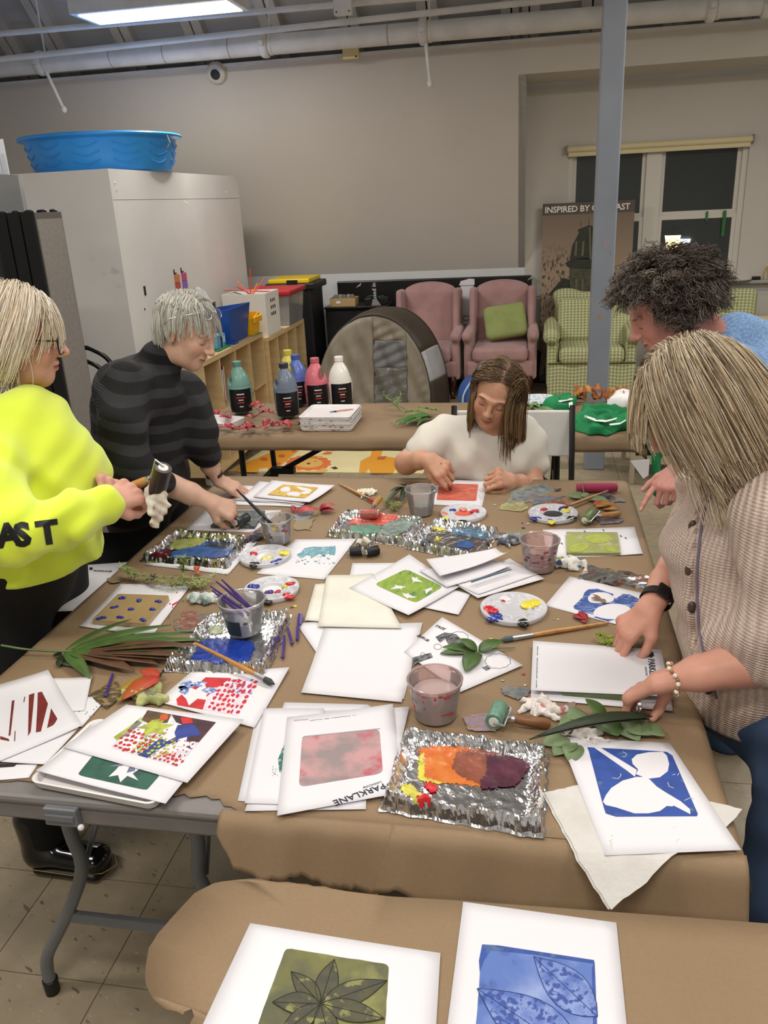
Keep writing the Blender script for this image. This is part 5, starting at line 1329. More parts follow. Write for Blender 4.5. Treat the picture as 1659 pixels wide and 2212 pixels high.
def fine_print(par,a,b_,n_):
 A,B=at(*a,par['_z']+.0006),at(*b_,par['_z']+.0006);d=(B-A)/n_;q_=MB();sd=Vector((-d.y,d.x,0)).normalized();rg_=random.Random(n_)
 for k in range(n_):
  if rg_.random()<.14:continue
  p0=A+d*k;h_=rg_.uniform(.0014,.0026);q_.flat([p0,p0+d*.75,p0+d*.75+sd*h_,p0+sd*h_])
 q_.build('fine_print',mat('ink_greydark','#77777c',.6),par)
 # -- yellow print on its pile (far left)
for k,(p4,lab)in enumerate(((((520,1052),(668,1068),(650,1096),(498,1090)),'lowest white sheet of the pile under the yellow print'),(((527,1049),(680,1060),(655,1092),(500,1080)),'second white sheet of the pile under the yellow print'),(((560,1040),(690,1052),(650,1089),(515,1078)),'third sheet of the pile under the yellow print, with red edge'))):
 o=sheet(p4,k*3,lab,wav=.002,group='pile under the yellow print')
 if k==2:decal(o,[(592,1076),(635,1081),(630,1087),(598,1083)],ink('ink_darkred','#8e3238','#5d4a2c',60),'print')
o=sheet(((587,1037),(723,1051),(668,1087),(546,1073)),12,'white sheet with yellow print of white shapes near the woman in black','print_page','print',lift=(0,.006,.004,0))
o['_z']+=.0016
decal(o,rrect(((611,1046),(688,1053),(658,1076),(577,1068)),.06),ink('ink_yellow','#d4b544','#c0963a',60,c3='#a8452a',sc3=110,lo3=.62,hi3=.66))
for pts in(((606,1056),(616,1051),(626,1054),(624,1062),(608,1061)),((640,1052),(655,1053),(672,1058),(668,1062),(650,1058)),((618,1065),(636,1062),(648,1065),(644,1071),(625,1070)),((648,1064),(662,1061),(670,1065),(656,1067))):decal(o,pts,M_PAPER,'bare_shape',.0007,3)
# -- sheet the woman in black rolls on
o=sheet(((445,1101),(609,1102),(546,1150),(401,1145)),0,'white sheet under the dark grey printing plate',lift=(0,0,0,0))
gp=thing('gel_plate','dark grey inked gel plate with yellow leaf shapes','printing plate',at(512,1122))
MB().prism([at(a,b_,ZS0+.002)for a,b_ in((489,1107),(572,1107),(550,1142),(455,1140))],(0,0,.008)).build('plate',ink('ink_slate','#4d5458','#3f464a',20,c3='#6a7070',sc3=60),gp)
for pts in(((468,1127),(480,1122),(492,1123),(500,1128),(488,1131),(474,1131)),((513,1112),(525,1108),(536,1111),(530,1117),(518,1118)),((534,1124),(541,1120),(545,1123),(538,1127))):decal(gp,pts,ink('ink_ochre','#a8963a','#8d8236',60),'leaf_print',.0,3,z=ZS0+.0104)
# -- teal print sheet
o=sheet(((638,1165),(770,1165),(700,1252),(553,1239)),1,'white sheet with brushy teal rectangle print','print_page','print',lift=(0,.003,0,0))
rg=random.Random(3)
decal(o,[(657,1184),(675,1181),(700,1181),(724,1179),(725,1190),(722,1200),(707,1196),(698,1203),(690,1196),(676,1204),(664,1199),(650,1206),(640,1198),(650,1193)],ink('ink_teal','#6d9fae','#5c8d9e',40,c3='#cfdbe0',sc3=150,lo3=.6,hi3=.64))
for k in range(26):
 x,y=rg.uniform(637,722),rg.uniform(1196,1218);w_=rg.uniform(2,6);decal(o,[(x,y),(x+w_,y-1),(x+w_*.8,y+2),(x+.5,y+1.5)],ink('ink_teal','',''),'print_speck')
 # -- sheet under left foil tray
sheet(((400,1150),(556,1170),(492,1241),(312,1220)),1,'white sheet peeking out under the left foil tray')
# -- gel plate with blue dots
o=sheet(((260,1262),(413,1263),(328,1375),(171,1353)),2,'paint-flecked white sheet under the amber gel plate',wav=.001)
for k in range(26):
 x,y=random.choice(((rg.uniform(345,400),rg.uniform(1275,1345)),(rg.uniform(195,250),rg.uniform(1300,1330))));c=('#a82a3a','#2f6a55','#c8b13a','#33363c')[k%4]
 w_=rg.uniform(1.5,5);decal(o,[(x,y),(x+w_,y-2),(x+w_*.6,y+3)],mat('fleck_%d'%(k%4),c,.5),'paint_fleck')
decal(o,[(370,1306),(386,1297),(382,1303),(373,1309)],mat('fleck_red','#c4202c',.4),'paint_fleck');decal(o,[(336,1343),(352,1330),(346,1342),(338,1346)],mat('fleck_green','#4f8a6a',.4),'paint_fleck')
gp=thing('gel_plate','translucent amber gel plate dotted with blue paint','printing plate',at(285,1318))
MB().prism([at(a,b_,ZS0+.004)for a,b_ in rrect(((256,1291),(367,1295),(317,1356),(199,1348)),.05)],(0,0,.012)).build('plate',mat('amber_gel','#ad9468',.25,c2='#a3895c',scale=5,coat=.4),gp)
for x,y in((263.7,1292.5),(302,1298),(343,1298.5),(246.6,1312),(285.6,1316),(328,1316.4),(220.8,1336),(258.6,1335),(309,1340),(209,1338)):
 p=at(x,y,ZS0+.0165);b=MB()
 for k in range(3):b.ell(p+Vector((rg.uniform(-.006,.006),rg.uniform(-.005,.005),.001)),(rg.uniform(.005,.008),rg.uniform(.003,.006),.003),8,5)
 b.build('paint_dab',mat('paint_ultramarine','#22349c',.25),gp,True)
 # -- chair seat sheet at left, on a black folding chair between the two left women
fc=thing('folding_stool','tall black stool with a white letterhead sheet beside the table','stool',(-1.34,2.13,0))
MB().box((-1.49,1.99,.70),(-1.195,2.31,.73),bev=.008).build('seat',M_BT,fc)
for x in(-1.47,-1.215):
 MB().tube([(x,1.97,0),(x,2.29,.70)],.010,8).build('leg',M_BT,fc,2);MB().tube([(x,2.31,0),(x,2.01,.70)],.010,8).build('leg',M_BT,fc,2)
MB().tube([(-1.47,2.06,.2),(-1.215,2.06,.2)],.008,8).build('footrest',M_STEEL,fc,2)
o=sheet(((165,1222),(276,1214),(196,1318),(90,1322)),0,'letterhead sheet on the black stool left of the table',z=.7315)
decal(o,[(192,1226),(198,1225),(201,1228),(197,1232),(193,1231)],mat('ink_black','#222326',.6),'emblem');
p=at(200,1234,.7322);text_mesh('PARKLANE',basis(p,(1,-.02,0),(0,1,0)),.012,mat('ink_black',''),'lettering',o)
# -- bottom-left papers
o=sheet(((-60,1655),(82,1650),(62,1680),(-60,1690)),1,'lowest white sheet at the left edge of the table',lift=(0,0,0,0));decal(o,[(-10,1651),(36,1650),(30,1656),(0,1658)],mat('ink_black',''),'print')
sheet(((10,1560),(170,1572),(97,1653),(-70,1640)),3,'plain white sheet under the maroon striped print',lift=(0,0,.002,0))
o=sheet(((95,1510),(236,1503),(176,1570),(60,1560)),2,'white sheet flecked with dark spots behind the striped print')
for k in range(16):x,y=rg.uniform(150,225),rg.uniform(1508,1555);decal(o,[(x,y),(x+2,y-1),(x+2.5,y+1.5)],mat('ink_black',''),'paint_fleck')
sheet(((108,1465),(198,1464),(182,1535),(95,1540)),4,'white sheet behind the maroon striped print at left',lift=(0,.004,0,0))
o=sheet(((-75,1498),(104,1450),(177,1570),(-20,1652)),6,'white sheet with maroon stripe print at the left edge','print_page','print',lift=(0,.004,.003,0))
MR=ink('ink_maroon','#7c2b2a','#6b2323',50)
for pts in(((25,1514),(31,1512),(22,1588),(18,1590)),((62,1501),(74,1497),(66,1580),(60,1590)),((81,1496),(90,1494),(103,1520),(88,1580),(77,1582),(80,1530)),((110,1530),(125,1555),(118,1565),(101,1573)),((0,1590),(18,1596),(20,1601),(0,1597)),((52,1505),(54,1505),(52,1517),(50,1516)),((31,1580),(33,1578),(32,1600),(30,1602))):decal(o,pts,MR,'stripe')
# -- red/blue print with cells
def cells(par,f,u0,u1,w0,w1,nu,nw,m,seed,dz=.0008,gap=.28,name='cell'):
 rg=random.Random(seed)
 b=MB()
 for i in range(nu):
  for j in range(nw):
   if rg.random()<.06:continue
   cu,cw=u0+(u1-u0)*(i+.5+rg.uniform(-.2,.2)+.25*(j%2))/nu,w0+(w1-w0)*(j+.5+rg.uniform(-.2,.2))/nw
   ru,rw=(u1-u0)/nu*.5*(1-gap)*rg.uniform(.7,1.1),(w1-w0)/nw*.5*(1-gap)*rg.uniform(.7,1.1);a0=rg.random()*6
   P=[at(*f(cu+ru*math.cos(a0+k*1.05)*rg.uniform(.75,1.1),cw+rw*math.sin(a0+k*1.05)*rg.uniform(.75,1.1)),par['_z']+.00018+dz)for k in range(6)]
   b.flat(P)
 return b.build(name,m,par)
M_RED=ink('ink_red','#c8242c','#b51f28',40);M_BLU=ink('ink_blue','#2b4a9e','#24408c',40,c3='#cfd6e6',sc3=170,lo3=.62,hi3=.66);M_SKY=ink('ink_lightblue','#8fa0cf','#5b74b8',70,c3='#e8e8f0',sc3=120)
o=sheet(((412,1452),(625,1444),(549,1572),(338,1515)),3,'white sheet with red and blue leaf print below the foil tray','print_page','print',lift=(0,.003,0,0))
q4=((398,1462),(561,1466),(513,1546),(376,1522));f=quad(q4)
decal(o,[f(*u)for u in((.28,.0),(.62,.0),(.5,.3),(.42,.6),(.45,1),(.05,1),(.0,.8),(.1,.45),(.2,.3))],M_RED)
decal(o,[f(*u)for u in((.62,0),(1,0),(1,1),(.45,1),(.42,.6),(.5,.3))],ink('ink_palered','#e6c9cf','#dcd6ea',60))
decal(o,[f(*u)for u in((.05,.62),(.12,.35),(.22,.42),(.3,.2),(.36,.35),(.5,.3),(.4,.55),(.44,.7),(.3,.7),(.22,.95),(.14,.75))],M_PAPER,'bare_shape',.0006)
for a,b_,c_ in(((.02,.5),(.1,.12),.1),((.12,.3),(.34,.16),.09),((.30,.42),(.52,.38),.1),((.1,.62),(.0,.28),.08)):
 A,B=Vector((*a,0)),Vector((*b_,0));d=(B-A);nn=Vector((-d.y,d.x,0)).normalized()*c_;decal(o,[f(*(A+d*t_+nn*s_*math.sin(math.pi*t_)).xy)for s_,ts in((1,(0,.25,.5,.75,1)),(-1,(.75,.5,.25)))for t_ in ts],M_SKY,'leaf_print',.001)
cells(o,f,.5,1,.02,.98,7,7,M_RED,4,.0009,.1);cells(o,f,.62,1,.0,.45,6,4,M_SKY,5,.0006)
# -- collage print
o=sheet(((272,1522),(527,1554),(404,1691),(134,1614)),0,'white sheet with bright multicolour leaf collage print','print_page','print',z=ZS0+.0205)
q4=((318,1534),(466,1560),(384,1656),(238,1614));f=quad(q4)
M_LIME2=ink('ink_lime','#b7bf4a','#8f9c3a',50);M_ORG=ink('ink_orange','#c85a2c','#b8452a',50);M_NAVY=ink('ink_navy','#2b3f96','#23327c',50);M_OXB=ink('ink_oxblood','#3a1c26','#4a2430',40)
decal(o,rrect(q4,.05),ink('ink_collage','#c9ccd8','#e6e2e6',40),'print')
decal(o,[f(*u)for u in((.35,0),(1,0),(1,.45),(.85,.5),(.7,.2),(.5,.15))],M_OXB,'print',.0006);decal(o,[f(*u)for u in((0,0),(.35,0),(.4,.2),(.2,.3),(.05,.25))],ink('ink_brown','#6b4a2c','#4d3a24',40),'print',.0006)
decal(o,[f(*u)for u in((.55,.2),(.75,.12),(.95,.3),(.8,.4),(.98,.62),(.7,.55),(.6,.75),(.55,1),(.4,1),(.48,.6),(.62,.45))],M_NAVY,'print',.0007)
decal(o,[f(*u)for u in((.18,.2),(.32,.1),(.34,.25),(.5,.2),(.42,.36),(.52,.46),(.34,.46),(.24,.6),(.2,.42),(.08,.45),(.16,.32))],M_LIME2,'leaf_print',.0009)
decal(o,[f(*u)for u in((.22,.05),(.3,.0),(.36,.12),(.28,.2))],M_ORG,'leaf_print',.0010);decal(o,[f(*u)for u in((.5,.03),(.64,.0),(.72,.1),(.6,.16))],M_RED,'leaf_print',.0009)
for pts in(((.5,.42),(.58,.35),(.66,.45),(.6,.58),(.52,.55)),((.72,.48),(.8,.4),(.84,.5),(.95,.45),(.9,.6),(.76,.62)),((.64,.66),(.74,.6),(.86,.68),(.8,.82),(.66,.8))):decal(o,[f(*u)for u in pts],M_PAPER,'bare_shape',.0010)
cells(o,f,.0,.42,.5,1,6,5,M_RED,9,.0011,.1);cells(o,f,.62,1,.78,1,6,3,M_RED,10,.0012,.1);cells(o,f,.25,.75,.5,.95,7,5,M_LIME2,11,.0013,.25);cells(o,f,.1,.5,.3,.6,5,4,M_ORG,12,.0010,.5);cells(o,f,.3,.6,.6,1,6,5,ink('ink_darkgreen','#3f4f2c','#33421f',30),13,.0014,.5);cells(o,f,.66,.98,.45,.9,5,5,M_ORG,15,.0012,.55)
decal(o,[(252,1600),(280,1585),(330,1540),(320,1538),(270,1575),(245,1592)],M_LIME2,'print',.0004)
# -- green star print on white tray
tr2=thing('paint_tray','white tray edge under the dark green star print','tray',at(240,1690))
A,B,C_,D=at(120,1640,ZS0),at(398,1690,ZS0),at(366,1738,ZS0),at(92,1682,ZS0)
Mx=basis((A+B+C_+D)/4+Vector((0,.045,0)),B-A,A-D);b=tray_mesh((C_-D).length/2*.98,.10,.016,.002);b.v=[Mx@v_ for v_ in b.v];b.build('tray',M_TRAYW,tr2,2)
o=sheet(((150,1608),(398,1686),(357,1736),(78,1668)),0,'white sheet with dark green print of a pale leaf star','print_page','print',z=ZS0+.0178,lift=(0,0,.0,.004))
f=quad(((205,1626),(345,1674),(316,1707),(166,1674)))
decal(o,rrect(((205,1626),(345,1674),(316,1707),(166,1674)),.1),ink('ink_deepgreen','#1f4a40','#2a5a4c',30))
decal(o,[f(*u)for u in((.42,0),(.7,0),(.66,.35),(.8,.6),(.62,.52),(.6,.9),(.5,.6),(.4,.78),(.42,.4))],M_PAPER,'bare_shape',.0007);decal(o,[f(*u)for u in((.3,.35),(.45,.0),(.5,.0),(.44,.2))],ink('ink_greyviolet','#7a8098','#5f6684',60),'leaf_print',.0008);decal(o,[f(*u)for u in((.55,.1),(.62,.0),(.66,.2),(.58,.4))],ink('ink_greyviolet','',''),'leaf_print',.0009)
# -- centre: blank sheets, cream tissue, green print, folded sheets
sheet(((640,1348),(800,1325),(850,1450),(712,1452)),1,'blank white sheet whose corner points left beside the purple brushes')
sheet(((700,1352),(912,1345),(872,1510),(655,1490)),2,'lower blank white letter sheet in the table centre')
sheet(((703,1354),(908,1349),(867,1517),(650,1496)),4,'upper blank white letter sheet in the table centre')
sheet(((761,1216),(905,1216),(890,1290),(745,1285)),2,'white sheet behind the cream tissue towards the foil trays')
sheet(((680,1262),(760,1255),(800,1350),(658,1340)),5,'lower cream tissue sheet with a flap pointing left',m=M_CREAM)
o=sheet(((705,1244),(806,1240),(868,1358),(686,1354)),7,'textured cream tissue on top of the blank sheets',m=M_CREAM,wav=.002)
sheet(((935,1262),(1016,1284),(990,1328),(880,1305)),3,'white sheet under the right corner of the green bird print')
o=sheet(((884,1200),(991,1268),(882,1331),(753,1270)),9,'white sheet with green print of white bird shapes','print_page','print',lift=(.004,.0,.003,.0))
f4=((877,1229),(957,1267),(897,1303),(808,1262));f=quad(f4)
decal(o,rrect(f4,.12),ink('ink_leafgreen','#8fa83c','#7a9838',25,c3='#4f7a4a',sc3=12,stretch=(3,1,1)))
for cxu,cyw,s_,a0 in((.42,.22,1.0,.3),(.38,.72,1.0,2.4),(.86,.35,.9,1.6),(.72,.88,1.05,.1)):
 P=[]
 for dx,dy in((-.14,.0),(-.06,-.03),(-.07,-.09),(-.02,-.05),(.05,-.06),(.15,-.09),(.09,-.01),(.05,.03),(.08,.1),(.02,.05),(-.05,.04)):
  u=cxu+s_*(dx*math.cos(a0)-dy*math.sin(a0));w_=cyw+s_*1.3*(dx*math.sin(a0)+dy*math.cos(a0));P.append(f(min(.97,max(.03,u)),min(.97,max(.03,w_))))
 decal(o,P,M_PAPER,'bird_shape',.0007)
sheet(((989,1266),(1100,1206),(1176,1250),(1032,1292)),8,'lowest white sheet of the folded pile near the red cup')
sheet(((985,1262),(1095,1208),(1160,1240),(1033,1284)),11,'white sheet second from bottom of the folded pile')
o=sheet(((905,1232),(1060,1203),(1106,1228),(965,1268)),15,'folded white sheet with blue inner edge',lift=(0,0,.012,0));decal(o,[(1016,1256),(1104,1229),(1105,1231),(1018,1259)],ink('ink_prussian','#2f5a74','#274c62',40),'print',.011)
sheet(((920,1208),(1070,1188),(1099,1201),(950,1247)),32,'topmost folded white sheet by the dark foil tray',lift=(0,.006,.014,.004))
# -- pattern drawing sheet
o=sheet(((955,1333),(1129,1437),(994,1495),(872,1408)),5,'white sheet with black tree and shrub drawing symbols under the leaves','drawing_page','drawing')
MK=mat('ink_black','')
f=quad(((955,1333),(1129,1437),(994,1495),(872,1408)))
d1=at(934,1350,ZS0+.006);text_mesh('TREE',basis(at(937,1353,o['_z']+.0004),at(960,1362)-at(937,1353),at(940,1345)-at(937,1353)),.014,MK,'lettering',o);text_mesh('SHRUB',basis(at(899,1373,o['_z']+.0004),at(922,1386)-at(899,1373),at(903,1363)-at(899,1373)),.013,MK,'lettering',o)
decal(o,[(940,1376),(960,1366),(985,1370),(1000,1385),(990,1400),(968,1392),(962,1380),(950,1388)],ink('ink_hatch','#2b2b2d','#7a7a7c',90),'shaded_symbol');decal(o,[(892,1420),(930,1410),(935,1420),(900,1432),(890,1440)],ink('ink_hatch','',''),'shaded_symbol')
def ring_(cx_,cy_,rx,ry,n_=20,wob=0.0,nm='symbol_ring'):
 P=[at(cx_+rx*(1+wob*(k%2))*math.cos(6.283*k/n_),cy_+ry*(1+wob*(k%2))*math.sin(6.283*k/n_),o['_z']+.0006)for k in range(n_)]
 MB().tube(P+[P[0]],.0005,4).build(nm,MK,o)
ring_(990,1377,20,12,18,.1);ring_(973,1381,10,9);ring_(945,1397,8,6);ring_(1075,1428,26,15,22,.12);ring_(913,1414,5,4)
decal(o,[(1040,1442),(1052,1438),(1060,1444),(1050,1449)],ink('ink_hatch','',''),'shaded_symbol')
# -- seated woman's page
o=sheet(((933,1036),(1054,1038),(1041,1094),(922,1090)),0,'white sheet with coral red painted rectangle before the seated woman','print_page','painting')
decal(o,rrect(((949,1044),(1033,1046),(1028,1082),(942,1080)),.06),ink('ink_coral','#c9604e','#d08a6c',25,lo=.45,hi=.75,c3='#b84a3c',sc3=40,stretch=(1,5,1)))
for k in range(6):decal(o,[(1034+k%3*2,1058+k*4),(1036+k%3*2,1057+k*4),(1035+k%3,1060+k*4)],ink('ink_coral','',''),'paint_fleck')
# -- yellow-green plate page
o=sheet(((1172,1144),(1370,1139),(1388,1199),(1181,1206)),0,'white sheet under the olive green gel plate',lift=(0,.002,.004,.002))
for x,y in((1330,1144),(1338,1156),(1348,1160),(1300,1143),(1260,1146),(1345,1190),(1360,1187),(1336,1197),(1200,1160),(1210,1172)):decal(o,[(x,y),(x+4,y+1),(x+6,y+5),(x+2,y+3)],mat('ink_black',''),'ink_mark')
gp=thing('gel_plate','olive green gel plate with pale leaf prints','printing plate',at(1280,1175))
MB().prism([at(a,b_,ZS0+.003)for a,b_ in rrect(((1222,1153),(1333,1154),(1340,1199),(1224,1199)),.04)],(0,0,.007)).build('plate',ink('ink_olive','#8f8f5e','#9aa05a',12,c3='#a7a87c',sc3=30),gp)
for pts in(((1262,1162),(1275,1156),(1300,1153),(1316,1158),(1318,1167),(1300,1173),(1280,1172)),((1228,1185),(1240,1176),(1262,1173),(1273,1177),(1262,1188),(1240,1193)),((1298,1178),(1312,1177),(1330,1184),(1333,1192),(1315,1190))):decal(gp,pts,ink('ink_palelime','#a9b04e','#99a34a',60),'leaf_print',.0,3,z=ZS0+.0104)
# -- blue oval print at right
o=sheet(((1230,1245),(1440,1294),(1411,1371),(1177,1308)),1,'white sheet with blue print of two white ovals by the smart watch','print_page','print',lift=(0,.002,.004,0))
MBR=ink('ink_brushblue','#3d5a9c','#314c8c',25,c3='#8ea0c8',sc3=60,stretch=(1,3,1))
decal(o,[(1270,1273),(1290,1272),(1324,1283),(1325,1287),(1300,1282),(1330,1293),(1345,1283),(1360,1284),(1380,1294),(1372,1310),(1340,1330),(1290,1330),(1270,1325),(1240,1315),(1238,1310),(1258,1290),(1262,1280)],MBR);decal(o,[(1281,1333),(1292,1331),(1350,1340),(1320,1345)],MBR)
decal(o,[(1270,1290),(1285,1280),(1310,1281),(1325,1290),(1322,1299),(1300,1303),(1275,1301)],M_PAPER,'bare_shape',.0007,3);decal(o,[(1282,1328),(1290,1313),(1320,1304),(1352,1308),(1366,1322),(1355,1336),(1310,1337)],M_PAPER,'bare_shape',.0007,3)
# -- letterhead pages handled by the woman in the cardigan
o=sheet(((1150,1420),(1440,1446),(1453,1536),(1146,1510)),2,'lower white sheet beneath the letterhead page')
gp=thing('gel_plate','green gel plate edge between the two letterhead sheets','printing plate',at(1290,1480))
MB().prism([at(a,b_,ZS0+.003)for a,b_ in((1210,1430),(1360,1440),(1375,1516),(1215,1502))],(0,0,.009)).build('plate',ink('ink_moss','#4f5f3a','#5f6e48',30),gp)
o=sheet(((1151,1384),(1428,1404),(1449,1505),(1146,1491)),0,'letterhead page pressed down by the woman in the cardigan','letterhead_page','paper',z=ZS0+.0145)
MKD=mat('ink_navyblack','#23283a',.6)
decal(o,[(1398,1409),(1404,1406),(1410,1409),(1413,1416),(1407,1421),(1400,1418)],MKD,'emblem');decal(o,[(1394,1415),(1399,1416),(1398,1420)],MKD,'emblem')
text_mesh('PARKLANE',basis(at(1399,1423,o['_z']+.0007),at(1405,1475)-at(1399,1423),at(1411,1422)-at(1399,1423)),.020,MKD,'lettering',o)
text_mesh('LANDSCAPES',basis(at(1392,1440,o['_z']+.0007),at(1396,1475)-at(1392,1440),at(1400,1440)-at(1392,1440)),.006,mat('ink_grey','#9a9aa0',.6),'lettering',o)
fine_print(o,(1160,1396),(1157,1486),34)
# -- pink print pile
sheet(((556,1531),(800,1524),(760,1745),(513,1730)),0,'lowest sheet of the pile left of the pink print')
o=sheet(((614,1517),(795,1522),(790,1748),(528,1752)),2,'white sheet directly under the pink print');
sheet(((700,1535),(884,1529),(840,1712),(690,1740)),3,'white sheet showing at the right of the pink print',lift=(0,.003,0,0))
o2=sheet(((570,1530),(700,1530),(690,1740),(528,1735)),5,'sheet with a teal print edge peeking out left of the pink print','print_page','print')
decal(o2,[(600,1640),(612,1610),(640,1600),(640,1675),(603,1668)],ink('ink_tealgreen','#2a6a62','#1f5a55',60,c3='#8fb0ae',sc3=120));
for k in range(14):x,y=rg.uniform(584,604),rg.uniform(1655,1675);decal(o2,[(x,y),(x+2,y),(x+1,y+2)],ink('ink_tealgreen','',''),'paint_fleck')
o=sheet(((620,1549),(848,1523),(866,1712),(598,1762)),8,'letterhead sheet with mottled pink and grey square print','print_page','print',lift=(0,.003,0,0))
decal(o,rrect(((652,1591),(819,1574),(827,1670),(645,1700)),.1),ink('ink_pinkmottle','#bd9092','#8e8080',16,lo=.42,hi=.60,c3='#b25a66',sc3=22,lo3=.57,hi3=.68))
decal(o,[(652,1594),(656,1590),(820,1573),(821,1575),(657,1592),(654,1596)],mat('ink_grey',''),'print_edge',.0007)
zz=o['_z']+.0008
text_mesh('PARKLANE',basis(at(828,1692,zz),at(770,1712)-at(828,1692),at(830,1701)-at(828,1692)),.020,MKD,'lettering',o)
text_mesh('LANDSCAPES',basis(at(823,1687,zz),at(780,1701)-at(823,1687),at(825,1695)-at(823,1687)),.006,mat('ink_grey',''),'lettering',o)
decal(o,[(830,1700),(840,1691),(852,1697),(849,1705),(838,1708)],MKD,'emblem');decal(o,[(838,1694),(843,1690),(847,1693)],MKD,'emblem',.0006)
fine_print(o,(835,1536),(668,1556),44)
MB().tube([at(634,1556,zz),at(666,1554,zz)],.0004,4).build('red_line',mat('ink_redline','#b8404a',.6),o)
# -- paper towel and blue leaf print at the right
MB_=[((1174,1717),(1256,1697),(1480,1722),(1602,1752),(1578,1783),(1470,1838),(1400,1890),(1322,1925),(1250,1855),(1205,1770))]
o=MB();P=[at(a,b_,ZS0+.0008)for a,b_ in MB_[0]]
P3=[]
for a,b_ in zip(P,P[1:]+P[:1]):
 m_=max(1,int((b_-a).length/.01))
 for k in range(m_):P3.append(a.lerp(b_,k/m_)+Vector((rg.uniform(-.0015,.0015),rg.uniform(-.0015,.0015),0)))
tw=thing('paper_towel','folded white paper towel under the blue leaf print','paper towel',P[0])
zedge=lambda p:-max(0,(1.04-p.y))**1.2*.9
def towel(off,nm,sh):
 pts=[p+Vector((sh,-sh*.3,off))for p in P3]
 b=MB().flat(pts);ob=b.build(nm,M_TOWEL,tw)
 bm=bmesh.new();bm.from_mesh(ob.data)
 for _ in range(3):
  lg=[e for e in bm.edges if e.calc_length()>.03]
  if lg:bmesh.ops.subdivide_edges(bm,edges=lg,cuts=1)
 bmesh.ops.triangulate(bm,faces=bm.faces)
 for v_ in bm.verts:v_.co.z+=zedge(v_.co)+.001*math.sin(v_.co.x*60)
 bm.to_mesh(ob.data);bm.free();md=ob.modifiers.new('thickness','SOLIDIFY');md.thickness=.0012;md.offset=0
towel(.0008,'under_layer',-.004);towel(.0030,'top_layer',.0)
o=sheet(((1208,1591),(1447,1605),(1601,1836),(1307,1848)),0,'white sheet with deep blue print of two white leaves at the right','print_page','print',z=ZS0+.0052)
f4=((1268,1614),(1453,1625),(1507,1762),(1306,1763));f=quad(f4)
MDB=ink('ink_cobalt','#2a4d9e','#274690',40,c3='#4a6a8c',sc3=30,lo3=.64,hi3=.7)
decal(o,[(1268,1614),(1380,1620),(1440,1624),(1452,1632),(1507,1758),(1505,1763),(1330,1764),(1308,1757),(1304,1745),(1300,1731),(1272,1625)],MDB)
decal(o,[(1283,1615),(1298,1616),(1375,1663),(1371,1678),(1353,1664)],M_PAPER,'bare_stalk',.0007)
decal(o,[(1366,1650),(1364,1640),(1375,1630),(1400,1625),(1431,1624),(1440,1632),(1445,1650),(1442,1666),(1425,1679),(1402,1682),(1392,1680),(1373,1672),(1378,1662)],M_PAPER,'bare_leaf',.0008)
decal(o,[(1302,1732),(1308,1718),(1320,1702),(1345,1686),(1375,1678),(1392,1679),(1402,1683),(1418,1699),(1440,1725),(1460,1737),(1452,1742),(1440,1741),(1425,1752),(1400,1757),(1370,1757),(1330,1744),(1308,1739)],M_PAPER,'bare_leaf',.0008)
decal(o,[(1418,1699),(1438,1712),(1470,1731),(1490,1748),(1491,1759),(1470,1748),(1445,1735)],M_PAPER,'bare_stalk',.0007)
for pts in(((1345,1624),(1353,1628),(1350,1635),(1343,1634)),((1322,1680),(1335,1682),(1341,1675),(1340,1671)),((1442,1690),(1445,1699),(1455,1702)),((1463,1675),(1466,1670)),((1478,1729),(1493,1722),(1499,1726)),((1458,1672),(1452,1674))):
 MB().tube([at(a,b_,o['_z']+.0009)for a,b_ in pts],.0006,4).build('scratch_mark',M_PAPER,o)
 # -- two prints on the nearest table
o=sheet(((540,1994),(951,2061),(935,2330),(420,2250)),1,'white sheet with olive leaf relief print on the nearest table','print_page','print',lift=(0,.002,0,0))
f4=((617,2048),(840,2084),(826,2290),(550,2230));f=quad(f4)
decal(o,rrect(f4,.05,noise=.8,seed=3),ink('ink_olivegrey','#6d6c3a','#55563c',16,c3='#9a9a56',sc3=12,lo3=.5,hi3=.68))
MOD=ink('ink_olivedark','#4b4a30','#3f3f34',50,c3='#7f7d4a',sc3=60);cpt=(692,2168)
def print_leaf(par,base,tip,w,m,dz,nm='leaf_print',rim=None):
 A,B=Vector((*base,0)),Vector((*tip,0));d=B-A;nn=Vector((-d.y,d.x,0)).normalized()*w
 out_=[(A+d*t_+nn*s_*math.sin(math.pi*t_**.85))for s_,ts in((1,[k/9 for k in range(10)]),(-1,[k/9 for k in range(8,0,-1)]))for t_ in ts]
 decal(par,[p.xy[:]for p in out_],m,nm,dz)
 P=[at(p.x,p.y,par['_z']+.0002+dz+.0002)for p in out_];MB().tube(P+[P[0]],.0006,4).build('leaf_outline',rim or m,par);MB().tube([at(*base,par['_z']+.0005+dz),at(*tip,par['_z']+.0005+dz)],.0005,4).build('leaf_vein',rim or m,par)
MLN=mat('ink_olive_line','#33331f',.6)
for k,(tp,w)in enumerate((((722,2072),24),((628,2098),22),((836,2118),26),((588,2164),24),((830,2200),24),((600,2240),22),((720,2280),26))):print_leaf(o,cpt,tp,w,MOD,.0006+.0003*k,rim=MLN)
o=sheet(((1000,1948),(1331,1993),(1362,2300),(955,2300)),1,'white sheet with pale blue leaf relief print on the nearest table','print_page','print')
f4=((1041,2040),(1283,2076),(1292,2290),(1024,2270));f=quad(f4)
decal(o,rrect(f4,.04,noise=.8,seed=5),ink('ink_washblue','#8ea0cf','#5470b4',10,c3='#3a559c',sc3=20,lo3=.58,hi3=.66))
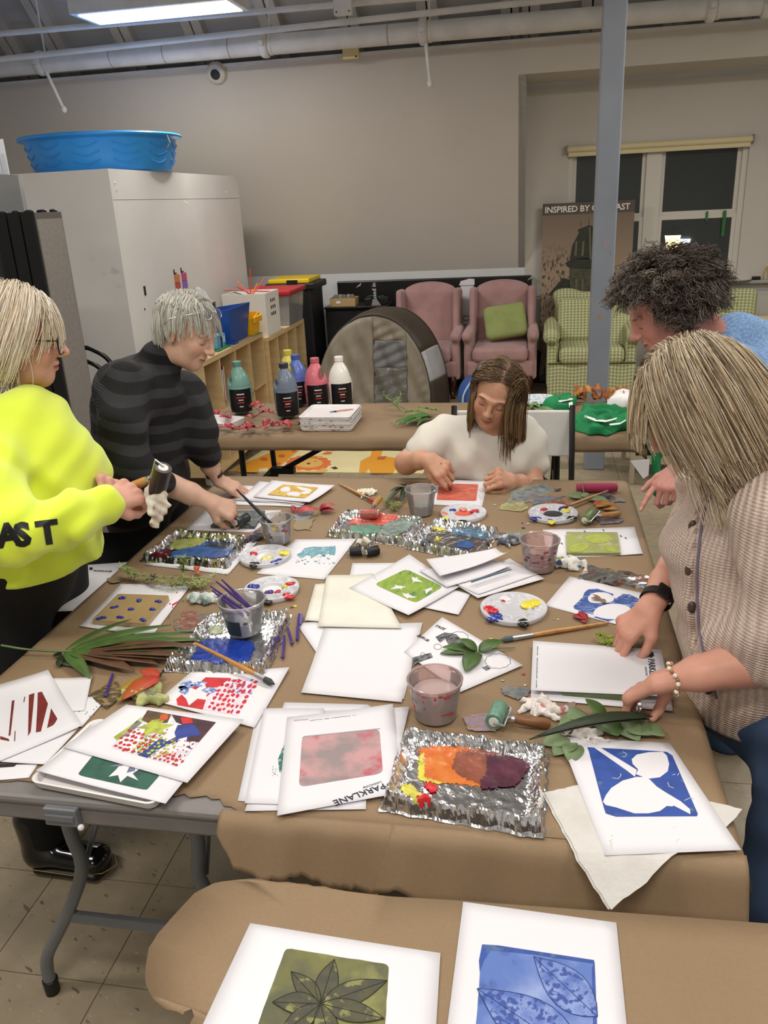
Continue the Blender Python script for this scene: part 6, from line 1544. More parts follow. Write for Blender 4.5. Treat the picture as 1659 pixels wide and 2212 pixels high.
decal(o,[(1041,2040),(1075,2042),(1283,2074),(1283,2082),(1150,2062),(1060,2052),(1045,2075),(1036,2100),(1034,2075)],ink('ink_cobalt','',''),'print_edge',.0006);decal(o,[(1278,2090),(1284,2078),(1292,2280),(1282,2280)],ink('ink_cobalt','',''),'print_edge',.0006)
MSB=ink('ink_stampblue','#4f69b0','#7f93c8',60,c3='#2f4a96',sc3=120,lo3=.5,hi3=.58);MLB=mat('ink_blue_line','#2c427e',.6)
for k,(bs,tp,w)in enumerate((((1290,2196),(1152,2066),42),((1260,2290),(1030,2135),58))):print_leaf(o,bs,tp,w,MSB,.0007+.0004*k,rim=MLB)
#  foil trays
def foil_mat():
 t=NT('crumpled_foil',.16,Metallic=1.0);v=t.mapv();t.b.inputs['Base Color'].default_value=(.82,.82,.84,1)
 vo=t.node('TexVoronoi');vo.inputs['Scale'].default_value=30;t.L.new(v,vo.inputs['Vector'])
 n_=t.noise(v,16,4);h_=t.math('ADD',n_,t.math('MULTIPLY',vo.outputs['Distance'],.6))
 return t.bump(h_,.2,.008).m
M_FOIL=foil_mat()
def pip(p,poly):
 x,y=p;c=False;j=len(poly)-1
 for i in range(len(poly)):
  if(poly[i][1]>y)!=(poly[j][1]>y)and x<(poly[j][0]-poly[i][0])*(y-poly[i][1])/(poly[j][1]-poly[i][1])+poly[i][0]:c=not c
  j=i
 return c
def wet(name,c,c2,sc=40):return ink('wet_'+name,c,c2,sc,rough=.28,bump=.25)
def foil_tray(px4,label,patches,seed,hgt=.02,nu=84,nw=60,base=None):
 rg=np.random.default_rng(seed);z0=(ZS0 if base is None else base)+.002
 A,B,C_,D=[at(a,b_,z0+.012)for a,b_ in px4]
 def upn(a,b_):
  G=rg.normal(size=(b_+2,a+2));U=np.linspace(0,a,nu+1);W_=np.linspace(0,b_,nw+1);i0=U.astype(int);j0=W_.astype(int);fu=U-i0;fw=(W_-j0)[:,None]
  return(G[j0][:,i0]*(1-fu)+G[j0][:,i0+1]*fu)*(1-fw)+(G[j0+1][:,i0]*(1-fu)+G[j0+1][:,i0+1]*fu)*fw
 NZ=upn(16,11)*.6+upn(34,24)*.55+upn(nu-1,nw-1)*.22
 def zf(u,w):
  e=min(u,1-u,w*.72,(1-w)*.72);rim=math.exp(-((e-.045)/.035)**2)*hgt;wall=0 if e>.045 else-(.045-e)/.045*(hgt*.95)
  flat_=min(1,max(0,(e-.06)/.08));z=float(NZ[int(round(w*nw)),int(round(u*nu))])*.0042*(1-.88*flat_)
  return z0+.003+rim+z+(wall if e<.045 else 0)
 V=[];
 for j in range(nw+1):
  for i in range(nu+1):
   u,w=i/nu,j/nw;p=A.lerp(B,u).lerp(D.lerp(C_,u),w);p.z=max(z0-.001,zf(u,w));p.x+=.0015*math.sin(w*23+seed)+.001*math.sin(w*57+u*31);p.y+=.0015*math.sin(u*29+seed)+.001*math.sin(u*67+w*23);V.append(p)
 F=[(j*(nu+1)+i,j*(nu+1)+i+1,(j+1)*(nu+1)+i+1,(j+1)*(nu+1)+i)for j in range(nw)for i in range(nu)]
 r=thing('foil_tray',label,'tray',(A+C_)/2,'foil covered paint trays')
 MB().add(V,F).build('foil',M_FOIL,r)
 q4=[proj(p)[:2]for p in(A,B,C_,D)]
 # skirt closes the underside
 bd=[V[i].copy()for i in range(nu+1)]+[V[(j+1)*(nu+1)-1].copy()for j in range(1,nw+1)]+[V[nw*(nu+1)+i].copy()for i in range(nu-1,-1,-1)]+[V[j*(nu+1)].copy()for j in range(nw-1,0,-1)]
 n_=len(bd);low=[Vector((p.x,p.y,z0-.0012))for p in bd];MB().add(bd+low,[(i,n_+i,n_+(i+1)%n_,(i+1)%n_)for i in range(n_)]).build('foil_skirt',M_FOIL,r)
 for li,(nm,m,poly)in enumerate(patches):
  vs=[];fs=[];key={}
  def vid(i,j):
   if(i,j)not in key:
    key[i,j]=len(vs);p=V[j*(nu+1)+i].copy();p.z+=.0009+li*.0004;vs.append(p)
   return key[i,j]
  for j in range(nw):
   for i in range(nu):
    c=(V[j*(nu+1)+i]+V[(j+1)*(nu+1)+i+1])/2;x,y,_=proj(c)
    if pip((x+rg.uniform(-2,2),y+rg.uniform(-2,2)),poly):fs.append((vid(i,j),vid(i+1,j),vid(i+1,j+1),vid(i,j+1)))
  if fs:MB().add(vs,fs).build(nm,m,r,True)
 return r
foil_tray(((381,1146),(538,1161),(492,1222),(300,1204)),'foil tray with olive, blue, black and maroon paint at left',[('paint_patch',wet('olive','#9aa05a','#868d4c'),[(377,1166),(445,1160),(448,1170),(430,1182),(398,1188),(364,1184)]),('paint_patch',wet('blue','#3a5f96','#2f4f84'),[(372,1192),(430,1178),(448,1168),(510,1172),(500,1198),(470,1206),(420,1204),(370,1207)]),('paint_patch',wet('black','#23282e','#2e3a4a'),[(450,1172),(478,1168),(514,1174),(508,1186),(460,1184),(445,1180)]),('paint_patch',wet('maroon','#5d1f2c','#4a1824'),[(330,1196),(345,1188),(370,1188),(368,1200),(352,1206),(325,1203)])],1)
foil_tray(((742,1103),(921,1122),(873,1172),(702,1150)),'foil tray with coral and sea green paint in the middle',[('paint_patch',wet('coral','#d4695a','#c8594c'),[(760,1122),(790,1108),(858,1110),(862,1122),(830,1136),(780,1136),(752,1130)]),('paint_patch',wet('seagreen','#6f9a88','#5f8c7a'),[(765,1136),(800,1132),(826,1138),(816,1152),(780,1156),(752,1146)]),('paint_patch',wet('greygreen','#6c7a74','#8a9a94'),[(828,1134),(862,1120),(905,1126),(880,1146),(850,1160),(815,1156)])],2)
foil_tray(((939,1121),(1082,1142),(1031,1207),(873,1176)),'foil tray with dark blue smears right of the coral one',[('paint_patch',wet('steel','#3f5d74','#4c6c82'),[(975,1140),(1010,1138),(1060,1150),(1045,1166),(1010,1160),(978,1156)]),('paint_patch',wet('blue','',''),[(984,1172),(1010,1168),(1028,1176),(1015,1186),(985,1182)]),('paint_patch',wet('yellow','#d6cf52','#b7b04a'),[(928,1140),(940,1136),(965,1144),(950,1148)]),('paint_patch',wet('yellow','',''),[(936,1168),(944,1160),(952,1162),(946,1170)]),('paint_patch',wet('black','',''),[(908,1172),(930,1170),(925,1178),(912,1180)])],3)
foil_tray(((452,1327),(630,1318),(574,1452),(346,1440)),'foil tray with ultramarine paint and a cup standing in it',[('paint_patch',wet('ultra','#1f3fa0','#1a3690',60),[(432,1384),(470,1378),(545,1386),(550,1400),(535,1430),(490,1434),(445,1432),(412,1424),(425,1400)]),('paint_patch',wet('palegreen','#a8b08a','#8f9a74'),[(450,1356),(480,1352),(482,1370),(455,1372)])],4,.022,96,70)
foil_tray(((868,1574),(1186,1612),(1176,1800),(815,1738)),'large foil tray with orange to purple paint in front',[('paint_patch',wet('orange','#c8642c','#d07a34',30),[(905,1618),(935,1612),(1000,1614),(1042,1622),(1040,1700),(985,1694),(930,1690),(904,1678),(908,1650)]),('paint_patch',wet('yellow','',''),[(903,1640),(914,1625),(918,1680),(960,1692),(930,1694),(903,1684)]),('paint_patch',wet('brown','#7a4638','#8f5340',30),[(985,1626),(1040,1620),(1080,1632),(1076,1690),(1035,1694),(1000,1680),(975,1660)]),('paint_patch',wet('plum','#4a2636','#5c3040',30),[(1050,1632),(1090,1630),(1130,1642),(1145,1655),(1130,1680),(1110,1700),(1040,1706),(1036,1690),(1052,1668)]),('paint_patch',wet('yellow','',''),[(866,1700),(885,1694),(900,1708),(915,1718),(900,1738),(885,1722),(868,1714)]),('paint_patch',wet('red','#c8242c','#b01c24'),[(915,1696),(930,1690),(946,1702),(942,1716),(925,1712)]),('paint_patch',wet('red','',''),[(898,1722),(925,1718),(930,1738),(912,1745),(902,1738)])],5,.024,120,84)
#  paint palettes (round, ten wells)
M_PAL=mat('white_palette','#c9c9ce',.3,c2='#c0c0c6',scale=12)
def palette(px_,py_,D,label,blobs,centre=None,seed=0):
 c=at(px_,py_,ZS0);r=thing('paint_palette',label,'palette',c,'round paint palettes');R=D/2;nr,na=30,80;rg=random.Random(seed);a0=rg.random()*6
 wr_,wp=R*.155,R*.70
 def zf(x,y):
  rr=math.hypot(x,y);z=.011+.003*math.exp(-((rr-R*.97)/(R*.03))**2)
  z-=.006/(1+math.exp((rr-R*.42)/(R*.02)))
  for k in range(10):
   a=a0+2*math.pi*k/10;d=math.hypot(x-wp*math.cos(a),y-wp*math.sin(a));z-=.0085/(1+math.exp((d-wr_)/(R*.018)))
  return z
 vs=[c+Vector((0,0,zf(0,0)))];fs=[]
 for i in range(1,nr+1):
  rr=R*i/nr
  for k in range(na):a=2*math.pi*k/na;x,y=rr*math.cos(a),rr*math.sin(a);vs.append(c+Vector((x,y,zf(x,y))))
 for k in range(na):fs.append((0,1+k,1+(k+1)%na))
 for i in range(nr-1):
  for k in range(na):fs.append((1+i*na+k,1+(i+1)*na+k,1+(i+1)*na+(k+1)%na,1+i*na+(k+1)%na))
 o=len(vs)
 for k in range(na):a=2*math.pi*k/na;vs.append(c+Vector((R*.97*math.cos(a),R*.97*math.sin(a),.0005)))
 for k in range(na):fs.append((1+(nr-1)*na+k,o+k,o+(k+1)%na,1+(nr-1)*na+(k+1)%na))
 MB().add(vs,fs).build('dish',M_PAL,r,True)
 for(bx,by,rad,col)in blobs:
  rad*=1.3;p=at(bx,by,ZS0+.0125);b=MB()
  for k in range(5):b.ell(p+Vector((rg.uniform(-.5,.5)*rad,rg.uniform(-.5,.5)*rad,rg.uniform(-.001,.001)-.003)),(rad*rg.uniform(.5,.8),rad*rg.uniform(.5,.8),.0045),10,6)
  b.build('paint_blob',mat('wetpaint_'+col,col,.22,coat=.3),r,True)
 if centre:MB().lathe([(0,.0064),(R*.36,.0064),(R*.40,.0060)],c,30).build('paint_wash',wet('cw_'+centre,centre,centre),r,True)
CR,CY_,CB,CK,CW='#c4202c','#e3d23a','#22358f','#141416','#f0f0ee'
palette(573,1206,.152,'paint palette with pale yellow dab beside the left foil tray',[(545,1195,.011,CR),(614,1191,.014,CY_),(600,1211,.013,CB),(550,1218,.013,CK),(574,1203,.014,'#ddd48a')],seed=1)
palette(587,1278,.150,'paint palette with purple streak behind the brush cup',[(547,1264,.014,CB),(626,1260,.010,CR),(613,1265,.007,CY_),(624,1285,.013,CR),(577,1296,.011,CK),(580,1278,.010,'#4a2c78'),(600,1277,.007,'#b82838')],seed=2)
palette(1001,1113,.150,'paint palette with coral centre beyond the foil trays',[(978,1101,.010,CB),(998,1098,.011,'#d98a7a'),(1024,1103,.011,CR),(962,1117,.010,CY_),(1000,1125,.012,CK),(960,1107,.009,'#dd7a5a')],'#cf5f4c',3)
palette(1194,1114,.158,'paint palette with black washed centre at far right',[(1174,1099,.010,CR),(1220,1101,.011,CY_),(1157,1117,.015,CB),(1234,1118,.012,CK),(1192,1126,.011,CY_),(1188,1123,.006,CB)],'#3a3c40',4)
palette(1109,1320,.166,'empty-centred paint palette with thick yellow dab in the middle right',[(1150,1303,.019,CY_),(1060,1316,.015,CR),(1070,1331,.015,CB),(1128,1343,.014,CK),(1090,1291,.012,'#f0e4e6'),(1086,1297,.004,CR)],None,5)
#  plastic cups
M_CUP=glassy('cup_plastic',(.93,.92,.92),rough=.12,alpha=.80);M_CUPR=glassy('cup_plastic_red',(.90,.76,.74),rough=.15,alpha=.72)
def cup(px_,py_,wb,wt_,hgt,label,water,wl,m=M_CUP,spots=(),seed=0,base=0.0,label_dark=False,text=False):
 c=at(px_,py_,ZS0+base);r=thing('plastic_cup',label,'cup',c,'clear plastic cups of paint water');rb,rt=wb/2,wt_/2
 MB().lathe([(0,.001),(rb-.004,.001),(rb,.004),(rt,hgt-.008),(rt+.003,hgt-.007),(rt+.003,hgt),(rt,hgt),(rt-.0012,hgt-.006),(rb-.001,.006),(0,.003)],c,40).build('cup_wall',m,r,2)
 MB().lathe([(rt+.0028,hgt-.003),(rt+.0042,hgt),(rt+.002,hgt+.0018),(rt-.0002,hgt)],c,40,close=True).build('rim',m,r,2)
 ww=rb+(rt-rb)*wl
 if water:MB().lathe([(0,.0035),(rb-.0035,.0045),(ww-.003,hgt*wl),(0,hgt*wl)],c,32).build('water',mat('water_'+water,water,.08,spec=.6),r,2)
 rg=random.Random(seed)
 for k,col in enumerate(spots):
  for _ in range(5):
   a=rg.uniform(-2.6,-.4)if rg.random()<.75 else rg.uniform(.4,2.6);h_=rg.uniform(.3,.97);rr=rb+(rt-rb)*h_+.0008
   sx,sz=rg.uniform(.0015,.009),rg.uniform(.001,.005)
   MB().grid(lambda u,w:c+Vector((rr*math.cos(a+(u-.5)*sx*2/rr*(1-.6*abs(w-.5))),rr*math.sin(a+(u-.5)*sx*2/rr*(1-.6*abs(w-.5))),h_*hgt+(w-.5)*sz*2)),5,5).build('paint_spot',mat('spot_'+col,col,.4),r,True)
 if label_dark:
  rr=lambda h_:rb+(rt-rb)*h_+.001
  MB().grid(lambda u,w:c+Vector((rr(.15+.4*w)*math.cos(-2.3+.9*u),rr(.15+.4*w)*math.sin(-2.3+.9*u),hgt*(.12+.45*w))),10,6).build('label',mat('label_greenblack','#2b332e',.4),r,True)
 if text:
  rr=lambda h_:rb+(rt-rb)*h_+.001
  for k in range(9):w_=.9+.5*((k*37)%5)/5;MB().grid(lambda u,w:c+Vector((rr(.3+.05*k)*math.cos(-2.2+w_*u),rr(.3+.05*k)*math.sin(-2.2+w_*u),hgt*(.28+.05*k+.018*w))),10,2).build('label_print',mat('cup_print','#5a4a4e',.5),r,True)
 return r,c
cup(600,1172,.075,.094,.082,'plastic cup of mauve water with long dark brush behind palette','#8a7478',.45,spots=('#c4202c','#b02a3a','#d8c040','#4a4044','#6a5a5e'),seed=1)
cup(529,1364,.080,.108,.088,'plastic cup with purple brushes standing in the foil tray','#7d8a86',.42,spots=('#4a4a52','#8a8488'),seed=2,base=.010,label_dark=True)
cup(910,1110,.075,.098,.088,'clear plastic cup of grey water near the seated woman','#7c7f78',.42,spots=(),seed=3)
cup(1164,1229,.082,.104,.090,'red-smeared plastic cup with printed text right of folded sheets','#a08084',.25,M_CUPR,('#a82a34','#8e2430','#6a3a40','#3a3236'),4,text=True)
cup(941,1545,.084,.104,.086,'plastic cup of pink water smeared with red and blue paint','#b09a98',.66,M_CUPR,('#b8303a','#a83844','#c4303c','#8e3a44'),5)
#  brushes
def brush(p0,p1,label,hc,fc='#b9bcc0',bc='#5a4634',r=.004,group='paint brushes',bl=.025,fl=.03,flat=1.6):
 """p0 tail end, p1 bristle tip"""
 d=(p1-p0);L=d.length;d.normalize();o=thing('paint_brush',label,'brush',p0,group)
 e=p1-d*(bl+fl);f_=p1-d*bl
 MB().tube([p0,p0.lerp(e,.3),p0.lerp(e,.8),e],[r*.5,r*.8,r*1.15,r*.9],8).build('handle',hc if not isinstance(hc,str)else mat('handle_'+hc,hc,.35),o,2)
 MB().tube([e,f_],[r,r*1.25],10).build('ferrule',mat('ferrule_'+fc,fc,.3,.8),o,2)
 b=MB().tube([f_,f_.lerp(p1,.55),p1],[r*1.2,r*1.35,r*.35],8);b.build('bristles',mat('bristle_'+bc,bc,.7),o,2);return o
M_WOODH=mat('beech_handle','#c08f52',.4,c2='#a87842',scale=20,stretch=(1,6,1));
cp,cc=at(600,1172,ZS0),None
brush(at(600,1172,ZS0)+Vector((-.135,.05,.155)),at(600,1172,ZS0)+Vector((.012,-.005,.035)),'long dark speckled brush standing in the mauve water cup','#1e2630','#2a3038','#20252c',.005)
c2_=at(529,1364,ZS0+.01)
for k,(dx,dy,hx_,hy_,hz_)in enumerate(((-.088,.03,.03,-.01,.100),(-.078,.045,.035,.005,.106),(-.066,.052,.03,.01,.108),(-.08,.02,.02,-.02,.094))):brush(c2_+Vector((dx,dy,hz_+.004)),c2_+Vector((hx_,hy_,.045)),['lowest purple brush resting across the brush cup','second purple brush across the brush cup','third purple brush across the brush cup','nearest purple brush leaning in the brush cup'][k],'#3f2a6c','#4a3480','#d8d4d8',.0035,bl=.012)
M_PURP=mat('purple_plastic','#46307a',.35)
def tool(a,b_,label,w=.006,knife=False):
 A,B=at(*a,ZS0+.005),at(*b_,ZS0+.005);o=thing('clay_tool',label,'tool',A,'purple plastic tools')
 MB().tube([A,A.lerp(B,.5),B],[w*.45,w*.6,w*.5],8).build('handle',M_PURP,o,2)
 d=(B-A).normalized();s_=Vector((-d.y,d.x,0))
 if knife:MB().prism([A+s_*w,A-s_*w*.6,A.lerp(B,-.0)+d*.05-s_*w*.4,A+d*.055+s_*w*.9,A+d*.02+s_*w*1.6],(0,0,.002)).build('blade',M_PURP,o)
 else:MB().ell(B,(w*.8,w*.8,w*.7)).build('ball_tip',M_PURP,o,True)
tool((646,1327),(641,1383),'purple plastic knife tool right of the foil tray',.007,True);tool((621,1356),(630,1389),'short purple ball tool between the tray and knife tool');tool((614,1373),(610,1419),'longer purple ball tool beside the foil tray corner');tool((243,1456),(228,1502),'purple tool by the red maple leaf')
brush(at(420,1389,ZS0+.035),at(592,1478,ZS0+.012),'flat wooden brush lying across the ultramarine tray',M_WOODH,bc='#3b403c',r=.0055,bl=.028,fl=.03)
brush(at(1314,1345,ZS0+.006),at(1080,1383,ZS0+.006),'long wooden brush with painted bristles under the big palette',M_WOODH,bc='#4a5a5e',r=.0055,bl=.03,fl=.05)
brush(at(731,1044,ZS0+.006),at(806,1082,ZS0+.012),'wooden brush with red tip on the white rag',M_WOODH,'#8a8478','#b83a34',.005)
brush(at(1313,1060,ZS0+.012),at(1206,1101,ZS0+.012),'wooden brush resting from the green leaf to the black palette',M_WOODH,'#8e4a3c','#2a3580',.005)
#  brayers (ink rollers)
def brayer(ra,rb,h0,h1,label,rc,hc,R=.016,hr=.0085,group='ink rollers',fm=None):
 """ra, rb: roller ends; h0, h1: handle ends (world points)"""
 ra,rb,h0,h1=map(Vector,(ra,rb,h0,h1));o=thing('ink_roller',label,'roller',(ra+rb)/2,group);d=(rb-ra).normalized()
 fm=fm or M_STEEL
 rl=MB().tube([ra,ra+d*.001,rb-d*.001,rb],[R*.96,R,R,R*.96],22).build('roller',rc if not isinstance(rc,str)else mat('roller_'+rc,rc,.45,c2=None),o,2)
 MB().tube([ra-d*.0015,ra],[R*.55,R*.6],16).build('core',mat('core_white','#dedbd4',.4),rl,2);MB().tube([rb,rb+d*.0015],[R*.6,R*.55],16).build('core',mat('core_white',''),rl,2)
 mid=(ra+rb)/2;dir_=(h0-mid);dir_=(dir_-d*dir_.dot(d)).normalized();k=R*1.25
 MB().tube([ra-d*.004,ra-d*.004+dir_*k,rb+d*.004+dir_*k,rb+d*.004],.0028,8).build('frame',fm,o,2)
 MB().tube([mid+dir_*k,h0],.0035,8).build('shank',fm,o,2);MB().tube([h0,h0.lerp(h1,.08)],[hr*.8,hr*.85],12).build('ferrule',fm,o,2)
 MB().tube([h0.lerp(h1,.06),h0.lerp(h1,.2),h0.lerp(h1,.55),h0.lerp(h1,.9),h1],[hr*.75,hr,hr*1.15,hr*1.1,hr*.6],14).build('handle',hc,o,2);return o
zr_=ZS0+.017
brayer(at(778,1110,zr_+.012),at(815,1109,zr_+.012),at(806,1095,zr_+.016),at(822,1074,zr_+.02),'coral inked roller lying in the coral foil tray',mat('roller_coral','#b5675c',.35,c2='#9a4f46',scale=60),M_WOODH)
M_CLR=mat('pale_grip','#c9c6b8',.3)
brayer(at(755,1191,zr_),at(781,1190,zr_),at(773,1177,zr_+.002),at(777,1168,zr_+.002),'small clean black roller, left one of the pair','#17181b',M_CLR,.0145)
brayer(at(791,1193,zr_),at(817,1188,zr_),at(800,1176,zr_+.002),at(786,1164,zr_+.002),'small clean black roller, right one of the pair','#17181b',M_CLR,.0145)
brayer(at(1262,1124,zr_),at(1281,1104,zr_),at(1292,1114,zr_),at(1340,1110,zr_-.004),'olive green inked roller beside the far right palette',mat('roller_olive','#7a8a58',.4,c2='#66754a',scale=60),M_WOODH)
brayer(at(1066,1560,zr_+.002),at(1080,1527,zr_+.002),at(1104,1552,zr_),at(1189,1564,zr_-.006),'sage green inked roller above the large foil tray',mat('roller_sage','#6d9480',.4,c2='#5d8470',scale=60),mat('walnut_handle','#8a5f38',.4,c2='#6e4626',scale=30,stretch=(1,5,1)),.017,.0095)
#  rags, smears
def rag(px_,py_,sx,sy,sz,label,cols,seed,z=ZS0,ang=0.0):
 sx*=1.25;sy*=1.25;c=at(px_,py_,z);rg=random.Random(seed);s=SDF(c-Vector((sx+.03,sy+.03,.01)),c+Vector((sx+.03,sy+.03,sz+.03)),.0032)
 for k in range(9):
  a=rg.uniform(0,6.28);x,y=math.cos(a)*sx*.55*rg.random(),math.sin(a)*sy*.55*rg.random();a2=a+rg.uniform(1,2.4)
  s.ecap(c+Vector((x,y,sz*.25*rg.uniform(.5,1.4))),c+Vector((sx*.8*math.cos(a2),sy*.8*math.sin(a2),sz*.3*rg.random())),(sz*.35,sz*.16),(sz*.22,sz*.1),(rg.uniform(-1,1),rg.uniform(-1,1),1),.006)
 ph=rg.random()*6;s.disp(lambda x,y,zz:.0022*np.sin(x*190+y*120+ph)*np.sin(y*170-zz*200)+.0015*np.sin(x*330-y*260+zz*140));s.half((0,0,-1),(0,0,z+.0006),.002)
 t=NT('rag_%d'%seed,.85);v=t.mapv();col=t.mix(t.noise(v,25,3,.45,.6),cols[0],cols[1])
 if len(cols)>2:col=t.mix(t.noise(t.mapv(loc=(3,1,2)),22,3,.56,.64),col,cols[2])
 if len(cols)>3:col=t.mix(t.noise(t.mapv(loc=(7,4,2)),30,3,.6,.66),col,cols[3])
 t.color(col);t.bump(t.noise(v,160,3),.4,.002)
 return tag(soft('rag',s,t.m,None),label,'rag','paint rags')
rag(792,1070,.045,.045,.03,'white crumpled rag under the red-tipped brush',('#e6e3da','#dcd6c4','#d8cf9a'),1)
rag(440,1296,.055,.03,.035,'grey and green stained rag left of the brush cup',('#d2d4d0','#8fa09c','#5f7470'),2)
rag(555,1163,.032,.035,.03,'dark grey and pink stained rag beside the mauve cup',('#3f464c','#6a5560','#a8868a'),3)
rag(1098,1170,.05,.05,.035,'grey stained rag between dark foil tray and red cup',('#8a8c92','#454a56','#c4c4c4','#3f5a6a'),4)
rag(1228,1222,.045,.045,.04,'white rag stained navy and olive below the olive plate',('#e0e0da','#c9cbc2','#1f3850','#8a9050'),5)
rag(1170,1536,.05,.04,.032,'white rag with blue and pink stains above the sage roller',('#e6dfda','#d8cfc8','#55688a','#c47a74'),6)
rag(318,1506,.055,.038,.038,'olive green stained rag below the palm frond',('#b5b97a','#9a9f68','#7c7a64','#c46a54'),7)
rag(1262,1590,.05,.03,.02,'pale tissue half hidden under the leaves at right',('#ddd8d2','#d2cbc4','#d8c4bc'),8)
def smear(label,pts,c,c2,seed,sc=40,nz=3):
 rg=random.Random(seed);P=[]
 for i in range(len(pts)):
  a,b_=pts[i],pts[(i+1)%len(pts)]
  for k in range(6):P.append((a[0]+(b_[0]-a[0])*k/6+rg.uniform(-nz,nz),a[1]+(b_[1]-a[1])*k/6+rg.uniform(-nz*.5,nz*.5)))
 t=NT('smear_%d'%seed,.5);v=t.mapv((1,1,1));col=t.mix(t.noise(v,sc,4,.4,.62),c,c2);col=t.mix(t.noise(t.mapv((1,2.5,1)),sc*1.6,5,.5,.58),col,'#937856');t.color(col)
 P3=[at(x,y,0)for x,y in P];b=MB();q_=[at(x,y,ZP+.0019+.00012*seed)for x,y in P]
 return tag(b.prism(q_,(0,0,.0002)).build('paint_smear',t.m,kp),None)
for k,(pts,c,c2)in enumerate(((((1110,1050),(1180,1046),(1192,1060),(1150,1085),(1095,1085)),'#8a9c86','#6f8890'),(((1145,1052),(1178,1046),(1192,1058),(1165,1068),(1135,1082),(1100,1088),(1105,1072)),'#4a5f78','#7d94a0'),(((1080,1088),(1128,1083),(1142,1096),(1120,1106),(1075,1100)),'#a8ae7c','#98a06c'),(((1180,1082),(1215,1076),(1224,1090),(1190,1094)),'#7a3c40','#8a5448'),(((1150,1070),(1222,1072),(1200,1078),(1150,1090)),'#4d5f7e','#6a7a90'),(((1305,1070),(1345,1076),(1350,1084),(1318,1084)),'#7e848e','#8f8f90'),(((1285,1118),(1340,1114),(1345,1128),(1300,1134)),'#46507e','#6a6a84'),(((1085,1150),(1135,1142),(1140,1152),(1095,1160)),'#7d7f5e','#8a8060'),(((632,1112),(675,1104),(668,1122),(640,1128)),'#7186a4','#8294a8'),(((636,1126),(678,1118),(668,1145),(634,1144)),'#857a52','#8a7a58'),(((375,1338),(450,1324),(448,1362),(378,1366)),'#5a6a60','#7a4a48'),(((392,1322),(425,1318),(430,1352),(388,1362)),'#6e3434','#8a5048'),(((1082,1484),(1110,1478),(1147,1488),(1140,1500),(1120,1512),(1085,1498)),'#5a6670','#75808a'),(((1000,1548),(1050,1538),(1064,1560),(1070,1580),(1010,1578)),'#978398','#9a8c98'),(((1060,1450),(1072,1446),(1078,1456),(1066,1460)),'#a0505a','#c0a04a'),(((1190,1530),(1240,1516),(1250,1540),(1210,1560)),'#7a6a72','#8a7878'),(((190,1500),(250,1470),(270,1500),(230,1530)),'#4a4030','#5a4c38'),(((230,1250),(260,1245),(262,1256),(236,1260)),'#8a7a58','#7a6a4c')),1):smear('',pts,c,c2,k)
# small drops of paint
for k,(x,y,w_,c)in enumerate(((1128,1129,4,CR),(1140,1131,5,'#e8e6e2'),(1130,1140,6,CB),(637,1309,6,CY_),(630,1312,5,'#3a3a2c'),(1205,1338,4,'#c8c06a'),(1130,1456,4,CR),(1134,1480,3,'#e8e6e0'),(1085,1470,4,'#8fb0a4'),(1060,1380,5,'#d8d060'),(1068,1090,5,'#d8d4ce'),(1196,1338,3,'#8a9a5a'))):
 p=at(x,y,ZP+.0024);MB().ell(p,(w_*.0011,w_*.0008,.0012),8,4).build('paint_drop',mat('wetpaint_'+c,c,.3),kp,True)
 #  leaves and plants on the work table
M_LF=mat('leaf_deep_green','#4f6b34',.42,c2='#41592b',scale=18);M_LF2=mat('leaf_grey_green','#7c8f66',.5,c2='#6a7d56',scale=18);M_LFB=mat('leaf_brown','#6b4a34',.5,c2='#54382a',scale=14);M_LFD=mat('leaf_dark','#33402a',.45,c2='#27301f',scale=20);M_LFR=mat('leaf_maple_red','#b03a2a',.5,c2='#a85a2a',scale=9);M_LFY=mat('leaf_maple_yellow','#8f8f3a',.5,c2='#a8862e',scale=14)
def leaves(name,label,specs,z=ZS0,stem=None,cat='leaves'):
 """specs: (base px, tip px, width m, material, base lift, tip lift)"""
 r=thing(name,label,cat,at(*specs[0][0],z))
 for(a,b_,w,m,l0,l1)in specs:leaf(MB(),at(*a,z+l0),at(*b_,z+l1),w,(random.uniform(-.15,.15),-.1,1),.06,9,.18).build('leaf',m,r,True,solid=.0005)
 if stem:MB().tube(catmull([at(a,b_,z+l)for a,b_,l in stem],5),.0017,6).build('stem',M_LF2,r,2)
 return r
leaves('leaf_sprig','five-leaved green sprig on the tree drawing',[((1030,1408),(955,1398),.030,M_LF,.006,.012),((1030,1408),(950,1412),.028,M_LF,.006,.008),((1030,1406),(992,1380),.030,M_LF,.008,.03),((1034,1408),(1084,1384),.040,M_LF,.008,.02),((1030,1410),(1005,1450),.042,M_LF,.006,.012)],stem=[(1026,1410,.006),(1060,1402,.010),(1112,1398,.004)])
pf_=thing('palm_frond','green and brown palm frond lying over the left table edge','leaves',at(140,1408))
MB().tube(catmull([at(2,1394,ZS0+.03),at(60,1403,ZS0+.02),at(140,1407,ZS0+.014),at(260,1404,ZS0+.012)],6),[.0028]*14+[.002]*5,7).build('stem',M_LF,pf_,2)
